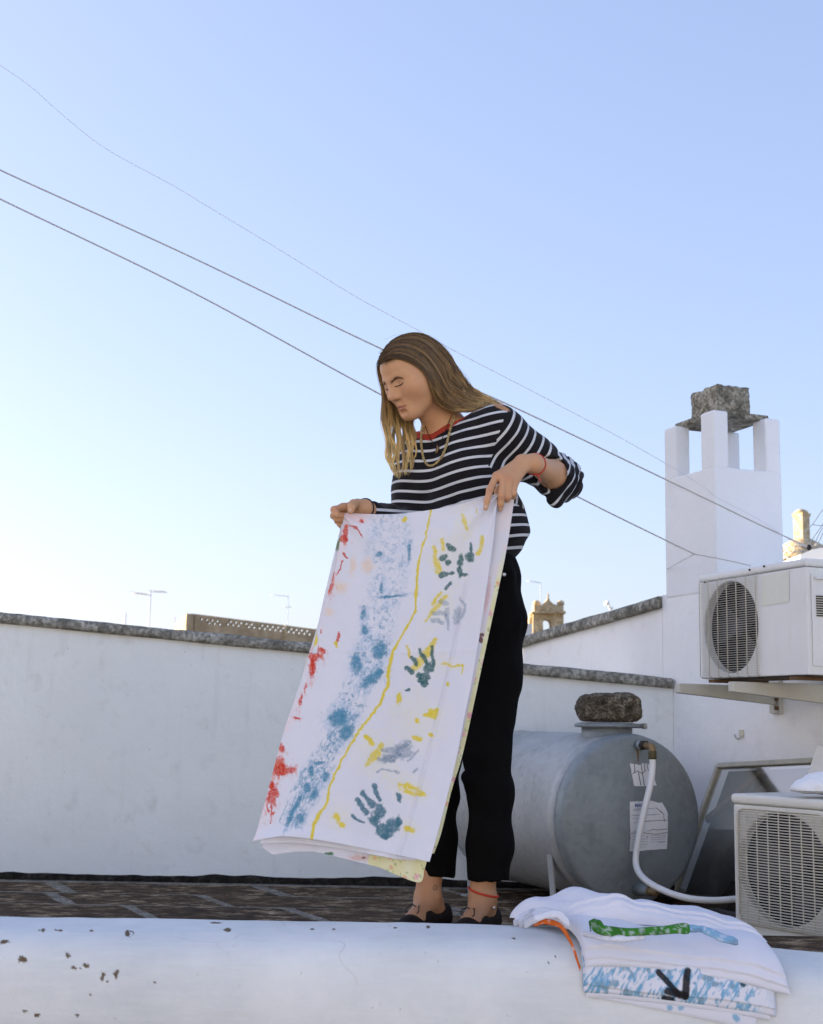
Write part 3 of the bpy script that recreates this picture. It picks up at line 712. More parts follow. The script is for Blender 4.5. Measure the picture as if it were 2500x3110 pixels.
for i in range(nh):
    v = vb + 0.008 + (vt - vb - 0.016) * i / (nh - 1)
    paths.append(([fl.at(gu0 + 0.004, v, 0.004), fl.at(gu0 + 0.018, v, 0.017), fl.at(gu1 - 0.018, v, 0.017), fl.at(gu1 - 0.004, v, 0.004)], 0.0020))
merge_tubes('grille_bars', paths, M['wire_cream'], ac, 5)
merge_tubes('grille_uprights', [([fl.at(gu0 + (gu1 - gu0) * k / 8, vb + 0.004, 0.0145), fl.at(gu0 + (gu1 - gu0) * k / 8, vt - 0.004, 0.0145)], 0.0022) for k in range(1, 8)], M['wire_cream'], ac, 5)
rr_ = 0.03; loop = []
for (cx_, cy_, a0) in ((gu1 - rr_, vt - rr_, 0), (gu0 + rr_, vt - rr_, 90), (gu0 + rr_, vb + rr_, 180), (gu1 - rr_, vb + rr_, 270)):
    for a in range(0, 91, 15): loop.append(fl.at(cx_ + rr_ * math.cos(R(a0 + a)), cy_ + rr_ * math.sin(R(a0 + a)), 0.005))
tube('grille_frame', loop, 0.0046, M['wire_cream'], ac, 8, True)
for uu in (0.03, Wd - 0.03):
    s0 = fl.at(uu, 0.018, 0); tube('screw', [s0, s0 + fl.w * 0.004], 0.005, M['dark_iron'], ac, 8)
for uu in (0.10, Wd - 0.15):
    bm = bmesh.new(); bm_frame(bm, fl.at(uu, -0.0490, 0.01), fl.u, -fl.w, fl.v, 0.05, Dp + 0.02, 0.0485); from_bm('foot_rail', bm, M['dark_iron'], ac)
# crumpled white bag left on its top
def bag():
    c = fl.at(0.335, Ht, -0.12); bm = bmesh.new(); bmesh.ops.create_icosphere(bm, subdivisions=5, radius=1)
    co = np.array([v.co for v in bm.verts]); q = co * np.array([0.15, 0.09, 0.050]); q[:, 2] = np.where(q[:, 2] < 0, q[:, 2] * 0.2, q[:, 2])
    q += co * (0.020 * fbm(q * 15, 3) + 0.008 * np.abs(fbm(q * 40 + 3, 2)))[:, None]; q[:, 2] -= q[:, 2].min() - 0.001
    for v, w in zip(bm.verts, q): v.co = Vector(c + w)
    return tag(from_bm('white_cloth_bundle', bm, plain('bundle cloth', (0.80, 0.81, 0.84), 0.9, var=0.04), None, True), 'crumpled white cloth lying on top of the lower air conditioner', 'cloth')
bag()
# ---- upper unit on wall brackets
OF = 0.40
def tsolve(px, off, z):
    lo, hi = -1.0, 3.0
    for _ in range(50):
        m = (lo + hi) / 2
        if PX(HW(m, z, off)[None])[0][0] < px: lo = m
        else: hi = m
    return (lo + hi) / 2
t0u, t1u = tsolve(2127, OF, 0.95), tsolve(2452, OF, 0.95)
zb_u = P(2127, 2062, HW(t0u, 0, OF)[1])[2]; zt_u = P(2127, 1762, HW(t0u, 0, OF)[1])[2]
fu = Face(HW(t0u, zb_u, OF), (*HD, 0), (*HN, 0)); Wu = t1u - t0u; Hu = zt_u - zb_u + 0.018; Du = 0.25
au = empty('wall_air_conditioner', tuple(HW((t0u + t1u) / 2, zb_u, OF - Du / 2)), 'white air conditioner unit with rusty grille on brackets high on the house wall', 'air conditioner')
ca, cb = fu.uv(2128, 1900)[0], fu.uv(2295, 1900)[0]
rU = min((cb - 0.012) / 2, (Hu - 0.06) / 2) * 1.0; cU = (0.028 + rU, Hu * 0.5 - 0.012)
casing(fu, Wu, Hu - 0.03, Du, cU, rU, 64, M['ac'], au, 0.012)
bm = bmesh.new(); bm_frame(bm, fu.at(-0.004, Hu - 0.0285, 0.004), fu.u, -fu.w, fu.v, Wu + 0.008, Du + 0.008, 0.0285); bevel(from_bm('top_cover', bm, M['ac'], au), 0.010, 3)
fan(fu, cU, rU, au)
paths = []; nh = 44; gb, gt = cU[1] - rU - 0.012, cU[1] + rU + 0.012; gl, gr = cU[0] - rU - 0.010, cU[0] + rU + 0.010
for i in range(nh):
    v = gb + (gt - gb) * i / (nh - 1)
    paths.append(([fu.at(gl, v, 0.003), fu.at(gl + 0.010, v, 0.012), fu.at(gr - 0.010, v, 0.012), fu.at(gr, v, 0.003)], 0.0010))
merge_tubes('grille_bars', paths, M['wire_cream'], au, 5)
merge_tubes('grille_uprights', [([fu.at(gl + (gr - gl) * k / 6, gb - 0.004, 0.003), fu.at(gl + (gr - gl) * k / 6, gb + 0.004, 0.0135), fu.at(gl + (gr - gl) * k / 6, gt - 0.004, 0.0135), fu.at(gl + (gr - gl) * k / 6, gt + 0.004, 0.003)], 0.0019) for k in range(0, 7)], M['wire_rust'], au, 5)
for q in ((2142, 1768), (2278, 1731), (2322, 1720)):
    s0 = fu.at(*fu.uv(q[0], q[1] - 0, 0.004), 0.004); tube('screw', [s0, s0 + fu.w * 0.004], 0.0042, M['dark_iron'], au, 8)
lb = [fu.uv(2314, 1752), fu.uv(2398, 1734), fu.uv(2398, 1828), fu.uv(2314, 1842)]
mesh('faded_label', [fu.at(a, b, 0.0015) for a, b in lb], [(0, 1, 2, 3)], plain('faded sticker', (0.66, 0.66, 0.58), 0.6, var=0.06), au)
# right end panel with louvres
fs = Face(fu.at(Wu, 0, 0), -fu.w, fu.u)
bm = bmesh.new(); bm_frame(bm, fs.at(0.018, 0.03, 0.001), fs.u, fs.w, fs.v, Du - 0.03, 0.005, Hu - 0.085); pnl = bevel(from_bm('end_panel', bm, M['ac'], au), 0.004)
for i in range(9):
    bm = bmesh.new(); bm_frame(bm, fs.at(0.035, Hu * 0.50 + i * 0.0085, 0.0062), fs.u, fs.w, fs.v, 0.06, 0.004, 0.0042); from_bm('louvre', bm, M['ac_dark'], pnl)
bm = bmesh.new(); bm_frame(bm, fs.at(0.03, Hu - 0.075, 0.0062), fs.u, fs.w, fs.v, 0.12, 0.012, 0.012); bevel(from_bm('grip', bm, M['ac'], pnl), 0.004)
mesh('rusty_base', [fu.at(0.01, -0.004, -0.01), fu.at(Wu - 0.01, -0.004, -0.01), fu.at(Wu - 0.01, -0.004, -Du + 0.01), fu.at(0.01, -0.004, -Du + 0.01)], [(0, 1, 2, 3)], M['rust'], au)
for uu in (0.06, Wu - 0.10):
    bm = bmesh.new(); bm_frame(bm, fu.at(uu, -0.016, 0.005), fu.u, -fu.w, fu.v, 0.04, Du, 0.012); from_bm('foot_rail', bm, M['rust'], au)
bk = []
for k, px in enumerate((2362, 2462)):
    tw = tsolve(px, 0.0, 0.75); 
    if k == 1: tw = tsolve(2362, 0.0, 0.75) + 0.36
    zz = zb_u - 0.018
    b_ = empty('wall_bracket', tuple(HW(tw, zz)), ('cream steel wall bracket nearest the chimney under the upper air conditioner', 'cream steel wall bracket at the frame edge under the upper air conditioner')[k], 'bracket', 'brackets of the upper air conditioner')
    L_ = 0.475; f = Face(HW(tw, zz, 0), (*HN, 0), (*HD, 0))
    bm = bmesh.new()
    lo = [f.at(0.02, -0.075, -0.018), f.at(L_, -0.038, -0.018), f.at(L_, 0, -0.018), f.at(0.02, 0, -0.018)]
    hi = [f.at(0.02, -0.075, 0.018), f.at(L_, -0.038, 0.018), f.at(L_, 0, 0.018), f.at(0.02, 0, 0.018)]
    bm_prism(bm, lo, hi); bevel(from_bm('arm', bm, M['grey_paint'], b_), 0.004)
    bm = bmesh.new(); bm_frame(bm, f.at(0.001, -0.11, -0.035), f.u, f.w, f.v, 0.018, 0.07, 0.135); pl_ = bevel(from_bm('wall_plate', bm, M['grey_paint'], b_), 0.004)
    for vv in (-0.088, -0.05): tube('bolt', [f.at(0.018, vv, 0.022), f.at(0.03, vv, 0.022)], 0.009, M['rust'], pl_, 6)

# ================================================================= glazed frame leaning on the house wall, board and other odds and ends
tz = 0.485
tA, tB = tsolve(2184, 0.05, tz), tsolve(2496, 0.05, tz)
zA_, zB_ = P(2184, 2328, HW(tA, 0, 0.05)[1])[2], P(2494, 2312, HW(tB, 0, 0.05)[1])[2]
tl, trr = HW(tA, zA_, 0.05), HW(tB, zB_, 0.05); blw, brw = HW(tA, FZ + 0.012, 0.30), HW(tB, FZ + 0.012, 0.30)
gp = empty('leaning_glass_panel', tuple(blw), 'framed dark glass panel leaning on the house wall behind the tank', 'glass panel')
M['oldframe'] = plain('weathered frame', (0.44, 0.41, 0.33), 0.7, var=0.35, scale=30, bump=0.4)
def bar(name, a, b, w, t, nrm_dir, mat, parent):
    a, b = np.asarray(a), np.asarray(b); d = nrm(b - a); n = nrm(nrm_dir); s = nrm(np.cross(d, n)); bm = bmesh.new()
    bm_frame(bm, a - s * w / 2 - n * t / 2, d, s, n, np.linalg.norm(b - a), w, t); return bevel(from_bm(name, bm, mat, parent), min(w, t) * 0.15)
pn = nrm(np.cross(trr - tl, blw - tl)); pn = pn if np.dot(pn, [*HN, 0]) > 0 else -pn
for a, b in ((tl, trr), (tl, blw), (trr, brw), (blw, brw)): bar('frame_rail', a, b, 0.022, 0.03, pn, M['oldframe'], gp)
g = NT('panel backing'); c = g.coord(); n_ = g.noise(c, 3.2, 4, 0.5, 0.6)
bk_mat = g.bsdf(g.ramp(n_, [(0.36, (0.020, 0.012, 0.008)), (0.52, (0.055, 0.036, 0.025)), (0.66, (0.13, 0.115, 0.10))]), 0.8)
mesh('backing', [p - pn * 0.05 for p in (tl, trr, brw, blw)], [(0, 1, 2, 3)], bk_mat, gp)
bar('inner_pipe', tl * 0.62 + blw * 0.38 - pn * 0.03, tl * 0.55 + trr * 0.45 - pn * 0.03, 0.03, 0.02, pn, M['rust'], gp)
bar('inner_strut', tl * 0.62 + trr * 0.38 - pn * 0.03, (tl * 0.62 + trr * 0.38) * 0.65 + (blw * 0.62 + brw * 0.38) * 0.35 - pn * 0.03, 0.034, 0.02, pn, M['dark_iron'], gp)
g = NT('pane glass'); gl = g.n('BsdfGlossy'); gl.inputs['Color'].default_value = (0.9, 0.92, 0.92, 1); gl.inputs['Roughness'].default_value = 0.06
tp = g.n('BsdfTransparent'); tp.inputs['Color'].default_value = (0.80, 0.80, 0.76, 1); fr = g.n('Fresnel'); fr.inputs[0].default_value = 1.6
mx = g.n('MixShader'); g.l(g.math('MULTIPLY', fr.outputs[0], 0.28), mx.inputs[0]); g.l(tp.outputs[0], mx.inputs[1]); g.l(gl.outputs[0], mx.inputs[2]); g.l(mx.outputs[0], g.out.inputs[0])
mesh('pane', [p + pn * 0.004 for p in (tl, trr, brw, blw)], [(0, 1, 2, 3)], g.m, gp)
tC = tsolve(2490, 0.08, tz) - 0.02
wa, wb = P(2506, 2270, HW(tC, 0)[1] - 0.02), P(2462, 2400, HW(tC, 0)[1] - 0.12); wb2 = wa + (wb - wa) * 3.2; wb2[2] = max(wb2[2], FZ + 0.01)
tag(bar('white_board', wb2, wa, 0.055, 0.02, (-0.4, -0.9, 0.2), plain('chipped white board', (0.72, 0.71, 0.68), 0.7, var=0.2, scale=12, bump=0.3), None), 'narrow chipped white board leaning beside the glass panel at the frame edge', 'board')
hk = HW(tsolve(2255, 0.0, 0.5), P(2255, 2228, HW(tsolve(2255, 0, .5), 0)[1])[2], 0.0)
hk_e = empty('wall_hook', tuple(hk), 'small cream wall socket with a curled wire on the house wall', 'hook')
f = Face(hk, (*HD, 0), (*HN, 0)); bm = bmesh.new(); bm_frame(bm, f.at(-0.009, -0.014, 0.0006), f.u, f.w, f.v, 0.022, 0.010, 0.030); bevel(from_bm('plate', bm, plain('hook cream', (0.60, 0.58, 0.47), 0.6), hk_e), 0.002)
tube('wire', spline([f.at(-0.045, -0.004, 0.006), f.at(-0.035, -0.018, 0.008), f.at(-0.02, -0.024, 0.008), f.at(0.0, -0.02, 0.012), f.at(0.004, -0.012, 0.008)], 5), 0.0016, M['olive'], hk_e, 6)
# black pipe along the foot of the house wall
pp = [P(2070, 2650, 5.55), P(2110, 2642, 5.45), P(2170, 2644, 5.3), P(2240, 2632, 5.15), P(2330, 2600, 4.98)]
for q in pp: q[2] = FZ + 0.05
tag(tube('dark_pipe', spline([np.array([*q[:2], FZ + 0.022]) for q in pp], 6), 0.016, plain('dull rubber', (0.06, 0.055, 0.05), 0.6), None, 10), 'dark pipe lying on the floor beside the leaning glass panel', 'pipe')
bm = bmesh.new(); w0 = P(2075, 2740, 5.15); 
bm_prism(bm, [(*PZ(x, y, FZ)[:2], FZ + 0.005) for x, y in ((2055, 2705), (2235, 2740), (2235, 2795), (2110, 2745))], [(*PZ(x, y, FZ)[:2], FZ + 0.03) for x, y in ((2055, 2705), (2235, 2740), (2235, 2795), (2110, 2745))])
tag(bevel(from_bm('marble_offcut', bm, plain('pale stone', (0.50, 0.48, 0.44), 0.7, var=0.2, scale=10)), 0.003), 'pale flat stone offcut lying under the white hose', 'stone')
bm = bmesh.new(); tmb = [P(1985, 2745, 5.0), P(2240, 2800, 4.62)]
a_, b_2 = np.array([*PZ(1960, 2752, FZ)[:2], FZ + 0.04]), np.array([*PZ(2300, 2800, FZ)[:2], FZ + 0.04])
tag(bar('timber_beam', a_, b_2, 0.07, 0.06, (0, 0, 1), plain('old timber', (0.050, 0.030, 0.018), 0.9, var=0.5, scale=14, bump=0.5), None), 'dark old timber lying on the floor below the tank drain', 'timber')
# ================================================================= cables across the sky
M['cable'] = plain('grey cable', (0.50, 0.47, 0.43), 0.6, var=0.1)
M['thin'] = plain('thin pale wire', (0.72, 0.73, 0.76), 0.5, var=0.05)
def cable(name, pts, r, mat, label, k=10):
    return tag(tube(name, spline([P(*q) for q in pts], k), r, mat, None, 6), label, 'cable')
YW = HW(c1, 0)[1]
knot = P(2458, 1663, 5.55)
cable('overhead_cable', [(-160, 430, 4.45), (0, 516, 4.55), (580, 780, 4.85), (1160, 1060, 5.1), (1560, 1236, 5.3), (2030, 1460, 5.47), (2180, 1532, 5.5), (2300, 1590, 5.52), (2458, 1663, 5.55)], 0.0030, M['cable'], 'grey cable from the left edge passing behind the head to the wire knot')
cable('overhead_cable', [(-160, 520, 4.45), (0, 604, 4.55), (580, 885, 4.85), (1160, 1200, 5.15), (1750, 1506, 5.45), (2000, 1630, 5.58), (2110, 1683, 5.62)], 0.0030, M['cable'], 'lower grey cable from the left edge to the chimney side')
cable('cable_stay', [(2110, 1683, 5.62), (2200, 1700, 5.60), (2280, 1718, 5.5)], 0.0022, M['cable'], 'short stay wire from the lower cable to the upper air conditioner')
an = HW(tparam(2028), 0, 0.002)
cable('cable_stay', [(2110, 1683, 5.62), (2068, 1705, 5.8), (2027, 1728, an[1] - 0.01)], 0.0016, M['cable'], 'short stay wire from the lower cable to the chimney corner')
wob = []
for i, (x, y) in enumerate(((-120, 130), (0, 198), (100, 268), (180, 340), (320, 450), (520, 560), (640, 632), (860, 765), (1080, 900), (1250, 992), (1380, 1065), (1640, 1200), (1900, 1338), (2060, 1430), (2140, 1480), (2180, 1512), (2300, 1575), (2400, 1640), (2458, 1663))):
    wob.append((x, y, 4.7 + 0.85 * (x + 120) / 2580))
cable('thin_wire', wob, 0.0013, M['thin'], 'thin pale wavy wire, highest of the lines crossing the sky')
k_ = empty('wire_knot', tuple(knot), 'dark clamp where the cables meet above the upper air conditioner', 'clamp')
bm = bmesh.new(); bmesh.ops.create_icosphere(bm, subdivisions=3, radius=0.011, matrix=Matrix.Translation(Vector(knot)) @ Matrix.Diagonal((0.9, 0.9, 1.2, 1))); from_bm('clamp', bm, M['dark_iron'], k_, True)
for j, q in enumerate((((2458, 1663), (2466, 1640), (2486, 1612), (2520, 1560)), ((2458, 1663), (2475, 1650), (2495, 1610), (2530, 1570)), ((2478, 1665), (2490, 1640), (2515, 1590)), ((2458, 1655), (2445, 1620), (2470, 1590), (2498, 1550), (2540, 1500)), ((2468, 1593), (2490, 1596), (2540, 1600)), ((2425, 1665), (2440, 1678), (2458, 1668)))):
    tube('tie_wire', spline([P(x, y, 5.55 + 0.01 * j) for x, y in q], 6), 0.0017, M['cable'], k_, 5)

# ================================================================= things beyond the roofs
M['tan'] = stone('tan render', (0.30, 0.225, 0.14), (0.44, 0.34, 0.22), (0.52, 0.42, 0.28), 0.08, 0.2, 0.02)
M['honey'] = stone('honey limestone', (0.34, 0.25, 0.14), (0.62, 0.48, 0.29), (0.74, 0.60, 0.39), 0.25, 0.4, 0.03)
M['faraway_white'] = plain('far whitewash', (0.78, 0.76, 0.72), 0.9, var=0.05, scale=1)
M['mast'] = plain('haze-pale aerial metal', (0.62, 0.63, 0.68), 0.5, 0.1, var=0.1)  # paleness of haze and overexposure put into the colour
# tan roof parapet pierced with round openings
YF = 34.0
fb = empty('pierced_parapet_house', tuple(P(760, 2000, YF) * np.array([1, 1, 0]) + np.array([0, 0, -4.6])), 'tan flat-roofed house whose parapet is pierced with round holes', 'house')
tl_, tr_ = P(594, 1866, YF), P(1100, 1930, YF); x0, x1 = tl_[0], tr_[0]
def ztop(x): return tl_[2] + (tr_[2] - tl_[2]) * (x - x0) / (x1 - x0)
s = YF / FPX; cell = 13.0 * s; zlow = 4.4
holes = set()
rows = [(617, 1882, [0, 1, 2, 3], [1.5, 2.5, 3.5]), (700, 1890, [0, 1, 2, 3, 4], [-.5, .5, 1.5, 3.5, 4.5]), (797, 1901, [0, 1, 2, 3, 4], [-.5, .5, 1.5, 2.5, 3.5]), (886, 1912, [0, 1, 2, 3], [-.5, .5, 1.5, 2.5, 3.5])]
hl = []
for bx, by, ups, dns in rows:
    for k in ups: hl.append((bx + 16 * k, by + 1.9 * k))
    for k in dns: hl.append((bx + 16 * k, by + 9 + 1.9 * k))
V = []; F = []
def cellquad(xa, xb, za, zb, hole=None):
    b = len(V)
    if hole is None:
        V.extend([(xa, YF, za), (xb, YF, za), (xb, YF, zb), (xa, YF, zb)]); F.append((b, b + 1, b + 2, b + 3)); return
    hx, hz, hr = hole; n = 16
    for i in range(n):
        t = 2 * math.pi * i / n; V.append((hx + hr * math.cos(t), YF, hz + hr * math.sin(t)))
    for i in range(n):
        t = 2 * math.pi * i / n; c_, s_ = math.cos(t), math.sin(t)
        kx = ((xb - hx) if c_ > 0 else (xa - hx)) / c_ if abs(c_) > 1e-6 else 1e9; ky = ((zb - hz) if s_ > 0 else (za - hz)) / s_ if abs(s_) > 1e-6 else 1e9
        k = min(kx, ky); V.append((hx + c_ * k, YF, hz + s_ * k))
    for cx_, cz_ in ((xa, za), (xb, za), (xb, zb), (xa, zb)):
        i = min(range(n), key=lambda j: (V[b + n + j][0] - cx_) ** 2 + (V[b + n + j][2] - cz_) ** 2); V[b + n + i] = (cx_, YF, cz_)
    for i in range(n): F.append((b + i, b + n + i, b + n + (i + 1) % n, b + (i + 1) % n))
# columns: split the parapet into vertical strips 8 px wide; each hole occupies one strip-wide cell of height 9.5 px
strips = np.arange(594, 1101, 8.0)
hp_ = sorted(hl)
for xa_px in strips:
    xa, xb = P(xa_px, 1900, YF)[0], P(xa_px + 8.0, 1900, YF)[0]
    inside = sorted([q for q in hp_ if xa_px <= q[0] < xa_px + 8.0], key=lambda q: -q[1])
    zc = [-4.6]; zt_ = ztop((xa + xb) / 2)
    cur = -4.6
    for q in inside:
        p = P(xa_px + 4.0, q[1], YF); hz = p[2]; hh = 4.6 * s
        cellquad(xa, xb, cur, hz - hh); cellquad(xa, xb, hz - hh, hz + hh, ((xa + xb) / 2, hz, 3.7 * s)); cur = hz + hh
    b = len(V); V.extend([(xa, YF, cur), (xb, YF, cur), (xb, YF, ztop(xb)), (xa, YF, ztop(xa))]); F.append((b, b + 1, b + 2, b + 3))
o = mesh('pierced_wall', V, F, M['tan'], fb); solid(o, 0.20, 1)
sd = P(550, 1893, YF + 9.0)
bm = bmesh.new(); bm_prism(bm, [(x0 - 0.005, YF, -4.6), (x0 - 0.005, YF - 0.2, -4.6), (x0 - 0.2, YF - 0.2, -4.6), (sd[0] - 0.2, YF + 9, -4.6), (sd[0], YF + 9, -4.6)], [(x0 - 0.005, YF, tl_[2]), (x0 - 0.005, YF - 0.2, tl_[2]), (x0 - 0.2, YF - 0.2, tl_[2]), (sd[0] - 0.2, YF + 9, sd[2]), (sd[0], YF + 9, sd[2])])
from_bm('side_wall', bm, M['tan'], fb)
bm = bmesh.new(); bm_box(bm, x0, x1, YF + 0.25, YF + 9, -4.6, P(700, 1955, YF)[2] - 0.3); from_bm('roof_block', bm, M['tan'], fb)
tube('drain_pipe', [P(868, 1940, YF - 0.3), P(868, 1898, YF - 0.3)], 0.026, plain('pale pipe', (0.55, 0.44, 0.27), 0.6), fb, 8)
# aerials
def aerial(px, ytop, ybot, Yd, booms, label, r=0.016, mat=None):
    mat = mat or M['mast']; e_ = empty('roof_aerial', tuple(P(px, ybot, Yd)), label, 'antenna', 'aerials on far roofs')
    base = P(px, ybot, Yd); base[2] = -4.6
    tube('mast', [base, P(px + 2, ytop, Yd)], r, mat, e_, 6)
    for (xa, ya, xb, yb, n) in booms:
        a, b = P(xa, ya, Yd), P(xb, yb, Yd); bo = tube('boom', [a, b], r * 0.7, mat, e_, 5)
        for k in range(n):
            c = a + (b - a) * (k + 0.5) / n; tube('element', [c - np.array([0, 0.5, 0]), c + np.array([0, 0.5, 0])], r * 0.4, mat, bo, 4)
aerial(456, 1793, 1945, 42, [(400, 1800, 452, 1806, 6), (456, 1796, 505, 1798, 6)], 'tall aerial with two booms left of the pierced parapet', 0.020)
aerial(874, 1806, 1945, 55, [(822, 1806, 874, 1811, 5), (862, 1842, 884, 1844, 2)], 'pale aerial rising behind the pierced parapet', 0.014)
aerial(380, 1860, 1925, 60, [], 'short bare mast just above the left part of the back wall', 0.030)
aerial(530, 1872, 1925, 70, [], 'short bare mast beside the corner of the pierced parapet', 0.024)
aerial(1640, 1768, 1900, 75, [(1600, 1764, 1641, 1770, 5)], 'faint aerial above the church gable', 0.022)
# church bell gable
YC = 62.0; sc_ = YC / FPX
def cg(px, py, dy=0.0): return P(px, py, YC + dy)
bg_ = empty('church_bell_gable', tuple(cg(1665, 1960)), 'honey stone church bell gable with arched opening and small spire', 'church')
def ext_poly(name, pxs, d0, d1, mat, parent, hole=None):
    """polygon outline in photograph pixels extruded from depth d0 to d1, built at its real distance"""
    bm = bmesh.new(); lo = [P(x, y, YC + d0) for x, y in pxs]; hi = [q + np.array([0, d1 - d0, 0]) for q in lo]; bm_prism(bm, lo, hi)
    return from_bm(name, bm, mat, parent)
gz = 2300
ext_poly('pier', [(1619, gz), (1650, gz), (1650, 1905), (1649, 1888), (1652, 1884), (1652, 1862), (1619, 1861)], 0, 1.0, M['honey'], bg_)
ext_poly('pier', [(1676, gz), (1713, gz), (1712, 1862), (1672, 1862), (1672, 1885), (1675, 1893), (1676, 1908)], 0, 1.0, M['honey'], bg_)
ext_poly('arch_head', [(1649.5, 1890), (1653, 1884), (1659, 1881), (1665, 1881), (1671, 1884), (1675, 1891), (1675, 1862), (1649.5, 1862)], 0.02, 0.95, M['honey'], bg_)
ext_poly('cornice', [(1614, 1862), (1720, 1862), (1717, 1856), (1617, 1856)], -0.3, 1.2, M['honey'], bg_)
ext_poly('gable_top', [(1622, 1856), (1622, 1838), (1640, 1838), (1650, 1834), (1658, 1826), (1664, 1818), (1672, 1826), (1681, 1834), (1692, 1837), (1712, 1838), (1712, 1856)], 0, 1.0, M['honey'], bg_)
for x in (1630, 1703): lathe('finial', [(0, 0.10), (0.06, 0.17), (0.15, 0.18), (0.22, 0.14), (0.26, 0.03)], cg(x, 1840, 0.5), (0, 0, 1), M['honey'], bg_, 12)
lathe('spirelet', [(0, 0.09), (0.10, 0.07), (0.18, 0.03), (0.26, 0.055), (0.36, 0.02), (0.44, 0.005)], cg(1665, 1826, 0.5), (0, 0, 1), M['honey'], bg_, 10)
ext_poly('buttress', [(1608, gz), (1620, gz), (1620, 1864), (1614, 1868), (1607, 1880)], 0.3, 1.4, M['honey'], bg_)
ww = empty('far_white_house', tuple(P(1600, 1960, 58)), 'small patch of white house below the church gable', 'house')
bm = bmesh.new(); a = P(1560, 1893, 56); b = P(1619, 1893, 56); bm_box(bm, a[0], b[0] - 0.02, 56, 59, -4.6, a[2]); from_bm('wall', bm, M['faraway_white'], ww)
# floodlight/aerial dish over the side wall
YD = 24; dl = empty('satellite_dish', tuple(P(1850, 1850, YD)), 'tiny white satellite dish just above the sloping side wall', 'dish')
q = P(1842, 1830, YD); lathe('dish', [(0, 0.004), (0.006, 0.03), (0.02, 0.055), (0.024, 0.055)], q, (0.4, 0.6, -0.4), M['faraway_white'], dl, 20)
tube('stem', [P(1846, 1834, YD), P(1854, 1848, YD), P(1862, 1846, YD)], 0.02, M['faraway_white'], dl, 6); base_ = P(1856, 1900, YD); base_[2] = -4.6; tube('mast', [base_, P(1854, 1846, YD)], 0.02, M['mast'], dl, 6)
# honey chimney on a tiled dome, right edge
YK = 22.0
kd = empty('domed_turret', tuple(P(2440, 1720, YK)), 'sunlit honey stone chimney on a small tiled dome above the upper air conditioner', 'turret')
ctr = P(2436, 1632, YK); s2 = YK / FPX
def sq(cx, cy, z, h, rot):
    return [np.array([cx + h * math.cos(rot + k * math.pi / 2), cy + h * math.sin(rot + k * math.pi / 2), z]) for k in range(4)]
rot = R(-100)
def frus(name, zpx0, zpx1, w0, w1, mat, parent):
    bm = bmesh.new(); bm_prism(bm, sq(ctr[0], YK, P(2436, zpx0, YK)[2], w0 * s2, rot), sq(ctr[0], YK, P(2436, zpx1, YK)[2], w1 * s2, rot)); return from_bm(name, bm, mat, parent)
frus('shaft', 1640, 1569, 24, 24, M['honey'], kd); frus('collar', 1570, 1560, 26, 29, M['honey'], kd)
lathe('cap', [(0, 22 * s2), (6 * s2, 20 * s2), (11 * s2, 13 * s2), (15 * s2, 2 * s2)], np.array([ctr[0], YK, P(2436, 1560, YK)[2]]), (0, 0, 1), M['honey'], kd, 20)
dm = lathe('dome', [(-130 * s2, 105 * s2), (-60 * s2, 100 * s2), (-42 * s2, 86 * s2), (-22 * s2, 62 * s2), (-8 * s2, 38 * s2), (0, 22 * s2)], np.array([ctr[0], YK, P(2436, 1636, YK)[2]]), (0, 0, 1), M['honey'], kd, 24)
# zigzag ceramic rows on the dome
M['glaze'] = plain('pale glazed tile', (0.62, 0.56, 0.46), 0.5, var=0.1)
for (yy, hw) in ((-34, 77), (-52, 94), (-72, 102)):
    for k in range(24):
        a0 = 2 * math.pi * k / 24
        pts_ = [np.array([ctr[0] + hw * s2 * 1.012 * math.cos(a0 + d), YK + hw * s2 * 1.012 * math.sin(a0 + d), P(2436, 1636, YK)[2] + (yy + v) * s2]) for d, v in ((0, 6), (0.131, -4), (0.262, 6))]
        strap('glazed_tile', pts_, 6 * s2, 0.02, M['glaze'], dm, (0, 0, 1))
wr = empty('white_roof_hump', tuple(P(2480, 1700, 9)), 'white rounded roof edge behind the upper air conditioner', 'roof')
bm = bmesh.new(); a = P(2432, 1684, 9.0); b = P(2640, 1640, 9.0); c_ = P(2640, 1900, 9.0); d_ = P(2400, 1900, 9.0); m1 = P(2470, 1668, 9.0)
bm_prism(bm, [d_, c_, b, m1, a], [q + np.array([0, 1.5, 0]) for q in (d_, c_, b, m1, a)]); from_bm('plaster', bm, M['house'], wr)
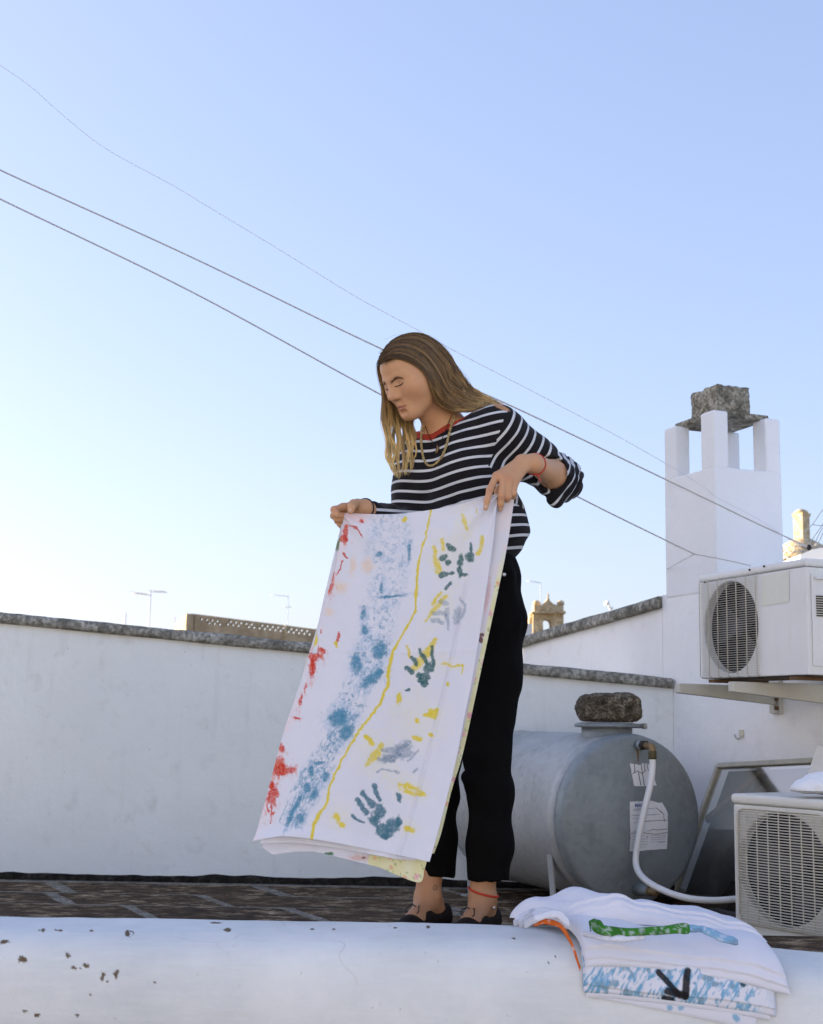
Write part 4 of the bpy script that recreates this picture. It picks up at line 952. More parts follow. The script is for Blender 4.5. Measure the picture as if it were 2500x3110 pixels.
# ================================================================= implicit surfaces: smooth unions of tapered limbs, turned into one mesh
def rcone(a, b, ra, rb):
    a, b = np.asarray(a, float), np.asarray(b, float); ab = b - a; L2 = max(1e-12, float(ab @ ab))
    def f(p):
        t = np.clip(((p - a) @ ab) / L2, 0, 1)
        return np.linalg.norm(p - a - t[..., None] * ab, axis=-1) - (ra + (rb - ra) * t)
    return f, (a + b) / 2, math.sqrt(L2) / 2 + max(ra, rb)
def ellip(c, r, F=None):
    c = np.asarray(c, float); r = np.asarray(r, float)
    def f(p):
        q = p - c
        if F is not None: q = q @ F.T
        k0 = np.linalg.norm(q / r, axis=-1); k1 = np.linalg.norm(q / (r * r), axis=-1) + 1e-9
        return k0 * (k0 - 1) / k1
    return f, c, float(r.max())
def ecap(a, b, ra, rb, F):
    """tapered limb of elliptic section; ra, rb = (half width, half depth); F rows: width, depth, axis-ish"""
    a, b = np.asarray(a, float), np.asarray(b, float); ab = b - a; L = np.linalg.norm(ab); ax = ab / L
    w = F[0] - ax * (F[0] @ ax); w = w / np.linalg.norm(w); d = np.cross(ax, w)
    def f(p):
        q = p - a; s = q @ ax; t = np.clip(s / L, 0, 1); W_ = ra[0] + (rb[0] - ra[0]) * t; D_ = ra[1] + (rb[1] - ra[1]) * t
        e = (s - t * L); m = np.minimum(W_, D_)
        k = np.sqrt(((q @ w) / W_) ** 2 + ((q @ d) / D_) ** 2 + (e / m) ** 2)
        return (k - 1) * m * 0.9
    return f, (a + b) / 2, L / 2 + max(*ra, *rb)
def sminp(a, b, k):
    h = np.clip(0.5 + 0.5 * (b - a) / k, 0, 1); return b + (a - b) * h - k * h * (1 - h)
class Shape:
    def __init__(s): s.p = []; s.disp = None
    def add(s, prim, k=0.01, op='u'): s.p.append((prim[0], prim[1], prim[2], k, op)); return s
    def limb(s, pts, rad, k=0.012):
        for i in range(len(pts) - 1): s.add(rcone(pts[i], pts[i + 1], rad[i], rad[i + 1]), k)
        return s
    def ev(s, p, prims=None):
        d = np.full(p.shape[:-1], 1.0)
        for f, c, r, k, op in (s.p if prims is None else prims):
            e = f(p)
            if op == 'u': d = sminp(d, e, k)
            else: d = -sminp(-d, e, k)
        if s.disp is not None: d = d + s.disp(p)
        return d
    def near(s, c, rad, margin): return [q for q in s.p if np.linalg.norm(q[1] - c) - q[2] < rad + margin]
def mesh_sdf(sh, h, B=14, margin=0.05):
    us = [q for q in sh.p if q[4] == 'u']
    lo = np.min([q[1] - q[2] for q in us], 0) - 3 * h; hi = np.max([q[1] + q[2] for q in us], 0) + 3 * h
    nb = np.ceil((hi - lo) / (h * B)).astype(int); N = nb * B + 2
    def cid(i): return (i[..., 0] * N[1] + i[..., 1]) * N[2] + i[..., 2]
    off = np.stack(np.meshgrid(*[np.arange(B + 1)] * 3, indexing='ij'), -1)
    half = B * h / 2; diag = half * math.sqrt(3); ids = []; pos = []; quads = []
    cc = np.stack(np.meshgrid(*[np.arange(n) for n in nb], indexing='ij'), -1).reshape(-1, 3)
    cen = lo + (cc * B + B / 2) * h
    dmin = np.full(len(cen), 9.0)
    for q in us: dmin = np.minimum(dmin, np.linalg.norm(cen - q[1], axis=1) - q[2])
    cand = np.where(dmin < diag + 0.02)[0]
    corners = np.stack(np.meshgrid(*[[0, 1]] * 3, indexing='ij'), -1).reshape(-1, 3)
    for bi in cand:
        pr = sh.near(cen[bi], diag, margin)
        if not any(q[4] == 'u' for q in pr): continue
        if abs(sh.ev(cen[bi][None], pr)[0]) > diag * 1.7 + 0.03: continue
        base = cc[bi] * B; P_ = lo + (base + off) * h; d = sh.ev(P_, pr); ins = d < 0
        if ins.all() or not ins.any(): continue
        c8 = [ins[a:B + a, b:B + b, c:B + c] for a, b, c in corners]; sm = sum(x.astype(np.int8) for x in c8)
        I = np.argwhere((sm > 0) & (sm < 8))
        if len(I):
            acc = np.zeros((len(I), 3)); cnt = np.zeros(len(I))
            for ax in range(3):
                e = np.eye(3, dtype=int)[ax]
                for u in (0, 1):
                    for v in (0, 1):
                        o1 = np.zeros(3, int); o1[(ax + 1) % 3] = u; o1[(ax + 2) % 3] = v
                        A_ = I + o1; B_ = A_ + e; da = d[A_[:, 0], A_[:, 1], A_[:, 2]]; db = d[B_[:, 0], B_[:, 1], B_[:, 2]]
                        m = (da < 0) != (db < 0); t = np.where(m, da / np.where(m, da - db, 1), 0)
                        acc += np.where(m[:, None], A_ + t[:, None] * e, 0); cnt += m
            ids.append(cid(base + I)); pos.append(lo + (base + acc / cnt[:, None]) * h)
        for ax in range(3):
            e = np.eye(3, dtype=int)[ax]
            a_ = ins[:B, :B, :B]; b_ = ins[e[0]:B + e[0], e[1]:B + e[1], e[2]:B + e[2]]; J = np.argwhere(a_ != b_)
            if not len(J): continue
            s = a_[J[:, 0], J[:, 1], J[:, 2]]; J = J + base; e1 = np.eye(3, dtype=int)[(ax + 1) % 3]; e2 = np.eye(3, dtype=int)[(ax + 2) % 3]
            q = np.stack([cid(J), cid(J - e1), cid(J - e1 - e2), cid(J - e2)], 1); q[~s] = q[~s][:, ::-1]; quads.append(q)
    ids = np.concatenate(ids); pos = np.concatenate(pos); o = np.argsort(ids); ids, pos = ids[o], pos[o]; ids, k = np.unique(ids, return_index=True); pos = pos[k]
    q = np.concatenate(quads); j = np.searchsorted(ids, q); j = np.clip(j, 0, len(ids) - 1); ok = (ids[j] == q).all(1)
    return pos, j[ok]
# ================================================================= the person: joints, placed in pixels of the photograph at their own depth
TY = R(36); TL_ = np.array([math.cos(TY), -math.sin(TY), 0]); TF_ = np.array([-math.sin(TY), -math.cos(TY), 0]); TU_ = np.array([0, 0, 1.0])
TFR = np.stack([TL_, TF_, TU_])
HY, HP = R(56), R(31)
HL = np.array([math.cos(HY), -math.sin(HY), 0]); HFh = np.array([-math.sin(HY), -math.cos(HY), 0])
HF = HFh * math.cos(HP) - np.array([0, 0, math.sin(HP)]); HU = np.cross(HF, HL)
HR = np.stack([HL, HF, HU]); HO = P(1255, 1133, 3.77)
def hl(p): return (np.asarray(p) - HO) @ HR.T        # world -> head
def hw(q): return HO + np.asarray(q, float) @ HR      # head -> world
person = empty('person', tuple(PZ(1400, 2790, 0.0)), 'person in striped top and black trousers holding up a painted sheet', 'person')

def head_shape(S):
    E = lambda c, r: ellip(hw(c), r, HR)
    C = lambda a, b, ra, rb: rcone(hw(a), hw(b), ra, rb)
    S.add(E((0, -0.014, 0.034), (0.0720, 0.090, 0.073)), 0.01)
    S.add(E((0, 0.020, 0.032), (0.065, 0.071, 0.057)), 0.03)            # forehead
    S.add(E((0, 0.022, -0.040), (0.056, 0.058, 0.066)), 0.035)          # mid face
    for s in (-1, 1):
        S.add(C((s * 0.056, -0.012, -0.052), (s * 0.020, 0.060, -0.094), 0.017, 0.017), 0.050)     # jaw
        S.add(ellip(hw((s * 0.040, 0.055, -0.032)), (0.026, 0.022, 0.024), HR), 0.040)              # cheek
        S.add(ellip(hw((s * 0.053, 0.018, -0.012)), (0.018, 0.035, 0.035), HR), 0.045)
    S.add(C((-0.009, 0.074, -0.101), (0.009, 0.074, -0.101), 0.0155, 0.0155), 0.022)                # chin
    S.add(E((0, 0.067, -0.070), (0.027, 0.020, 0.026)), 0.02)                                       # mouth mound
    for s in (-1, 1):
        S.add(C((s * 0.010, 0.0850, 0.010), (s * 0.047, 0.064, 0.012), 0.0100, 0.009), 0.016)        # brow
        S.add(ellip(hw((s * 0.0345, 0.100, 0.000)), (0.0165, 0.0185, 0.0120), HR), 0.013, 's')        # socket
        S.add(rcone(hw((s * 0.0120, 0.0790, -0.006)), hw((s * 0.0200, 0.0690, -0.008)), 0.0090, 0.0085), 0.012)      # inner corner
        S.add(ellip(hw((s * 0.0325, 0.0675, -0.002)), (0.0150, 0.0148, 0.0122), HR), 0.0035)         # closed lid
    S.add(C((0, 0.0845, 0.010), (0, 0.1070, -0.030), 0.0066, 0.0082), 0.010)                         # nose ridge
    for s in (-1, 1): S.add(C((s * 0.0075, 0.0790, 0.002), (s * 0.0105, 0.0890, -0.032), 0.0085, 0.0085), 0.014)
    S.add(rcone(hw((0, 0.1060, -0.0365)), hw((0, 0.1095, -0.0350)), 0.0102, 0.0100), 0.007)
    for s in (-1, 1):
        S.add(rcone(hw((s * 0.0105, 0.0960, -0.0400)), hw((s * 0.0118, 0.0890, -0.0410)), 0.0070, 0.0064), 0.007)
        S.add(rcone(hw((s * 0.0056, 0.1005, -0.0490)), hw((s * 0.0064, 0.0950, -0.0475)), 0.0027, 0.0025), 0.003, 's')
    S.add(rcone(hw((0, 0.088, -0.047)), hw((0, 0.087, -0.058)), 0.0040, 0.0045), 0.006)
    for s in (-1, 1):
        S.add(C((s * 0.0225, 0.0775, -0.0715), (s * 0.004, 0.0898, -0.0665), 0.0030, 0.0056), 0.006)  # upper lip
        S.add(C((s * 0.0205, 0.0775, -0.0745), (s * 0.003, 0.0882, -0.0795), 0.0032, 0.0076), 0.006)  # lower lip
    for s in (-1, 1):
        S.add(C((s * 0.0235, 0.0815, -0.0723), (0, 0.0950, -0.0722), 0.0012, 0.0013), 0.0022, 's')    # mouth line
    S.add(rcone(hw((-0.010, 0.0925, -0.0900)), hw((0.010, 0.0925, -0.0900)), 0.0055, 0.0055), 0.012, 's')
J = {}
J['nk0'] = P(1352, 1300, 3.885); J['nk1'] = hw((0, -0.030, -0.050))
J['ls'] = P(1524, 1306, 3.79); J['le'] = P(1710, 1458, 3.90); J['lw'] = P(1622, 1408, 3.635)
J['rs'] = P(1262, 1385, 3.97); J['re'] = P(1228, 1600, 3.86); J['rw'] = P(1106, 1546, 3.66)
J['lh'] = P(1495, 1850, 3.84); J['lk'] = P(1480, 2310, 3.815); J['la'] = P(1466, 2722, 3.815)
J['rh'] = P(1350, 1850, 3.93); J['rk'] = P(1332, 2300, 3.895); J['ra'] = P(1300, 2722, 3.865)
B_ = Shape(); head_shape(B_)
B_.add(rcone(J['nk0'], J['nk1'], 0.056, 0.050), 0.03)
B_.add(rcone(J['nk0'] + np.array([0.02, 0.01, -0.03]), hw((0, 0.018, -0.075)), 0.045, 0.030), 0.03)
ch0 = P(1385, 1420, 3.885); ws0 = P(1415, 1660, 3.89); pv0 = P(1422, 1810, 3.885)
B_.add(ecap(J['nk0'] + np.array([0, 0, -0.035]), ch0, (0.085, 0.060), (0.130, 0.090), TFR), 0.04)
B_.add(ecap(ch0, ws0, (0.130, 0.090), (0.115, 0.080), TFR), 0.04); B_.add(ecap(ws0, pv0, (0.115, 0.08), (0.135, 0.09), TFR), 0.04)
B_.add(rcone(J['nk0'] + np.array([0.03, -0.02, -0.045]), J['ls'] + np.array([-0.02, 0, -0.012]), 0.042, 0.040), 0.04)
B_.add(rcone(J['nk0'] + np.array([-0.03, 0.02, -0.045]), J['rs'] + np.array([0.02, 0, -0.012]), 0.042, 0.040), 0.04)
# collar bones
for s, q in ((1, 'ls'), (-1, 'rs')):
    a = J['nk0'] + TF_ * 0.055 + TL_ * s * 0.018 + np.array([0, 0, -0.048]); B_.add(rcone(a, J[q] + TF_ * 0.02, 0.008, 0.008), 0.02)
B_.limb([J['ls'], J['le']], [0.046, 0.038], 0.03); B_.limb([J['le'], J['le'] * 0.62 + J['lw'] * 0.38, J['lw']], [0.037, 0.039, 0.0255], 0.02)
B_.limb([J['rs'], J['re']], [0.046, 0.037], 0.03); B_.limb([J['re'], J['re'] * 0.6 + J['rw'] * 0.4, J['rw']], [0.036, 0.036, 0.025], 0.02)
B_.limb([J['lh'], J['lk'], J['lk'] * 0.65 + J['la'] * 0.35, J['la'] * 0.86 + J['lk'] * 0.14, J['la']], [0.055, 0.036, 0.036, 0.030, 0.034], 0.03)
B_.limb([J['rh'], J['rk'], J['rk'] * 0.65 + J['ra'] * 0.35, J['ra'] * 0.86 + J['rk'] * 0.14, J['ra']], [0.055, 0.036, 0.036, 0.030, 0.034], 0.03)
# ---- feet
FT = {}
for s, (an, heel, toe) in {'l': ('la', P(1484, 2775, 3.838), P(1386, 2796, 3.69)), 'r': ('ra', P(1335, 2772, 3.885), P(1202, 2796, 3.715))}.items():
    heel = heel.copy(); toe = toe.copy(); heel[2] = 0.034; toe[2] = 0.022; FT[s] = (heel, toe); ball = heel * 0.3 + toe * 0.7; ball[2] = 0.026
    d = nrm((toe - heel) * np.array([1, 1, 0])); side = np.array([-d[1], d[0], 0])
    B_.limb([J[an], heel + np.array([0, 0, 0.008]) + d * 0.008], [0.035, 0.028], 0.02)
    B_.limb([J[an] + np.array([0, 0, -0.015]), heel * 0.45 + toe * 0.55 + np.array([0, 0, 0.012]), ball, toe - d * 0.02], [0.034, 0.026, 0.024, 0.016], 0.02)
    for w in (-1, 1): B_.add(ellip(J[an] + side * w * 0.031 + np.array([0, 0, 0.004]), (0.011, 0.011, 0.013)), 0.012)
# ---- hands
def finger(pts, r, k=0.006):
    pts = [P(*q) for q in pts]; B_.limb(pts, r, k); return pts
wl = J['lw']; kn = [P(1509, 1446, 3.572), P(1530, 1447, 3.562), P(1548, 1454, 3.563), P(1565, 1463, 3.572)]
cw = P(1592, 1404, 3.622)
B_.limb([wl, cw], [0.0255, 0.0225], 0.015)
for q, r in zip(kn, (0.0125, 0.0130, 0.0125, 0.0115)): B_.add(rcone(cw + (q - cw) * 0.10, q, 0.0190, r), 0.014)
TIPS = {}
TIPS['li'] = finger([(1508, 1446, 3.570), (1488, 1488, 3.543), (1480, 1520, 3.529), (1475, 1543, 3.527)], [0.0108, 0.0093, 0.0083, 0.0070])
TIPS['lm'] = finger([(1530, 1448, 3.560), (1523, 1505, 3.540), (1521, 1530, 3.548), (1520, 1546, 3.558)], [0.0112, 0.0097, 0.0086, 0.0073])
finger([(1548, 1456, 3.562), (1543, 1508, 3.548), (1541, 1516, 3.570), (1541, 1500, 3.585)], [0.0108, 0.0094, 0.0085, 0.0072])
finger([(1565, 1464, 3.571), (1560, 1498, 3.560), (1559, 1508, 3.580), (1558, 1494, 3.592)], [0.0098, 0.0084, 0.0076, 0.0066])
finger([(1578, 1412, 3.632), (1540, 1450, 3.612), (1515, 1490, 3.597), (1505, 1515, 3.583)], [0.0150, 0.0125, 0.0100, 0.0085], 0.010)
wr_ = J['rw']; cr = P(1085, 1543, 3.645)
B_.limb([wr_, cr], [0.025, 0.0215], 0.015)
kr = [P(1042, 1541, 3.622), P(1044, 1553, 3.640), P(1050, 1566, 3.654), P(1058, 1578, 3.664)]
for q, r in zip(kr, (0.0122, 0.0122, 0.0118, 0.0108)): B_.add(rcone(cr, q, 0.0180, r), 0.014)
finger([(1042, 1541, 3.622), (1015, 1548, 3.597), (1021, 1562, 3.588), (1045, 1566, 3.604)], [0.0112, 0.0096, 0.0088, 0.0076])
finger([(1044, 1553, 3.640), (1014, 1566, 3.615), (1024, 1576, 3.606), (1050, 1578, 3.615)], [0.0112, 0.0096, 0.0088, 0.0076])
finger([(1050, 1566, 3.654), (1026, 1582, 3.630), (1034, 1592, 3.622), (1058, 1590, 3.626)], [0.0108, 0.0092, 0.0084, 0.0072])
finger([(1058, 1578, 3.664), (1038, 1597, 3.640), (1044, 1603, 3.634), (1062, 1598, 3.634)], [0.0096, 0.0080, 0.0074, 0.0064])
TIPS['rt'] = finger([(1090, 1537, 3.640), (1074, 1531, 3.600), (1068, 1540, 3.580), (1065, 1553, 3.575)], [0.0145, 0.0120, 0.0100, 0.0080], 0.009)
V, Q = mesh_sdf(B_, 0.0022)
# ---- skin colouring: lips, cheeks, lids, knuckles, scalp
L = hl(V); x, y, z = L.T; inh = (np.linalg.norm(L, axis=1) < 0.17)
skin = np.array([0.56, 0.298, 0.155]); col = np.tile(skin, (len(V), 1)); col *= (1 + 0.07 * fbm(V * 22, 3) + 0.05 * fbm(V * 90, 2))[:, None]
def tint(m, c, a=1.0):
    global col
    col = col * (1 - (m * a)[:, None]) + np.asarray(c) * (m * a)[:, None]
g_ = lambda c, r: np.exp(-(((x - c[0]) / r[0]) ** 2 + ((y - c[1]) / r[1]) ** 2 + ((z - c[2]) / r[2]) ** 2)) * inh
for s in (-1, 1): tint(g_((s * 0.042, 0.06, -0.035), (0.022, 0.03, 0.02)), (0.52, 0.245, 0.155), 0.5)
tint(g_((0, 0.105, -0.036), (0.014, 0.014, 0.012)), (0.56, 0.27, 0.18), 0.45)
lipw = sm01(1.15, 0.8, np.sqrt((x / 0.0245) ** 2 + ((z + 0.0735) / (0.0105 * np.clip(1.1 - np.abs(x) / 0.03, 0.15, 1))) ** 2)) * (y > 0.06) * inh
tint(lipw, (0.52, 0.20, 0.14), 0.8)
mline = np.exp(-((z + 0.0722) / 0.0017) ** 2) * (np.abs(x) < 0.0245) * (y > 0.06) * inh; tint(mline, (0.13, 0.045, 0.032), 0.85)  # shade of the groove between the lips painted into the skin
for s in (-1, 1):
    lid = np.exp(-(((x - s * 0.0325) / 0.018) ** 2 + ((z - 0.004) / 0.011) ** 2)) * (y > 0.05) * inh; tint(lid, (0.36, 0.19, 0.115), 0.55)
    cre = np.exp(-(((z - (0.0085 - ((x - s * 0.0325) / 0.03) ** 2 * 0.012)) / 0.0018) ** 2)) * (np.abs(x - s * 0.0325) < 0.018) * (y > 0.05) * inh; tint(cre, (0.20, 0.10, 0.06), 0.5)  # shade of the lid crease painted as a dark line
    tint(g_((s * 0.0062, 0.098, -0.0490), (0.0035, 0.006, 0.0026)), (0.10, 0.04, 0.025), 0.8)  # shade inside the nostrils painted dark
scalp = inh * np.maximum(sm01(0.066, 0.080, z + 0.30 * (y - 0.06) + 0.25 * np.abs(x)), sm01(0.028, 0.008, y + 0.30 * np.clip(z, -0.1, 0.1) * 0) * (z > -0.06) * (np.abs(x) > 0.03))
tint(np.clip(scalp, 0, 1), (0.075, 0.046, 0.022), 0.95)
legs_ = sm01(0.25, 0.1, V[:, 2]); tint(legs_, (0.33, 0.16, 0.08), 0.7)
for q_ in ((1487, 1490, 3.535), (1523, 1507, 3.532), (1543, 1510, 3.540), (1509, 1446, 3.562), (1530, 1447, 3.552), (1548, 1454, 3.553), (1015, 1548, 3.587), (1014, 1566, 3.605), (1026, 1582, 3.62)):
    dk = np.linalg.norm(V - P(*q_), axis=1); tint(np.exp(-(dk / 0.010) ** 2), (0.50, 0.215, 0.125), 0.5)
# finger nails
NAIL = np.array([0.60, 0.40, 0.31])
for kk, dirw in (('li', (-0.1, -1.0, 0.1)), ('rt', (-0.3, -1, 0.2)), ('lm', (-0.1, -1.0, -0.1))):
    tp_ = TIPS[kk][-1]; c = tp_ + nrm(dirw) * 0.006 + nrm(TIPS[kk][-2] - tp_) * 0.002
    tint(sm01(0.0062, 0.0045, np.linalg.norm(V - c, axis=1)), NAIL, 0.8)
# tiny tattoo above the ankle
tt = P(1322, 2697, J['ra'][1] - 0.033); dq = np.linalg.norm((V - tt)[:, [0, 2]], axis=1); tint(((np.abs(dq - 0.0055) < 0.0018) | (dq < 0.0015)) * (V[:, 1] < J['ra'][1]) * 1.0, (0.10, 0.06, 0.05), 0.7)
g = NT('skin'); c = g.coord()
mskin = g.bsdf(g.attr('Col'), 0.52, 0, 0.35, g.bump(g.noise(c, 420, 3), 0.12, 0.0008))
bs = [n for n in g.t.nodes if n.type == 'BSDF_PRINCIPLED'][0]; bs.inputs['Subsurface Weight'].default_value = 0.03; bs.inputs['Subsurface Radius'].default_value = (1, 0.35, 0.2); bs.inputs['Subsurface Scale'].default_value = 0.006
fast_mesh('body', V, Q, mskin, person, {'Col': np.clip(col, 0.005, 1)})

# ================================================================= trousers
T_ = Shape()
wst = P(1418, 1668, 3.885)
T_.add(ecap(wst, P(1424, 1760, 3.885), (0.132, 0.102), (0.154, 0.114), TFR), 0.02)
T_.add(ecap(P(1424, 1760, 3.885), P(1430, 1900, 3.885), (0.154, 0.114), (0.156, 0.110), TFR), 0.03)
T_.limb([P(1497, 1880, 3.85), P(1503, 2040, 3.84), P(1480, 2290, 3.82), P(1491, 2400, 3.825), P(1487, 2560, 3.82), P(1483, 2664, 3.815)], [0.094, 0.077, 0.064, 0.062, 0.060, 0.058], 0.03)
T_.limb([P(1352, 1880, 3.92), P(1345, 2040, 3.915), P(1335, 2290, 3.895), P(1330, 2400, 3.885), P(1327, 2560, 3.875), P(1328, 2650, 3.87)], [0.094, 0.078, 0.064, 0.058, 0.052, 0.049], 0.03)
T_.add(rcone(P(1420, 2362, 3.78), P(1432, 2384, 3.80), 0.018, 0.020), 0.02)                # knee crease
T_.add(ellip(P(1492, 2712, 3.815), (0.09, 0.09, 0.042)), 0.004, 's'); T_.add(ellip(P(1330, 2700, 3.87), (0.075, 0.075, 0.042)), 0.004, 's')
def tdisp(p):
    q = p * np.array([16, 16, 9.0]); return 0.0050 * vnoise(q) + 0.0026 * vnoise(p * np.array([40, 40, 22.0]) + 5)
T_.disp = tdisp
V, Q = mesh_sdf(T_, 0.0052)
mtr = plain('black denim', (0.0028, 0.0025, 0.0026), 0.9, spec=0.1, var=0.3, scale=200, bump=0.3, bscale=500, bdist=0.001)
tro = fast_mesh('trousers', V, Q, mtr, person)
bt = P(1531, 1745, 3.745); lathe('button', [(0, 0.0055), (0.003, 0.0055), (0.004, 0.004), (0.0042, 0.001)], bt, (0.2, -1, 0), plain('steel button', (0.5, 0.5, 0.5), 0.35, 0.9), tro, 14)

# ================================================================= striped top
S_ = Shape()
TC = [(J['nk0'] + np.array([0.012, 0.008, -0.052]), (0.125, 0.066)), (P(1390, 1385, 3.885), (0.158, 0.103)), (P(1398, 1500, 3.885), (0.164, 0.112)), (P(1412, 1610, 3.885), (0.164, 0.118)), (P(1419, 1652, 3.885), (0.150, 0.113))]
for (a, ra), (b, rb) in zip(TC[:-1], TC[1:]): S_.add(ecap(a, b, ra, rb, TFR), 0.04)
S_.add(rcone(J['nk0'] + np.array([0.05, -0.03, -0.052]), J['ls'] + np.array([0.0, 0, 0.004]), 0.058, 0.058), 0.045)
S_.add(rcone(J['nk0'] + np.array([-0.04, 0.03, -0.052]), J['rs'] + np.array([0.0, 0, -0.008]), 0.056, 0.054), 0.045)
# bust
for s in (-1, 1): S_.add(ellip(P(1382, 1430, 3.885) + TL_ * s * 0.068 + TF_ * 0.068, (0.062, 0.058, 0.060), TFR), 0.05)
S_.add(rcone(P(1560, 1628, 3.83), P(1535, 1560, 3.84), 0.036, 0.045), 0.05)                       # blousing over the waistband
nT = len(S_.p)
le2 = J['le'] * 0.70 + J['lw'] * 0.30
S_.limb([J['ls'], J['ls'] * 0.5 + J['le'] * 0.5 + np.array([0, 0, -0.008]), J['le']], [0.066, 0.064, 0.058], 0.03)
S_.limb([J['le'], le2], [0.056, 0.057], 0.03)
S_.add(rcone(P(1722, 1480, 3.86), P(1690, 1512, 3.82), 0.030, 0.030), 0.04)
S_.add(rcone(le2, le2 + nrm(J['lw'] - J['le']) * 0.012, 0.060, 0.058), 0.01)                       # rolled cuff
S_.limb([J['rs'], J['re']], [0.060, 0.050], 0.03)
re2 = J['re'] * 0.16 + J['rw'] * 0.84
S_.limb([J['re'], J['re'] * 0.5 + J['rw'] * 0.5, re2], [0.048, 0.041, 0.033], 0.03)
# openings: neckline, cuffs
nkn = nrm(np.array([-0.30, -0.26, 1.0])); nkc = J['nk0'] + np.array([0.010, -0.002, -0.010])
S_.add(ecap(nkc - nkn * 0.055, nkc + nkn * 0.16, (0.088, 0.068), (0.110, 0.085), TFR), 0.008, 's')
ad = nrm(J['lw'] - J['le']); S_.add(rcone(le2 + ad * 0.052, le2 + ad * 0.13, 0.052, 0.06), 0.006, 's')
ar = nrm(J['rw'] - J['re']); S_.add(rcone(re2 + ar * 0.042, re2 + ar * 0.1, 0.033, 0.04), 0.004, 's')
prT = S_.p[:nT]
def ev_list(pl, p):
    d = np.full(p.shape[:-1], 1.0)
    for f, c, r, k, op in pl: d = sminp(d, f(p), k)
    return d
def arm_t(p):
    """coordinate along the sleeves (m), measured from the shoulder"""
    a = J['ls']; b = J['le']; ab = b - a; L1 = np.linalg.norm(ab); t1 = np.clip(((p - a) @ ab) / L1 ** 2, -0.3, 1.0); d1 = np.linalg.norm(p - a - t1[..., None] * ab, axis=-1)
    cd = le2 - b; L2 = np.linalg.norm(cd); t2 = np.clip(((p - b) @ cd) / L2 ** 2, 0, 1.8); d2 = np.linalg.norm(p - b - t2[..., None] * cd, axis=-1)
    tt_ = ((p - a) @ ab) / L1 ** 2; return tt_ * L1, np.minimum(d1, d2)
def sdisp(p):
    s, dd = arm_t(p); onarm = sm01(0.09, 0.06, dd) * sm01(0.02, 0.08, s)
    n = 0.0048 * vnoise(p * np.array([9, 9, 14.0])) + 0.0030 * vnoise(p * np.array([26, 26, 34.0]) + 3)
    # gathers around the elbow and drag folds under the bust
    n = n + onarm * sm01(0.10, 0.24, s) * 0.0045 * np.sin(s * 190 + 4 * vnoise(p * 20)) 
    q = (p - ch0) @ TFR.T
    n = n + 0.0045 * sm01(-0.05, -0.16, q[..., 2]) * np.sin(q[..., 0] * 75 + 22 * q[..., 2] + 2.5 * vnoise(p * 11))
    return n
S_.disp = sdisp
V, Q = mesh_sdf(S_, 0.0044)
# stripes are knitted: the coordinate runs along the garment
dT = ev_list(prT, V); sA, dA = arm_t(V)
ab = J['re'] - J['rs']; Lr = np.linalg.norm(ab); tR = np.clip(((V - J['rs']) @ ab) / Lr ** 2, -0.3, 1.0); dR1 = np.linalg.norm(V - J['rs'] - tR[:, None] * ab, axis=1)
cd = J['rw'] - J['re']; Lr2 = np.linalg.norm(cd); tR2 = np.clip(((V - J['re']) @ cd) / Lr2 ** 2, 0, 1.2); dR2 = np.linalg.norm(V - J['re'] - tR2[:, None] * cd, axis=1)
wR = sm01(-0.02, 0.02, dR1 - dR2); sR = tR * Lr * (1 - wR) + (Lr + tR2 * Lr2) * wR; dR = np.minimum(dR1, dR2)
ls_n = nrm(J['le'] - J['ls']); seam = (V - J['ls']) @ nrm(np.array([0.80, -0.10, -0.28])) - 0.004       # armhole seam plane
left = sm01(-0.0015, 0.0015, np.where(dA < 0.13, seam, -0.05)) * (V[:, 0] > J['ls'][0] - 0.06)
right = (dR2 < 0.062) & (wR > 0.6) & ((V - ch0) @ TL_ < -0.13)
q = (V - ch0) @ TFR.T
vt = V[:, 2] - 0.17 * (V[:, 0] - ch0[0]) + 0.010 * np.exp(-((q[:, 0] / 0.10) ** 2)) - 0.02 * sm01(0.0, 0.16, -q[:, 0])
sv = np.where(left > 0.5, sA + 0.6, np.where(right, sR + 0.9, vt))
# the armhole is a hard line: keep both coordinates and blend by mask in the material
neck = ((V - nkc) @ nkn); rad = (V - nkc) - neck[:, None] * nkn; wq = rad @ (TL_ - nkn * (TL_ @ nkn)); dq = rad @ (TF_ - nkn * (TF_ @ nkn))
rn = np.sqrt((wq / 0.0935) ** 2 + (dq / 0.0735) ** 2)
collar = sm01(1.215, 1.185, rn + 0.0 * neck) * sm01(0.15, 0.6, (V - nkc) @ TF_ / 0.06 + 0.6) * sm01(-0.075, -0.06, neck)
slp = PX(V); slit = sm01(1.1, 0.9, np.hypot((slp[:, 0] - 1522) / 26, (slp[:, 1] - 1236 - 0.42 * (slp[:, 0] - 1522)) / 7)) * (V[:, 1] < J['ls'][1] + 0.02)
g = NT('striped jersey'); c = g.coord()
def band(sock, per, wid, ph):
    m = g.math('FRACT', g.math('ADD', g.math('DIVIDE', sock, per), ph)); a = g.math('GREATER_THAN', m, 1 - wid); return a
ts = band(g.attr('vt', 'Fac'), 0.0305, 0.255, 0.1); as_ = band(g.attr('sa', 'Fac'), 0.0305, 0.25, 0.35); rs_ = band(g.attr('sr', 'Fac'), 0.0290, 0.25, 0.2)
lm2 = g.math('GREATER_THAN', g.attr('left', 'Fac'), 0.5); rm2 = g.math('GREATER_THAN', g.attr('right', 'Fac'), 0.5)
st = g.mix(lm2, ts, as_); st = g.mix(rm2, st, rs_)
n_ = g.noise(c, 260, 3, 0.6)
dark = g.mix(n_, (0.006, 0.0052, 0.0065), (0.018, 0.016, 0.018)); wht = g.mix(n_, (0.52, 0.53, 0.55), (0.66, 0.67, 0.69))
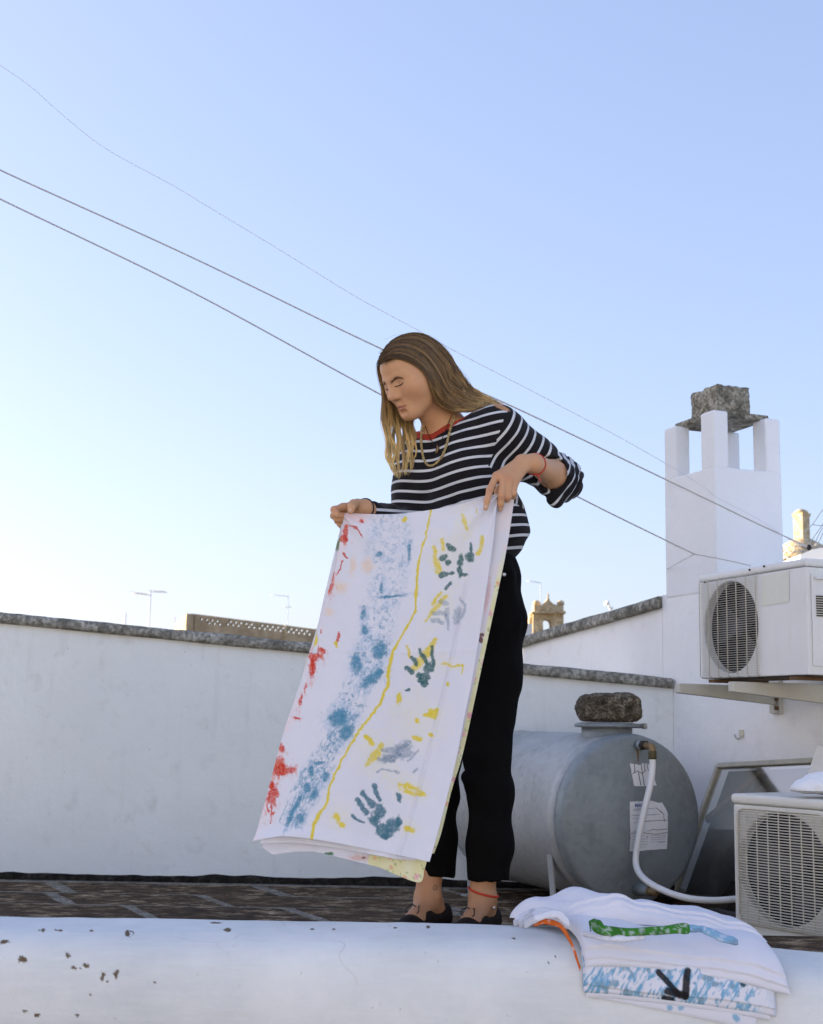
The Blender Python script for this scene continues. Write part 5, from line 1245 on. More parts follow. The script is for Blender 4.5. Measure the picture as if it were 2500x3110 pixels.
colr = g.mix(st, dark, wht); colr = g.mix(g.attr('collar', 'Fac'), colr, g.mix(n_, (0.34, 0.035, 0.018), (0.46, 0.055, 0.028)))
colr = g.mix(g.attr('slit', 'Fac'), colr, (0.46, 0.24, 0.13))
mtop = g.bsdf(colr, 0.9, 0, 0.15, g.bump(g.math('ADD', g.noise(c, 500, 2), g.noise(c, 90, 3)), 0.35, 0.0012), **{'Sheen Weight': 0.08})
top = fast_mesh('striped_top', V, Q, mtop, person, {'vt': vt, 'sa': sA, 'sr': sR, 'left': left, 'right': right.astype(float), 'collar': collar, 'slit': slit})

# ================================================================= shoes
msh = plain('dark brown suede', (0.012, 0.007, 0.005), 0.75, spec=0.2, var=0.4, scale=60, bump=0.3); msole = plain('shoe sole', (0.05, 0.045, 0.045), 0.7); mlace = plain('black lace', (0.008, 0.007, 0.007), 0.7)
mlin = plain('shoe lining', (0.35, 0.31, 0.24), 0.7)
for s, an in (('r', 'ra'), ('l', 'la')):
    heel, toe = FT[s]; d = nrm((toe - heel) * np.array([1, 1, 0])); side = np.array([-d[1], d[0], 0]); up = np.array([0, 0, 1.0]); Lf = np.linalg.norm((toe - heel)[:2])
    at = lambda u, w, z_: np.array([heel[0], heel[1], 0]) + d * u + side * w + up * z_
    Z = Shape()
    Z.add(rcone(at(0, 0, 0.032), at(Lf * 0.40, 0, 0.030), 0.033, 0.029), 0.02); Z.add(rcone(at(Lf * 0.40, 0, 0.030), at(Lf * 0.72, 0.004, 0.022), 0.030, 0.032), 0.02); Z.add(rcone(at(Lf * 0.72, 0.004, 0.022), at(Lf + 0.006, 0, 0.015), 0.031, 0.017), 0.02)
    Z.add(rcone(at(-0.004, 0, 0.040), at(-0.006, 0, 0.052), 0.032, 0.030), 0.02); Z.add(rcone(at(Lf * 0.40, 0, 0.040), at(Lf * 0.46, 0, 0.043), 0.028, 0.025), 0.02)
    Z.add(ecap(at(0.030, 0, 0.140), at(0.024, 0, 0.068), (0.034, 0.055), (0.027, 0.047), np.stack([side, d, up])), 0.006, 's')
    fb_ = at(Lf / 2, 0, -0.148); Z.add((lambda p: p[..., 2] - 0.004, fb_, 0.4), 0.004, 's')
    V, Q = mesh_sdf(Z, 0.003); V[:, 2] = np.maximum(V[:, 2], 0.0035)
    sh_ = fast_mesh('shoe', V, Q, msh, person)
    outl = [(-0.033, 0), (-0.024, 0.022), (0.02, 0.030), (Lf * 0.5, 0.028), (Lf * 0.75, 0.034), (Lf * 0.95, 0.024), (Lf + 0.021, 0.004), (Lf * 0.95, -0.022), (Lf * 0.75, -0.031), (Lf * 0.5, -0.028), (0.02, -0.030), (-0.024, -0.022)]
    bm = bmesh.new(); bm_prism(bm, [at(u, w, 0.0008) for u, w in outl], [at(u, w, 0.0075) for u, w in outl]); bevel(from_bm('sole', bm, msole, sh_), 0.002)
    k0 = at(Lf * 0.50, 0, 0.070); 
    for i in range(3):
        u = Lf * (0.50 + 0.10 * i); tube('lace', spline([at(u, -0.018, 0.054 - 0.007 * i), at(u + 0.006, 0, 0.066 - 0.009 * i), at(u + 0.012, 0.018, 0.052 - 0.007 * i)], 4), 0.0018, mlace, sh_, 5)
    for w in (-1, 1):
        tube('lace_loop', spline([k0, k0 + side * w * 0.012 + d * 0.014 + up * 0.010, k0 + side * w * 0.022 + d * 0.03 - up * 0.004, k0 + side * w * 0.010 + d * 0.022 - up * 0.010, k0], 5), 0.0016, mlace, sh_, 5)
        tube('lace_end', spline([k0, k0 + side * w * 0.016 + d * 0.02 - up * 0.010, k0 + side * w * 0.024 + d * 0.035 - up * 0.028], 5), 0.0015, mlace, sh_, 5)

# ================================================================= necklaces, bracelets, anklet, ring
def onto(S, p, out=0.002, dirn=None, it=14):
    """push points to just outside a shape"""
    p = np.array(p, float)
    for _ in range(it):
        d = S.ev(p); e = 0.002
        gr = np.stack([S.ev(p + np.eye(3)[i] * e) - S.ev(p - np.eye(3)[i] * e) for i in range(3)], -1); gr /= np.linalg.norm(gr, axis=-1)[..., None] + 1e-9
        p = p - gr * np.where(d < out, d - out, 0)[..., None]
    return p
def trace(S, px, py, y0=3.3, y1=4.2, out=0.0):
    """first point of a pixel ray on a shape (offset outward); closest approach if it misses"""
    px, py = np.broadcast_arrays(np.asarray(px, float), np.asarray(py, float)); Y = np.full(px.shape, y0); best = np.full(px.shape, 9.0); by = Y.copy()
    for _ in range(60):
        p = PA(px, py, Y); d = S.ev(p) - out; m = d < best; best = np.where(m, d, best); by = np.where(m, Y, by)
        Y = np.clip(Y + np.maximum(d, 0.0004) * 0.8, y0, y1)
        if (d < 0.0006).all(): break
    return PA(px, py, by)
BT = Shape(); BT.p = B_.p + S_.p; BT.disp = None
def bt_ev(p): return np.minimum(B_.ev(p), S_.ev(p))
class Both:
    def __init__(s, *a): s.a = a
    def ev(s, p): return np.minimum.reduce([q.ev(p) for q in s.a])
BS = Both(B_, S_)
front = np.array([(1380, 1262), (1379, 1270), (1372, 1290), (1364, 1318), (1358, 1345), (1350, 1370), (1340, 1390), (1327, 1405), (1313, 1414), (1300, 1413), (1290, 1400), (1284, 1380), (1280, 1350), (1280, 1325), (1282, 1308), (1286, 1296)])
fp = spline(np.c_[front, np.zeros(len(front))], 12)[:, :2]
seg = np.r_[0, np.cumsum(np.linalg.norm(np.diff(fp, axis=0), axis=1))]; nb2 = 46; tq = np.linspace(0, seg[-1], nb2)
bx = np.interp(tq, seg, fp[:, 0]); by_ = np.interp(tq, seg, fp[:, 1])
bp_ = trace(BS, bx, by_, 3.55, 4.1, 0.0035)
# keep the lowest beads hanging free in a smooth depth curve
ys = bp_[:, 1].copy(); k5 = np.ones(7) / 7; ys[3:-3] = np.minimum(np.convolve(ys, k5, 'valid'), ys[3:-3]); bp_ = PA(bx, by_, ys)
bm = bmesh.new()
for i, p in enumerate(bp_):
    r = 0.0043 + 0.0005 * math.sin(i * 2.3)
    bmesh.ops.create_uvsphere(bm, u_segments=10, v_segments=7, radius=r, matrix=Matrix.Translation(Vector(p)) @ Matrix.Diagonal((1, 1, 0.86, 1)))
g = NT('bead wood'); n_ = g.noise(g.coord(), 190, 2); mb = g.bsdf(g.ramp(n_, [(0.35, (0.25, 0.17, 0.065)), (0.6, (0.50, 0.38, 0.17))]), 0.45)
from_bm('bead_necklace', bm, mb, person, True)
cd_px = np.array([(1371, 1262), (1366, 1275), (1356, 1300), (1346, 1325), (1338, 1345), (1331, 1363), (1327, 1368), (1322, 1358), (1312, 1340), (1302, 1322), (1296, 1306), (1292, 1295)])
cp = spline(np.c_[cd_px, np.zeros(len(cd_px))], 6)[:, :2]; cpp = trace(BS, cp[:, 0], cp[:, 1], 3.55, 4.1, 0.0022)
pend = tube('cord_necklace', cpp, 0.0011, plain('black cord', (0.012, 0.009, 0.008), 0.7), person, 5)
pp_ = trace(BS, np.array([1328.0, 1330.0, 1327.0, 1324.0]), np.array([1352.0, 1362.0, 1372.0, 1377.0]), 3.55, 4.1, 0.004); tube('pendant', pp_, [0.0022, 0.0042, 0.0040, 0.0015], plain('horn pendant', (0.22, 0.13, 0.06), 0.4), pend, 8)
def ringpts(c, ax, r, n=40, tilt=0.0):
    ax = nrm(ax); u = nrm(np.cross(ax, (0.3, 0.2, 1))); v = np.cross(ax, u); t = np.arange(n) * 2 * math.pi / n
    return c + r * (np.cos(t)[:, None] * u + np.sin(t)[:, None] * v) + ax * (tilt * np.cos(t))[:, None]
mred = plain('red thread', (0.50, 0.035, 0.012), 0.85, var=0.3, scale=300, bump=0.5, bscale=600)
wp = onto(B_, ringpts(J['lw'] * 0.97 + J['le'] * 0.03, J['lw'] - J['le'], 0.0275, 40, 0.006), 0.0012); brc = tube('thread_bracelet', wp, 0.0021, mred, person, 6, True)
e0 = trace(BS, 1622.0, 1437.0, 3.4, 4.0, 0.003); tube('thread_end', spline([e0, e0 + np.array([0.013, -0.004, -0.008]), e0 + np.array([0.018, -0.004, -0.028])], 5), 0.0012, mred, brc, 5); tube('thread_end', spline([e0, e0 + np.array([0.010, -0.004, -0.010]), e0 + np.array([0.021, -0.003, -0.020])], 5), 0.0011, mred, brc, 5)
wp = onto(B_, ringpts(J['rw'] * 1.0, J['rw'] - J['re'], 0.027, 36, 0.002), 0.0012); tube('hair_tie', wp, 0.0023, plain('black elastic', (0.010, 0.009, 0.010), 0.7), person, 6, True)
ac_ = J['la'] + np.array([0, 0, 0.012]); wp = onto(B_, ringpts(ac_, np.array([0.18, -0.05, 1.0]), 0.040, 44, 0.003), 0.0016); ank = tube('thread_anklet', wp, 0.0030, mred, person, 7, True)
bl_ = trace(B_, 1500.0, 2757.0, 3.5, 4.0, 0.004); bm = bmesh.new(); bmesh.ops.create_uvsphere(bm, u_segments=10, v_segments=8, radius=0.0046, matrix=Matrix.Translation(Vector(bl_))); from_bm('anklet_bell', bm, plain('silver bell', (0.6, 0.58, 0.55), 0.3, 0.8), ank, True)
rg = P(1040, 1594, 3.625); tube('finger_ring', onto(B_, ringpts(rg, P(1058, 1590, 3.626) - P(1034, 1592, 3.622), 0.010, 24), 0.0008), 0.0012, plain('silver', (0.7, 0.7, 0.68), 0.25, 0.9), person, 6, True)

# ================================================================= brows and lashes
mbrow = plain('brow hair', (0.17, 0.10, 0.048), 0.7, bump=0)
HS = Shape(); head_shape(HS)
paths = []; rr2 = random.Random(5)
for s in (-1, 1):
    for i in range(220):
        t = rr2.random(); xx = 0.011 + 0.037 * t; zz = 0.0040 + 0.0075 * math.sin(min(1, t * 1.25) * 2.2) - 0.006 * max(0, t - 0.6) / 0.4
        zz += rr2.uniform(-1, 1) * 0.0042 * (1 - 0.65 * t)
        a = hw((s * xx, 0.10 - 0.030 * t, zz)); dirv = (s * 1.0, -0.1, 0.55 * (1 - 1.4 * t)); b = a + (np.array(dirv) / np.linalg.norm(dirv) * 0.0058) @ HR
        paths.append([a, b])
q = np.array(paths)
for _ in range(16): q = q - HF[None, None] * (HS.ev(q) - 0.0006)[..., None] * 0.8          # settle the hairs on the skin
paths = [(h_, [0.00022, 0.00012]) for h_ in q]
for k_e in (0, 1): tag(merge_tubes('eyebrow', paths[k_e * 220:(k_e + 1) * 220], mbrow, person, 3), kind='stuff')
for s in (-1, 1):
    t = np.linspace(-1, 1, 15); lp = np.stack([s * 0.0325 + t * 0.0150, np.full(15, 0.10), -0.0085 - 0.0030 * (1 - t ** 2) + 0.001 * t * s], -1); q = hw(lp)
    for _ in range(25):
        d = HS.ev(q); q = q - HF[None] * (d - 0.0005)[:, None] * 0.8
    el = tube('lashes', q, 0.00115 * (1 - 0.55 * t ** 2) + 0.0002, plain('lash', (0.018, 0.010, 0.006), 0.6, bump=0), person, 6)
    merge_tubes('lash_hairs', [(np.stack([q[i], q[i] + HF * 0.0045 - HU * 0.0040 + HL * s * 0.0012]), [0.00035, 0.0001]) for i in range(1, 14)], el.data.materials[0], el, 3)
# ================================================================= hair: locks of strands laid along guide lines, kept outside head and clothes
GN = [[(1152, 1106, 3.70), (1188, 1084, 3.685), (1243, 1098, 3.68), (1290, 1130, 3.69), (1310, 1180, 3.705), (1335, 1224, 3.74), (1385, 1250, 3.765), (1440, 1244, 3.795), (1490, 1231, 3.84), (1535, 1244, 3.91)],
      [(1155, 1087, 3.71), (1200, 1062, 3.69), (1262, 1080, 3.685), (1310, 1125, 3.70), (1336, 1178, 3.72), (1370, 1221, 3.755), (1420, 1236, 3.785), (1460, 1232, 3.81), (1492, 1228, 3.85), (1535, 1242, 3.92)],
      [(1170, 1062, 3.72), (1220, 1038, 3.70), (1285, 1055, 3.705), (1335, 1105, 3.73), (1362, 1160, 3.755), (1397, 1203, 3.785), (1435, 1221, 3.81), (1470, 1224, 3.83), (1496, 1225, 3.86), (1538, 1242, 3.93)],
      [(1200, 1042, 3.74), (1250, 1022, 3.73), (1310, 1038, 3.74), (1355, 1085, 3.77), (1385, 1140, 3.80), (1413, 1180, 3.82), (1445, 1204, 3.835), (1478, 1216, 3.85), (1500, 1223, 3.875), (1540, 1242, 3.94)],
      [(1225, 1031, 3.78), (1275, 1018, 3.77), (1325, 1040, 3.78), (1362, 1080, 3.80), (1392, 1130, 3.83), (1424, 1175, 3.85), (1455, 1198, 3.86), (1485, 1212, 3.875), (1504, 1222, 3.89), (1542, 1243, 3.95)]]
GF = [[(1158, 1093, 3.72), (1150, 1110, 3.76), (1153, 1150, 3.79), (1163, 1192, 3.80), (1162, 1236, 3.795), (1167, 1290, 3.79), (1172, 1340, 3.785), (1176, 1385, 3.78), (1200, 1440, 3.78)],
      [(1165, 1075, 3.73), (1157, 1100, 3.80), (1165, 1155, 3.83), (1178, 1210, 3.81), (1179, 1262, 3.80), (1184, 1320, 3.79), (1187, 1370, 3.785), (1194, 1415, 3.785), (1208, 1455, 3.785)],
      [(1195, 1050, 3.76), (1180, 1090, 3.84), (1190, 1160, 3.85), (1200, 1230, 3.83), (1208, 1290, 3.81), (1213, 1335, 3.80), (1217, 1380, 3.795), (1218, 1415, 3.79), (1213, 1450, 3.79)],
      [(1215, 1035, 3.80), (1213, 1090, 3.87), (1220, 1170, 3.87), (1230, 1250, 3.85), (1238, 1300, 3.83), (1244, 1345, 3.815), (1247, 1385, 3.805), (1248, 1415, 3.80), (1243, 1445, 3.795)],
      [(1225, 1028, 3.82), (1243, 1090, 3.89), (1250, 1180, 3.89), (1256, 1260, 3.87), (1259, 1300, 3.85), (1260, 1335, 3.835), (1259, 1365, 3.82), (1257, 1390, 3.81), (1250, 1418, 3.80)]]
KP = 30
def resample(g, n):
    q = spline([P(*p) for p in g], 8); s = np.r_[0, np.cumsum(np.linalg.norm(np.diff(q, axis=0), axis=1))]; t = np.linspace(0, s[-1], n)
    return np.stack([np.interp(t, s, q[:, i]) for i in range(3)], -1)
def strands(G, nlock, per, spread, wave, lay, seed, out0, out1, tipcut=0.12):
    rg = np.random.default_rng(seed); lo_ = []; GR = np.stack([resample(g, KP) for g in G]); ng = len(G); A = []; shade = []
    tt = np.linspace(0, 1, KP)
    for l in range(nlock):
        u = (l + rg.uniform(-0.3, 0.3) + 0.5) / nlock * (ng - 1); u = np.clip(u, 0, ng - 1.001); i = int(u); f = u - i
        base = GR[i] * (1 - f) + GR[i + 1] * f
        ph = rg.uniform(0, 6.28, 3); fr = rg.uniform(2.6, 4.4); am = wave * rg.uniform(0.6, 1.3); dirs = nrm(rg.normal(size=3)); lb = rg.uniform(0.42, 1.55); lout = rg.uniform(0, 1)
        base = base + (am * sm01(0.25, 0.6, tt) * np.sin(tt * fr * 6.28 + ph[0]))[:, None] * np.array([1, 0.3, 0.15])
        base = base + (am * 0.6 * sm01(0.2, 0.6, tt) * np.sin(tt * fr * 9 + ph[1]))[:, None] * dirs
        for k in range(per):
            o = rg.normal(size=3) * spread; prof = 1.0 + 0.25 * np.sin(tt * 9 + ph[2]) - 0.55 * sm01(0.62, 1.0, tt)
            s_ = base + o * prof[:, None] + (rg.normal(size=3) * 0.0013)[None] * (sm01(0.3, 1, tt) * np.sin(tt * rg.uniform(6, 16) + rg.uniform(0, 6)))[:, None]
            cut = 1 - rg.uniform(0, tipcut); ti = tt * cut; s_ = np.stack([np.interp(ti, tt, s_[:, c]) for c in range(3)], -1)
            A.append(s_); shade.append(lb * rg.uniform(0.75, 1.25)); lo_.append(lout)
    A = np.array(A); sh = np.array(shade); outv = (out0 + (out1 - out0) * np.clip(np.array(lo_) * 0.75 + rg.uniform(0, 0.3, len(A)), 0, 1))[:, None] * np.ones((1, KP))
    return A, sh, outv
def hair_mesh(name, A, sh, outv, rad, roots, mids, tips, clear, parent, mpos=0.45):
    n, k, _ = A.shape; p = A.reshape(-1, 3); ov = outv.reshape(-1)
    for _ in range(3):
        d = clear.ev(p); m = np.where(d < ov)[0]
        if not len(m): break
        e = 0.003; q = p[m]; gr = np.stack([clear.ev(q + np.eye(3)[i] * e) - d[m] for i in range(3)], -1); gr /= np.linalg.norm(gr, axis=1)[:, None] + 1e-9
        p[m] = q + gr * np.clip(ov[m] - d[m], 0, 0.03)[:, None]
    A = p.reshape(n, k, 3)
    A[:, 1:-1] = 0.5 * A[:, 1:-1] + 0.25 * (A[:, :-2] + A[:, 2:])
    T = np.gradient(A, axis=1); T /= np.linalg.norm(T, axis=2)[..., None] + 1e-9
    ref = np.broadcast_to(np.array([0.3, -0.9, 0.3]), T.shape); U = np.cross(T, ref); U /= np.linalg.norm(U, axis=2)[..., None] + 1e-9; W_ = np.cross(T, U)
    t = np.linspace(0, 1, k); r = rad * (0.75 + 0.45 * np.sin(t * 3.0)) * (1 - 0.72 * sm01(0.8, 1, t))
    ang = np.arange(3) * 2 * math.pi / 3; ring = [A + r[None, :, None] * (math.cos(a) * U + math.sin(a) * W_) for a in ang]
    Vv = np.stack(ring, 2).reshape(-1, 3)
    i = np.arange(n)[:, None, None] * k * 3 + np.arange(k - 1)[None, :, None] * 3; j = np.arange(3)[None, None, :]; j2 = (j + 1) % 3
    Qd = np.stack([i + j, i + 3 + j, i + 3 + j2, i + j2], -1).reshape(-1, 4)
    c = np.where((t < mpos)[:, None], np.array(roots) + (np.array(mids) - roots) * (t / mpos)[:, None], np.array(mids) + (np.array(tips) - mids) * ((t - mpos) / (1 - mpos))[:, None])
    C_ = (c[None] * sh[:, None, None]); C_ = np.repeat(C_[:, :, None, :], 3, 2).reshape(-1, 3)
    return fast_mesh(name, Vv, Qd, mhair, parent, {'Col': np.clip(C_, 0, 1)})
g = NT('hair'); mhair = g.bsdf(g.attr('Col'), 0.38, 0, 0.5, None)
HSO = Shape(); 
for q in HS.p[:3]: HSO.p.append(q)
for q in HS.p[3:9]: HSO.p.append(q)
HSO.add(rcone(J['nk0'], J['nk1'], 0.056, 0.050), 0.03)
SHL = Shape(); SHL.p = [q for q in S_.p if q[4] == 'u']
CLR = Both(HSO, SHL)
A1, s1, o1 = strands(GN, 60, 54, 0.0021, 0.0085, 0, 11, 0.001, 0.0095)
hair_mesh('hair_swept_back', A1, s1, o1, 0.00058, (0.095, 0.053, 0.020), (0.245, 0.140, 0.050), (0.66, 0.44, 0.18), CLR, person, 0.55)
A2, s2_, o2 = strands(GF, 22, 52, 0.0024, 0.0062, 0, 12, 0.002, 0.008, 0.16)
hair_mesh('hair_hanging', A2, s2_, o2, 0.00055, (0.115, 0.064, 0.024), (0.27, 0.16, 0.058), (0.78, 0.54, 0.22), Both(HSO), person, 0.5)
# a few flyaway hairs
A3, s3, o3 = strands(GN[1:], 26, 4, 0.0060, 0.008, 0, 13, 0.003, 0.012); hair_mesh('flyaway_hair', A3, s3, o3, 0.0003, (0.12, 0.075, 0.035), (0.18, 0.11, 0.05), (0.4, 0.28, 0.13), CLR, person)
# thin plait pulled across the top of the head
bpx = [(1168, 1068), (1190, 1056), (1215, 1052), (1240, 1056), (1262, 1068), (1280, 1084)]
bq = spline(np.c_[np.array(bpx, float), np.zeros(6)], 8)[:, :2]; br = trace(HSO, bq[:, 0], bq[:, 1], 3.5, 3.95, 0.0075)
for k in range(3):
    ph = k * 2.094; t = np.arange(len(br)); off = 0.0026 * np.sin(t * 0.9 + ph)[:, None] * np.array([0.25, 0, 0.95]) + 0.0016 * np.cos(t * 1.8 + ph)[:, None] * np.array([0, -1, 0])
    o = tube('plait_strand', br + off, 0.0022, plain('plait', (0.075, 0.045, 0.021), 0.5, var=0.4, scale=200), person, 6)
# ================================================================= the painted sheet held by both hands
def zx(px): return (px[:, 0] - 740) * 1.7967, (px[:, 1] - 1500) * 1.7967      # photograph pixel -> cloth print units
class Paint:
    def __init__(s, px, base):
        s.u, s.v = zx(px); n = len(px); s.c = np.tile(np.asarray(base, float), (n, 1)); q = np.stack([s.u, s.v, np.zeros(n)], -1)
        s.q = q; s.n1 = fbm(q / 17, 4); s.n2 = fbm(q / 6.5 + 31, 3); s.n3 = fbm(q / 60 + 7, 3)
        s.c *= (1 + 0.02 * s.n3)[:, None]
        s.u = s.u + 11 * fbm(q / 34 + 3, 3) + 4 * fbm(q / 9 + 13, 2); s.v = s.v + 13 * fbm(q / 30 + 53, 3) + 5 * fbm(q / 10 + 23, 2)
    def put(s, m, col, a=1.0):
        m = np.clip(m, 0, 1) * a; s.c = s.c * (1 - m[:, None]) + np.asarray(col) * m[:, None]
    def ell(s, cx, cy, rx, ry, rot=0.0, rough=0.45, soft=0.25):
        c_, s_ = math.cos(R(rot)), math.sin(R(rot)); du, dv = s.u - cx, s.v - cy
        d = np.sqrt(((du * c_ + dv * s_) / rx) ** 2 + ((-du * s_ + dv * c_) / ry) ** 2); return sm01(1 + soft, 1 - soft, d + rough * s.n1)
    def line(s, pts, w, rough=0.35, soft=0.3):
        rough = rough * 0.75; w = np.asarray(w, float) * 1.32; pts = np.asarray(pts, float); d = np.full(len(s.u), 1e9); w = np.broadcast_to(np.asarray(w, float), (len(pts),))
        for (a, b, wa, wb) in zip(pts[:-1], pts[1:], w[:-1], w[1:]):
            ab = b - a; t = np.clip(((s.u - a[0]) * ab[0] + (s.v - a[1]) * ab[1]) / (ab @ ab + 1e-9), 0, 1)
            d = np.minimum(d, np.hypot(s.u - a[0] - t * ab[0], s.v - a[1] - t * ab[1]) / (wa + (wb - wa) * t))
        return sm01(1 + soft, 1 - soft, d + rough * s.n2)
    def dry(s, ang=0.0, lo=-0.05, hi=0.25, sc=5.0, st=5.0):
        """broken dry-brush mask stretched along ang"""
        c_, s_ = math.cos(R(ang)), math.sin(R(ang)); a = (s.u * c_ + s.v * s_) / (sc * st); b = (-s.u * s_ + s.v * c_) / sc
        return sm01(lo, hi, fbm(np.stack([a, b, np.full_like(a, 2.2)], -1), 3))
WHT = (0.70, 0.70, 0.765); YEL = (0.72, 0.57, 0.045); BLU = (0.070, 0.235, 0.36); TEA = (0.035, 0.135, 0.175); GRN = (0.022, 0.095, 0.075); RED = (0.56, 0.035, 0.015); ORA = (0.80, 0.50, 0.20); GRB = (0.17, 0.24, 0.33)
def paint_front(px):
    p = Paint(px, WHT); u, v = p.u, p.v
    # blue sponge band
    cl = np.array([(800, 90, 110), (790, 200, 120), (790, 330, 125), (790, 450, 120), (770, 560, 105), (735, 660, 90), (720, 760, 95), (700, 880, 95), (650, 1000, 90), (600, 1100, 80), (550, 1210, 95), (520, 1320, 70), (430, 1440, 75), (385, 1560, 90), (320, 1690, 85), (280, 1810, 55)], float)
    cx = np.interp(v, cl[:, 1], cl[:, 0]); cw = np.interp(v, cl[:, 1], cl[:, 2]); inb = sm01(1.25, 0.55, np.abs(u - cx + 25 * p.n3) / cw) * sm01(85, 110, v) * sm01(1850, 1800, v)
    p.put(inb * sm01(-0.25, 0.35, p.n3 + 0.4 * p.n1), (0.52, 0.60, 0.73), 0.45)
    sp = sm01(0.10, 0.26, p.n1 + 0.35 * p.n3); fade = 0.55 + 0.45 * sm01(560, 720, v); sd = p.dry(-65, 0.0, 0.3, 9, 2.5); p.put(inb * np.maximum(sp, sd) * fade, (0.30, 0.44, 0.60), 0.40); sp2 = sm01(0.12, 0.34, 0.6 * p.n2 + 0.8 * p.n1); p.put(inb * sp2 * fade, BLU, 0.5)
    for a in ((742, 850, 34, 40, 10), (618, 925, 26, 44, 0), (700, 1015, 62, 24, -38), (745, 975, 22, 18, 0), (515, 1228, 42, 40, 0), (545, 1215, 18, 34, 0), (565, 1300, 46, 26, -50), (905, 305, 11, 46, 5), (752, 515, 7, 24, 0), (800, 560, 60, 6, -5), (655, 650, 14, 26, 0), (660, 745, 15, 22, 0), (740, 330, 14, 14, 0), (450, 1545, 18, 24, 20), (370, 1520, 14, 26, 0), (410, 1465, 24, 8, -10), (345, 1605, 18, 24, 0), (385, 1640, 30, 20, -40), (310, 1770, 22, 24, 0), (260, 1760, 12, 60, 25), (300, 1680, 10, 50, 30)):
        p.put(p.ell(a[0], a[1], a[2] * 1.6, a[3] * 1.6, a[4], rough=1.0, soft=0.8) * p.dry(-65, -0.2, 0.2, 7, 3), (0.16, 0.34, 0.52), 0.55); p.put(p.ell(a[0], a[1], a[2] * 1.1, a[3] * 1.1, a[4], rough=0.6, soft=0.35) * (0.75 + 0.25 * sm01(-0.2, 0.1, p.n2)), BLU, 0.92)
    for x in np.linspace(-1, 1, 9):
        p.put(p.line([(610 + 40 * x, 1150), (330 + 70 * x, 1620), (250 + 60 * x, 1820)], 3.2, 0.9) * p.dry(-60, 0.0, 0.2, 6, 4), BLU, 0.55)
    # yellow cord line
    p.put(p.line([(1024, 85), (1000, 200), (975, 300), (951, 420), (941, 540), (935, 640), (892, 730), (820, 850), (790, 950), (792, 1020), (745, 1140), (650, 1270), (580, 1370), (520, 1490), (470, 1600), (450, 1690), (402, 1770), (376, 1830), (368, 1885)], np.array([6, 7, 7, 9, 8, 7, 8, 9, 10, 11, 9, 8, 8, 8, 8, 9, 12, 12, 10]) * 0.6, 0.4), YEL, 0.95)
    # soft yellow stains
    for a in ((1130, 330, 110, 110, 0), (1080, 630, 130, 50, -50), (990, 930, 90, 70, -40), (950, 1230, 130, 120, 0), (720, 1420, 90, 120, -30), (900, 1600, 110, 60, 20), (520, 1760, 60, 60, 0), (900, 1820, 60, 40, 0), (1120, 930, 70, 30, 20), (1210, 150, 50, 80, 0)):
        p.put(p.ell(*a, rough=0.9, soft=0.8), (0.80, 0.74, 0.42), 0.22)
    for pts, w in (([(1190, 115), (1203, 150), (1218, 195)], [5, 12, 5]), ([(1038, 285), (1048, 350), (1062, 425)], [5, 11, 13]), ([(1080, 245), (1088, 300)], [6, 9]), ([(1305, 235), (1296, 290), (1280, 325)], [9, 8, 10]), ([(1075, 540), (1030, 600)], [6, 8]), ([(1100, 560), (1050, 620), (995, 695)], [8, 10, 5]), ([(1050, 795), (1000, 870), (930, 950)], [10, 19, 15]), ([(890, 830), (908, 885)], [6, 8]), ([(1090, 925), (1150, 945), (1195, 940), (1190, 985)], [6, 5, 4, 3]), ([(750, 1375), (715, 1430), (675, 1475)], [13, 18, 10]), ([(1270, 80), (1276, 100)], [3, 3])):
        p.put(p.line(pts, w, 0.6) * (0.72 + 0.28 * p.dry(60, -0.2, 0.15)), YEL, 0.92)
    for a in ((880, 140, 14, 17, 10), (850, 1118, 15, 34, 10), (1035, 1198, 24, 32, 20), (1005, 1205, 26, 12, 0), (948, 1240, 14, 18, 0), (948, 1332, 24, 15, 15), (1022, 1316, 16, 10, 0), (690, 1345, 32, 16, 50), (672, 1320, 14, 12, 0), (505, 1768, 16, 30, -20), (540, 1805, 18, 12, 20), (905, 1832, 34, 17, 15), (1118, 1035, 9, 11, 0)):
        p.put(p.ell(*a, rough=0.6), YEL, 0.92)
    p.put(p.ell(915, 1615, 75, 26, 22, 0.5) * (0.35 + 0.65 * p.dry(24, -0.25, 0.1, 6, 6)), YEL, 0.95)
    for a in ((595, 390, 16, 46, 8), (672, 392, 26, 34, 0), (525, 510, 34, 30, -30), (470, 640, 24, 20, 0)): p.put(p.ell(*a, rough=0.8, soft=0.7), ORA, 0.4)
    # hand prints
    def prints(blobs, strokes, col, a=0.92, dry=0.5):
        dry = dry * 0.45
        for b in blobs: p.put(p.ell(*b, rough=0.5) * ((1 - dry) + dry * sm01(-0.22, 0.08, p.n2)), col, a)
        for pts, w in strokes: p.put(p.line(pts, w, 0.55) * ((1 - dry) + dry * sm01(-0.22, 0.08, p.n2)), col, a)
    prints([(738, 1738, 34, 46, 25), (715, 1790, 34, 24, 20), (765, 1845, 46, 34, 30), (812, 1812, 48, 36, -45), (845, 1790, 18, 30, 0), (770, 1872, 20, 16, 0)], [([(592, 1760), (620, 1782), (655, 1797)], [7, 6, 6]), ([(618, 1668), (640, 1702), (672, 1736)], [11, 10, 13]), ([(650, 1630), (678, 1668), (704, 1696)], [10, 11, 14]), ([(708, 1590), (722, 1625), (742, 1668)], [11, 8, 9]), ([(850, 1648), (848, 1675)], [12, 7])], (0.055, 0.165, 0.225), 0.94, 0.35)
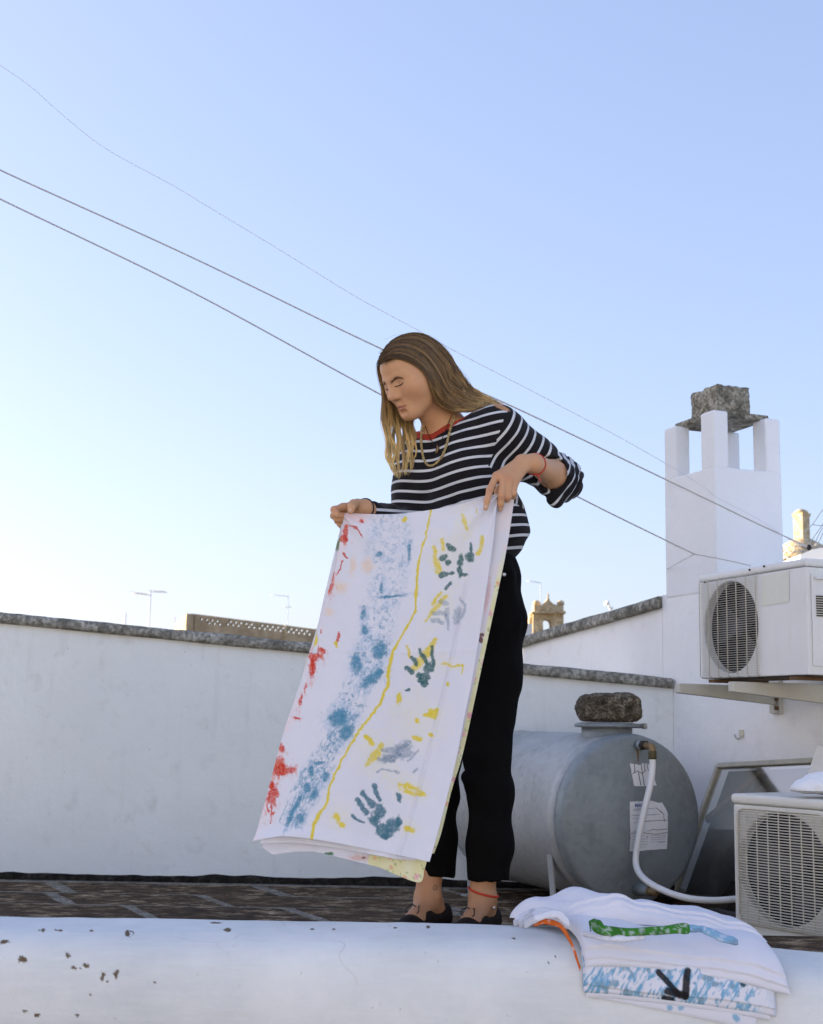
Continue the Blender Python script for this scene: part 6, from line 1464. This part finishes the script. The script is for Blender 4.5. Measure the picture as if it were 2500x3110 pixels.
    prints([(1012, 948, 26, 30, 20), (985, 1005, 36, 24, -30), (985, 1035, 24, 16, 0), (960, 990, 16, 18, 0)], [([(1030, 828), (1030, 870), (1038, 940)], [6, 8, 5]), ([(960, 855), (980, 890), (995, 920)], [9, 9, 10]), ([(918, 890), (940, 925)], [7, 10]), ([(890, 950), (922, 978)], [9, 9]), ([(885, 1070), (905, 1062)], [4, 6])], (0.030, 0.120, 0.130), 0.94, 0.35)
    prints([(1240, 345, 26, 28, 0), (1240, 300, 7, 40, 0), (1185, 365, 15, 36, 8), (1178, 425, 15, 30, 5), (1200, 442, 22, 11, -10)], [([(1115, 278), (1132, 290), (1150, 305)], [9, 12, 8]), ([(1080, 352), (1105, 342)], [10, 9]), ([(1108, 372), (1122, 376)], [10, 9]), ([(1075, 445), (1105, 435), (1145, 432)], [8, 11, 5]), ([(1130, 490), (1105, 515)], [7, 6])], (0.030, 0.115, 0.110), 0.92, 0.4)
    prints([], [([(1070, 585), (1090, 590), (1112, 605)], [5, 8, 7]), ([(1035, 655), (1070, 645), (1104, 658)], [7, 10, 8]), ([(1030, 695), (1055, 690), (1085, 702)], [9, 11, 8]), ([(1180, 565), (1206, 600), (1210, 640), (1190, 680)], [4, 7, 6, 4]), ([(1110, 640), (1120, 740)], [12, 6]), ([(1170, 640), (1165, 700)], [18, 14])], GRB, 0.55, 0.8)
    prints([(870, 1400, 50, 50, -40), (800, 1440, 60, 24, -15)], [([(760, 1395), (830, 1400), (915, 1355)], [8, 12, 7]), ([(770, 1430), (850, 1425)], [10, 12]), ([(735, 1445), (820, 1455)], [8, 8]), ([(950, 1400), (900, 1460)], [4, 4]), ([(725, 1525), (760, 1505), (850, 1520)], [5, 4, 4]), ([(930, 1520), (945, 1500)], [8, 6])], GRB, 0.62, 0.85)
    # red along the left edge
    p.put(sm01(70, 0, u - np.interp(v, [100, 400, 800, 1300, 1900], [550, 490, 380, 220, 50])) * sm01(-0.3, 0.3, p.n3 + p.n1), (0.85, 0.60, 0.60), 0.35)
    p.put(p.ell(610, 120, 60, 30, 0, 0.9, 0.6), (0.80, 0.50, 0.48), 0.45)
    for a in ((550, 245, 20, 15, 0), (558, 215, 8, 36, 0), (640, 150, 9, 8, 0), (483, 450, 8, 22, 20), (470, 512, 16, 26, 10), (388, 892, 30, 22, -20), (406, 850, 20, 14, 20), (430, 855, 10, 12, 0), (380, 950, 13, 42, 10), (310, 1130, 7, 30, 10), (185, 1478, 34, 42, 10), (240, 1512, 38, 16, -20), (205, 1500, 30, 26, 0), (150, 1590, 20, 18, 0), (155, 1745, 7, 6, 0), (135, 1730, 6, 6, 0), (160, 1640, 24, 50, 10), (340, 1060, 6, 22, 10), (290, 1225, 16, 5, 0), (206, 1390, 14, 20, 0)):
        p.put(p.ell(a[0], a[1], a[2] * 1.25, a[3] * 1.25, a[4], rough=0.6) * (0.7 + 0.3 * sm01(-0.25, 0.05, p.n2)), RED, 0.92); p.put(p.ell(a[0] - 4, a[1] + 0.5 * a[3], a[2] * 1.7, a[3] * 1.9, a[4], rough=1.0, soft=0.7) * p.dry(80, -0.15, 0.2, 6, 5), (0.70, 0.20, 0.12), 0.5)
    for pts, w in (([(545, 335), (560, 355)], [5, 4]), ([(540, 370), (510, 440)], [3.5, 3]), ([(522, 765), (505, 815)], [7, 5]), ([(415, 745), (425, 760)], [5, 3]), ([(575, 175), (610, 185), (650, 235)], [3, 4, 2.5]), ([(140, 1640), (130, 1720)], [3, 3]), ([(150, 1700), (148, 1800)], [3, 2]), ([(375, 900), (385, 985)], [6, 3])):
        p.put(p.line(pts, w, 0.7), RED, 0.85)
    p.put(p.line([(500, 815), (505, 830)], [6, 5], 0.5), YEL, 0.9)
    return p.c
def floral(px, base=(0.74, 0.71, 0.42)):
    p = Paint(px, base); rf = np.random.default_rng(4)
    p.put(sm01(-0.2, 0.4, p.n3), (0.80, 0.79, 0.62), 0.6)
    pts = []
    for _ in range(1600):
        c = rf.uniform((0, 0), (1600, 2200))
        if all((c[0] - q[0]) ** 2 + (c[1] - q[1]) ** 2 > 58 ** 2 for q in pts): pts.append(c)
    for i, (a, b) in enumerate(pts):
        near = np.hypot(p.u - a, p.v - b)
        if near.min() > 60: continue
        colr = ((0.72, 0.25, 0.36), (0.78, 0.36, 0.42), (0.75, 0.40, 0.14))[i % 3]
        r = 17 if i % 3 < 2 else 11
        ang = np.arctan2(p.v - b, p.u - a); p.put(sm01(1.15, 0.85, near / (r * (1 + 0.16 * np.cos(ang * 6)))), colr, 0.75)
        p.put(sm01(1.2, 0.8, near / (r * 0.55)), (0.85, 0.55, 0.58), 0.5); p.put(sm01(1.2, 0.8, near / (r * 0.22)), (0.55, 0.14, 0.25), 0.8)
        for k in range(4):
            t = rf.uniform(0, 6.28); d = rf.uniform(20, 34); p.put(p.ell(a + d * math.cos(t), b + d * math.sin(t), 9, 3.6, math.degrees(t) + 50, 0.2), (0.36, 0.46, 0.16), 0.75)
    return p.c
g = NT('painted cotton'); c = g.coord(); wv = g.noise(c, 900, 2); mcl = g.bsdf(g.attr('Col'), 0.88, 0, 0.2, g.bump(g.math('ADD', wv, g.math('ADD', g.math('MULTIPLY', g.noise(c, 35, 4, 0.6), 1.8), g.math('MULTIPLY', g.noise(c, 9, 4, 0.55, 1.2), 6.0))), 0.30, 0.0020), **{'Sheen Weight': 0.05})
def curve(pts, n, key=1):
    p = np.asarray(pts, float); s = np.r_[0, np.cumsum(np.linalg.norm(np.diff(p, axis=0), axis=1))]; q = spline(np.c_[p, np.zeros(len(p))], 10)[:, :2]
    s = np.r_[0, np.cumsum(np.linalg.norm(np.diff(q, axis=0), axis=1))]; t = np.linspace(0, s[-1], n); return np.stack([np.interp(t, s, q[:, 0]), np.interp(t, s, q[:, 1])], -1)
def coons(Lc, Rc, Tc, Bc, nu, nv):
    Lp, Rp = curve(Lc, nv), curve(Rc, nv); Tp, Bp = curve(Tc, nu), curve(Bc, nu); u = np.linspace(0, 1, nu)[:, None, None]; v = np.linspace(0, 1, nv)[None, :, None]
    return (1 - u) * Lp[None] + u * Rp[None] + (1 - v) * Tp[:, None] + v * Bp[:, None] - ((1 - u) * (1 - v) * Lp[0] + u * (1 - v) * Rp[0] + (1 - u) * v * Lp[-1] + u * v * Rp[-1])
sheet = empty('painted_sheet', tuple(P(1290, 1540, 3.58)), 'white sheet covered in paint and hand prints, held up by the person', 'sheet')
def cloth_layer(name, Lc, Rc, Tc, Bc, nu, nv, depth, colfn, th=0.0016):
    px = coons(Lc, Rc, Tc, Bc, nu, nv); u = np.linspace(0, 1, nu)[:, None] * np.ones((1, nv)); v = np.ones((nu, 1)) * np.linspace(0, 1, nv)[None]
    Y = depth(u, v); W_ = PA(px[..., 0], px[..., 1], Y).reshape(-1, 3); colr = colfn(px.reshape(-1, 2))
    o = mesh(name, W_, grid_faces(nu, nv), mcl, sheet, True, {'Col': np.clip(colr, 0.003, 1)}); solid(o, th, 0); return o
Lc = [(1047, 1558), (1018, 1723), (985, 1834), (951, 1945), (907, 2090), (862, 2223), (823, 2368), (782, 2518), (768, 2555)]
Rc = [(1511, 1501), (1502, 1611), (1486, 1734), (1463, 1890), (1436, 2056), (1408, 2196), (1380, 2335), (1352, 2446), (1330, 2530), (1305, 2618)]
Tc = [(1047, 1558), (1110, 1561), (1200, 1561), (1300, 1550), (1400, 1530), (1475, 1508), (1511, 1501)]
Bc = [(768, 2555), (820, 2545), (868, 2540), (940, 2548), (1018, 2560), (1120, 2580), (1220, 2600), (1305, 2618)]
def dfront(u, v):
    w = 0.012 * np.sin(u * 7.5 + v * 2.0 + 0.6) * (0.35 + v) + 0.006 * np.sin(u * 17 - v * 5) * v + 0.004 * fbm(np.stack([u * 4, v * 5, 0 * u], -1), 3)
    fold = 0.006 * np.exp(-((u - 0.88 + 0.06 * v) / 0.012) ** 2) * sm01(0.15, 0.3, v) - 0.0012 * np.exp(-((v - 0.42) / 0.006) ** 2) * sm01(0.1, 0.2, u)
    pull = 0.007 * np.sin(np.arctan2(v * 1.9, 1.02 - u) * 9) * np.exp(-((u - 1) ** 2 + (v * 1.9) ** 2) / 0.10) + 0.006 * np.sin(np.arctan2(v * 1.9, u + 0.02) * 8) * np.exp(-(u ** 2 + (v * 1.9) ** 2) / 0.06)
    return 3.592 + (3.548 - 3.592) * u + 0.012 * np.sin(v * 3.14) * np.sin(u * 3.14) * -1 + 0.004 * v + w + fold + pull - 0.012 * sm01(0.96, 1.0, v) * (1 - u)
cloth_layer('front_layer', Lc, Rc, Tc, Bc, 270, 520, dfront, paint_front)
Rm = [(1562, 1514), (1556, 1560), (1541, 1656), (1519, 1767), (1469, 2001), (1408, 2280), (1372, 2400), (1340, 2530), (1318, 2592)]
Lm = [(x - 75, y) for x, y in Rc[:-1]] + [(1250, 2598)]
def mid_col(px):
    p = Paint(px, WHT); e = np.interp(px[:, 1], [q[1] for q in Rm], [q[0] for q in Rm]) - px[:, 0]
    p.put(sm01(0.0, 0.35, p.n3 + 0.1), (0.80, 0.68, 0.66), 0.4)  # pinkish inner shading of the fold, put into the cloth colour
    for a in ((1300, 770, 26, 10, -10), (1296, 800, 12, 16, 0)): p.put(p.ell(*a), (0.13, 0.035, 0.03), 0.9)
    p.put(p.ell(1330, 560, 14, 90, 8, 0.6, 0.5), (0.72, 0.35, 0.32), 0.5)
    fl_ = floral(px); m = (sm01(15, 13, e) * sm01(1640, 1780, px[:, 1]))[:, None]; return p.c * (1 - m) + fl_ * m
cloth_layer('middle_layer', Lm, Rm, [(1436, 1522), (1490, 1512), (1530, 1508), (1562, 1514)], [(1250, 2598), (1290, 2596), (1318, 2592)], 60, 420, lambda u, v: 3.572 + 0.012 * u + 0.004 * np.sin(v * 9 + u * 4) + 0.006 * v, mid_col)
Bb = [(795, 2574), (815, 2586), (832, 2596), (872, 2590), (950, 2587), (1030, 2604), (1100, 2622), (1150, 2634), (1210, 2660), (1275, 2680), (1288, 2645), (1298, 2612)]
def back_col(px):
    p = Paint(px, WHT); fl_ = floral(px); m = sm01(1118, 1126, px[:, 0] + 5 * np.sin(px[:, 1] / 9))[:, None]
    p.put(p.ell(640, 1988, 60, 16, 5, 0.6, 0.6), (0.62, 0.33, 0.27), 0.6); p.put(p.ell(655, 1990, 9, 6), (0.10, 0.03, 0.02), 0.9); p.put(p.ell(465, 1962, 26, 8, 5), (0.03, 0.16, 0.05), 0.9)
    return p.c * (1 - m) + fl_ * m
cloth_layer('back_layer', [(850, 2420), (820, 2500), (795, 2574)], [(1340, 2440), (1315, 2540), (1298, 2612)], [(850, 2420), (1100, 2430), (1340, 2440)], Bb, 260, 90, lambda u, v: 3.606 + 0.006 * np.sin(u * 11) * v + 0.010 * v * (u < 2) - 0.006 * u, back_col)
cloth_layer('inner_layer', [(850, 2420), (810, 2510), (788, 2562)], [(1330, 2440), (1312, 2540), (1300, 2606)], [(850, 2420), (1100, 2430), (1330, 2440)], [(788, 2562), (840, 2561), (900, 2560), (1020, 2576), (1120, 2594), (1230, 2612), (1300, 2606)], 200, 60, lambda u, v: 3.597 + 0.005 * np.sin(u * 14 + 1) * v - 0.012 * u, lambda px: Paint(px, WHT).c)
cloth_layer('left_fold', [(1037, 1592), (984, 1815), (948, 1985)], [(1065, 1592), (1020, 1815), (985, 1985)], [(1037, 1592), (1065, 1592)], [(948, 1985), (985, 1985)], 16, 120, lambda u, v: 3.606 - 0.010 * v, lambda px: (lambda p: (p.put(p.ell(520, 275, 16, 34, 12), (0.12, 0.20, 0.05), 0.8), p.put(p.ell(385, 800, 20, 40, 15), YEL, 0.9), p.c)[-1])(Paint(px, WHT)))

# ================================================================= folded sheets left on the low wall
def yback(X): return 3.60 - 0.055 * (X + 1.15) - 0.018 * np.clip(X - 0.5, 0, 9) * 2
PATH = spline(np.array([(0.02, 0.030), (0.06, 0.034), (0.12, 0.034), (0.21, 0.024), (0.268, -0.008), (0.294, -0.075), (0.300, -0.15), (0.303, -0.25), (0.305, -0.40)]), 12)
PS = np.r_[0, np.cumsum(np.linalg.norm(np.diff(PATH, axis=0), axis=1))]
PN = np.gradient(PATH, axis=0); PN /= np.linalg.norm(PN, axis=1)[:, None]; PN = np.stack([-PN[:, 1], PN[:, 0]], -1)      # outward normal of the wall profile (u towards us, v up)
def over_wall(X, s, off):
    u = np.interp(s, PS, PATH[:, 0]) + off * np.interp(s, PS, PN[:, 0]); v = np.interp(s, PS, PATH[:, 1]) + off * np.interp(s, PS, PN[:, 1])
    return np.stack([X, yback(X) - u, v + 0.006 * np.sin(X * 2.1 + 0.6) - 0.014 * sm01(0.62, 1.1, X) + wall_dz(X) * sm01(-0.30, 0.0, np.interp(s, PS, PATH[:, 1]))], -1)
def drape(name, parent, xl, xr, s0, s1, base, thick, colfn, nx=220, ns=120, seed=0, wr=0.004, bulge=0.18, flat=6, layers=()):
    """folded cloth lying over the wall; xl, xr, s1, base, thick may be functions of the fractional position"""
    t = np.linspace(0, 1, nx)[:, None] * np.ones((1, ns)); q = np.ones((nx, 1)) * np.linspace(0, 1, ns)[None]
    fn = lambda f, a: f(a) if callable(f) else f + 0 * a
    S1 = fn(s1, t); S0 = fn(s0, t); s = S0 + (S1 - S0) * q; X = fn(xl, q) + (fn(xr, q) - fn(xl, q)) * t
    edge = (1 - np.abs(2 * t - 1) ** (flat * 2)) ** 0.5 * (1 - np.abs(2 * q - 1) ** (flat * 2)) ** 0.5
    n = wr * fbm(np.stack([X * 9 + seed, s * 14, 0 * s + seed], -1), 4) + 0.35 * wr * np.sin(X * 60 + 9 * fbm(np.stack([X * 3, s * 6, 0 * s + seed + 2], -1), 2) + s * 20)
    lay = sum((-0.0075 * sm01(a_, a_ + 0.006, q + 0.012 * np.sin(t * 7 + 9 * a_)) for a_ in layers), 0 * q)
    off = fn(base, t) + (fn(thick, t) + n + lay) * edge
    W_ = over_wall(X, s, off); px = PX(W_.reshape(-1, 3)); C_ = colfn(px)
    return mesh(name, W_.reshape(-1, 3), grid_faces(nx, ns), mcl, parent, True, {'Col': np.clip(C_, 0.003, 1)})
def s_at(py, X):
    """profile position seen at photograph row py"""
    ss = np.linspace(0.05, PS[-1], 200); w = over_wall(np.full(200, X), ss, 0.01); r = PX(w)[:, 1]; return float(np.interp(py, r, ss))
def xs(px, Y=3.19): return (px - 1250) / FPX * Y * 1.012
def whitec(px): return Paint(px, WHT).c
def bluec(px):
    p = Paint(px, WHT); x, y = px[:, 0], px[:, 1]
    k = fbm(np.stack([x / 16, y / 26, 0 * x + 4], -1), 3); k2 = fbm(np.stack([(x + y * 0.5) / 7, y / 22, 0 * x + 8], -1), 3)
    p.put(sm01(-0.10, 0.18, k + 0.5 * k2), (0.20, 0.42, 0.62), 0.75); p.put(sm01(0.16, 0.3, k2), (0.13, 0.34, 0.52), 0.8); p.put(sm01(0.2, 0.34, k - 0.3 * k2), (0.14, 0.22, 0.24), 0.5)
    for a, b, w in (((2000, 2952), (2062, 3020), 9), ((2088, 2950), (2082, 3028), 11), ((2030, 3010), (2082, 3025), 12), ((2250, 2962), (2258, 2990), 9), ((2205, 2950), (2215, 2965), 7), ((2018, 3033), (2040, 3036), 9)):
        d = np.array(b, float) - a; t = np.clip(((x - a[0]) * d[0] + (y - a[1]) * d[1]) / (d @ d), 0, 1); p.put(sm01(1.2, 0.8, np.hypot(x - a[0] - t * d[0], y - a[1] - t * d[1]) / w + 0.3 * k2), (0.012, 0.010, 0.012) if w != 9 or a[0] < 2100 else (0.03, 0.09, 0.13), 0.95)
    p.put(sm01(2290, 2310, x + 14 * k), WHT, 0.8); return p.c
st1 = empty('folded_blue_sheet', tuple(over_wall(np.array([0.65]), np.array([0.3]), 0.0)[0]), 'folded sheet with blue brush marks under the white one on the low wall', 'sheet', 'folded sheets on the low wall')
X0 = 0.62
def flapc(px):
    p = Paint(px, WHT)
    for cx, cy in ((2068, 3060), (2036, 3062), (2232, 3088), (2240, 3095)): p.put(sm01(1.4, 0.7, np.hypot((px[:, 0] - cx) / 8, (px[:, 1] - cy) / 9) + 0.6 * p.n1), (0.22, 0.42, 0.60), 0.9)
    return p.c
drape('bottom_flap', st1, xs(1800), xs(2262), 0.12, lambda t: s_at(3048, X0) + (s_at(3106, X0) - s_at(3048, X0)) * t, 0.003, 0.006, flapc, 160, 90, 3, 0.002)
drape('blue_fold', st1, xs(1772), lambda q: xs(2316) + 0 * q, 0.06, lambda t: s_at(3034, X0) + 0.010 * t, 0.007, 0.022, bluec, 300, 200, 5, 0.004, flat=14, layers=(0.95,))
drape('under_fold', st1, xs(1780), xs(2300), 0.08, lambda t: s_at(3046, X0) + 0.012 * t, 0.005, 0.010, lambda px: (lambda p: (p.put(p.ell(1965, 2770, 40, 10), (0.3, 0.5, 0.6), 0.0), p.c)[-1])(Paint(px, WHT)), 160, 100, 7, 0.003)
st2 = empty('folded_white_sheet', tuple(over_wall(np.array([0.62]), np.array([0.1]), 0.04)[0]), 'thick folded white sheet with a green painted edge, top of the pile', 'sheet', 'folded sheets on the low wall')
def frontc(px):
    p = Paint(px, WHT); x, y = px[:, 0], px[:, 1]
    p.put(sm01(2330, 2360, x) * 0.0, WHT); return p.c
drape('front_drop', st2, lambda q: xs(1690, 3.38) + (xs(1776) - xs(1690, 3.38)) * sm01(0.2, 1, q), lambda q: xs(2230, 3.38) + (xs(2356) - xs(2230, 3.38)) * q, 0.03, lambda t: s_at(2964, X0) - 0.012 * np.sin(t * 3.14) + 0.012 * t, 0.026, lambda t: 0.024 + 0.006 * np.sin(t * 9), frontc, 260, 240, 9, 0.006, flat=14, layers=(0.90, 0.955))
def topc(px):
    p = Paint(px, WHT); x, y = px[:, 0], px[:, 1]; k = p.n1
    return p.c
thk = lambda t: 0.048 + 0.016 * np.exp(-((t - 0.22) / 0.22) ** 2) - 0.022 * t
drape('top_fold', st2, lambda q: xs(1560, 3.44) + (xs(1715, 3.32) - xs(1560, 3.44)) * sm01(0.0, 1.0, q), lambda q: xs(2200, 3.44) + (xs(2290, 3.3) - xs(2200, 3.44)) * q, 0.0, lambda t: 0.158 + 0.02 * t + 0.010 * np.sin(t * 7), lambda t: 0.020 + 0.026 * sm01(0.12, 0.3, t), thk, topc, 300, 200, 13, 0.009, flat=4, layers=(0.80, 0.90))
# rolled green edge and its neighbours, painted cloth folded outwards under the top fold
def roll(name, pts, r, colr, parent, seed, flatn=0.6):
    """folded hem: a thin ribbon with a turned edge, lying on the pile"""
    q = spline([trace_wall(*p) for p in pts], 12); m = len(q); nk = 9; dn = nrm((0, -0.62, -0.78)); up = nrm((0, -0.78, 0.62)); V_ = []
    for k in range(nk):
        t = -1 + 2 * k / (nk - 1); w = r * 1.25 * (0.9 + 0.18 * np.sin(np.linspace(0, 7, m) + seed)); w[:2] *= 0.75; w[-2:] *= 0.7
        b = 0.0035 * (1 - t ** 4) + 0.0012 * np.sin(np.linspace(0, 23, m) + seed * 2 + t)
        V_.append(q + dn * (w * t)[:, None] + up * b[:, None])
    V_ = np.stack(V_, 1).reshape(-1, 3); px = PX(V_); p = Paint(px, colr); p.put(sm01(0.14, 0.26, p.n1), WHT, 0.45); p.put(sm01(0.05, 0.25, p.n3), np.asarray(colr) * 0.55, 0.6)
    o = mesh(name, V_, grid_faces(m, nk), mcl, parent, True, {'Col': np.clip(p.c, 0.003, 1)}); solid(o, 0.002, -1); return o
def trace_wall(px, py, off):
    """point over the wall seen at a pixel, lifted by off from the wall profile"""
    best = None; ss = np.linspace(0.02, 0.5, 160)
    X = xs(px, 3.32); w = over_wall(np.full(160, X), ss, off); r = PX(w); i = int(np.argmin(np.abs(r[:, 1] - py))); q = w[i]
    return P(px, py, q[1])
roll('green_edge', [(1796, 2808, 0.102), (1830, 2826, 0.104), (1900, 2832, 0.104), (1990, 2828, 0.104), (2060, 2822, 0.104), (2094, 2820, 0.102)], 0.0100, (0.045, 0.20, 0.025), st2, 1, 0.6)
roll('green_curl', [(1794, 2822, 0.100), (1792, 2806, 0.104), (1806, 2800, 0.106), (1824, 2808, 0.106), (1836, 2824, 0.104)], 0.006, (0.04, 0.19, 0.025), st2, 2, 0.8)
roll('painted_edge', [(2090, 2822, 0.100), (2120, 2822, 0.100), (2150, 2830, 0.098), (2190, 2848, 0.094), (2240, 2862, 0.088)], 0.0085, (0.22, 0.40, 0.58), st2, 3, 0.6)
roll('white_edge', [(1770, 2836, 0.096), (1830, 2848, 0.098), (1900, 2850, 0.098), (1960, 2846, 0.096)], 0.006, WHT, st2, 4, 0.6)
roll('orange_edge', [(1620, 2808, 0.050), (1660, 2800, 0.052), (1700, 2812, 0.050), (1728, 2850, 0.046), (1748, 2900, 0.036), (1762, 2945, 0.026)], 0.005, (0.62, 0.13, 0.02), st2, 5, 0.7)
for k in range(3): roll('side_fold', [(1560 + 16 * k, 2806 + 2 * k, 0.028 + 0.010 * k), (1600 + 18 * k, 2782 + 3 * k, 0.045 + 0.010 * k), (1650 + 20 * k, 2768 + 4 * k, 0.056 + 0.008 * k), (1710 + 10 * k, 2790 + 8 * k, 0.060 + 0.006 * k)], 0.009, WHT, st2, 6 + k, 0.8)
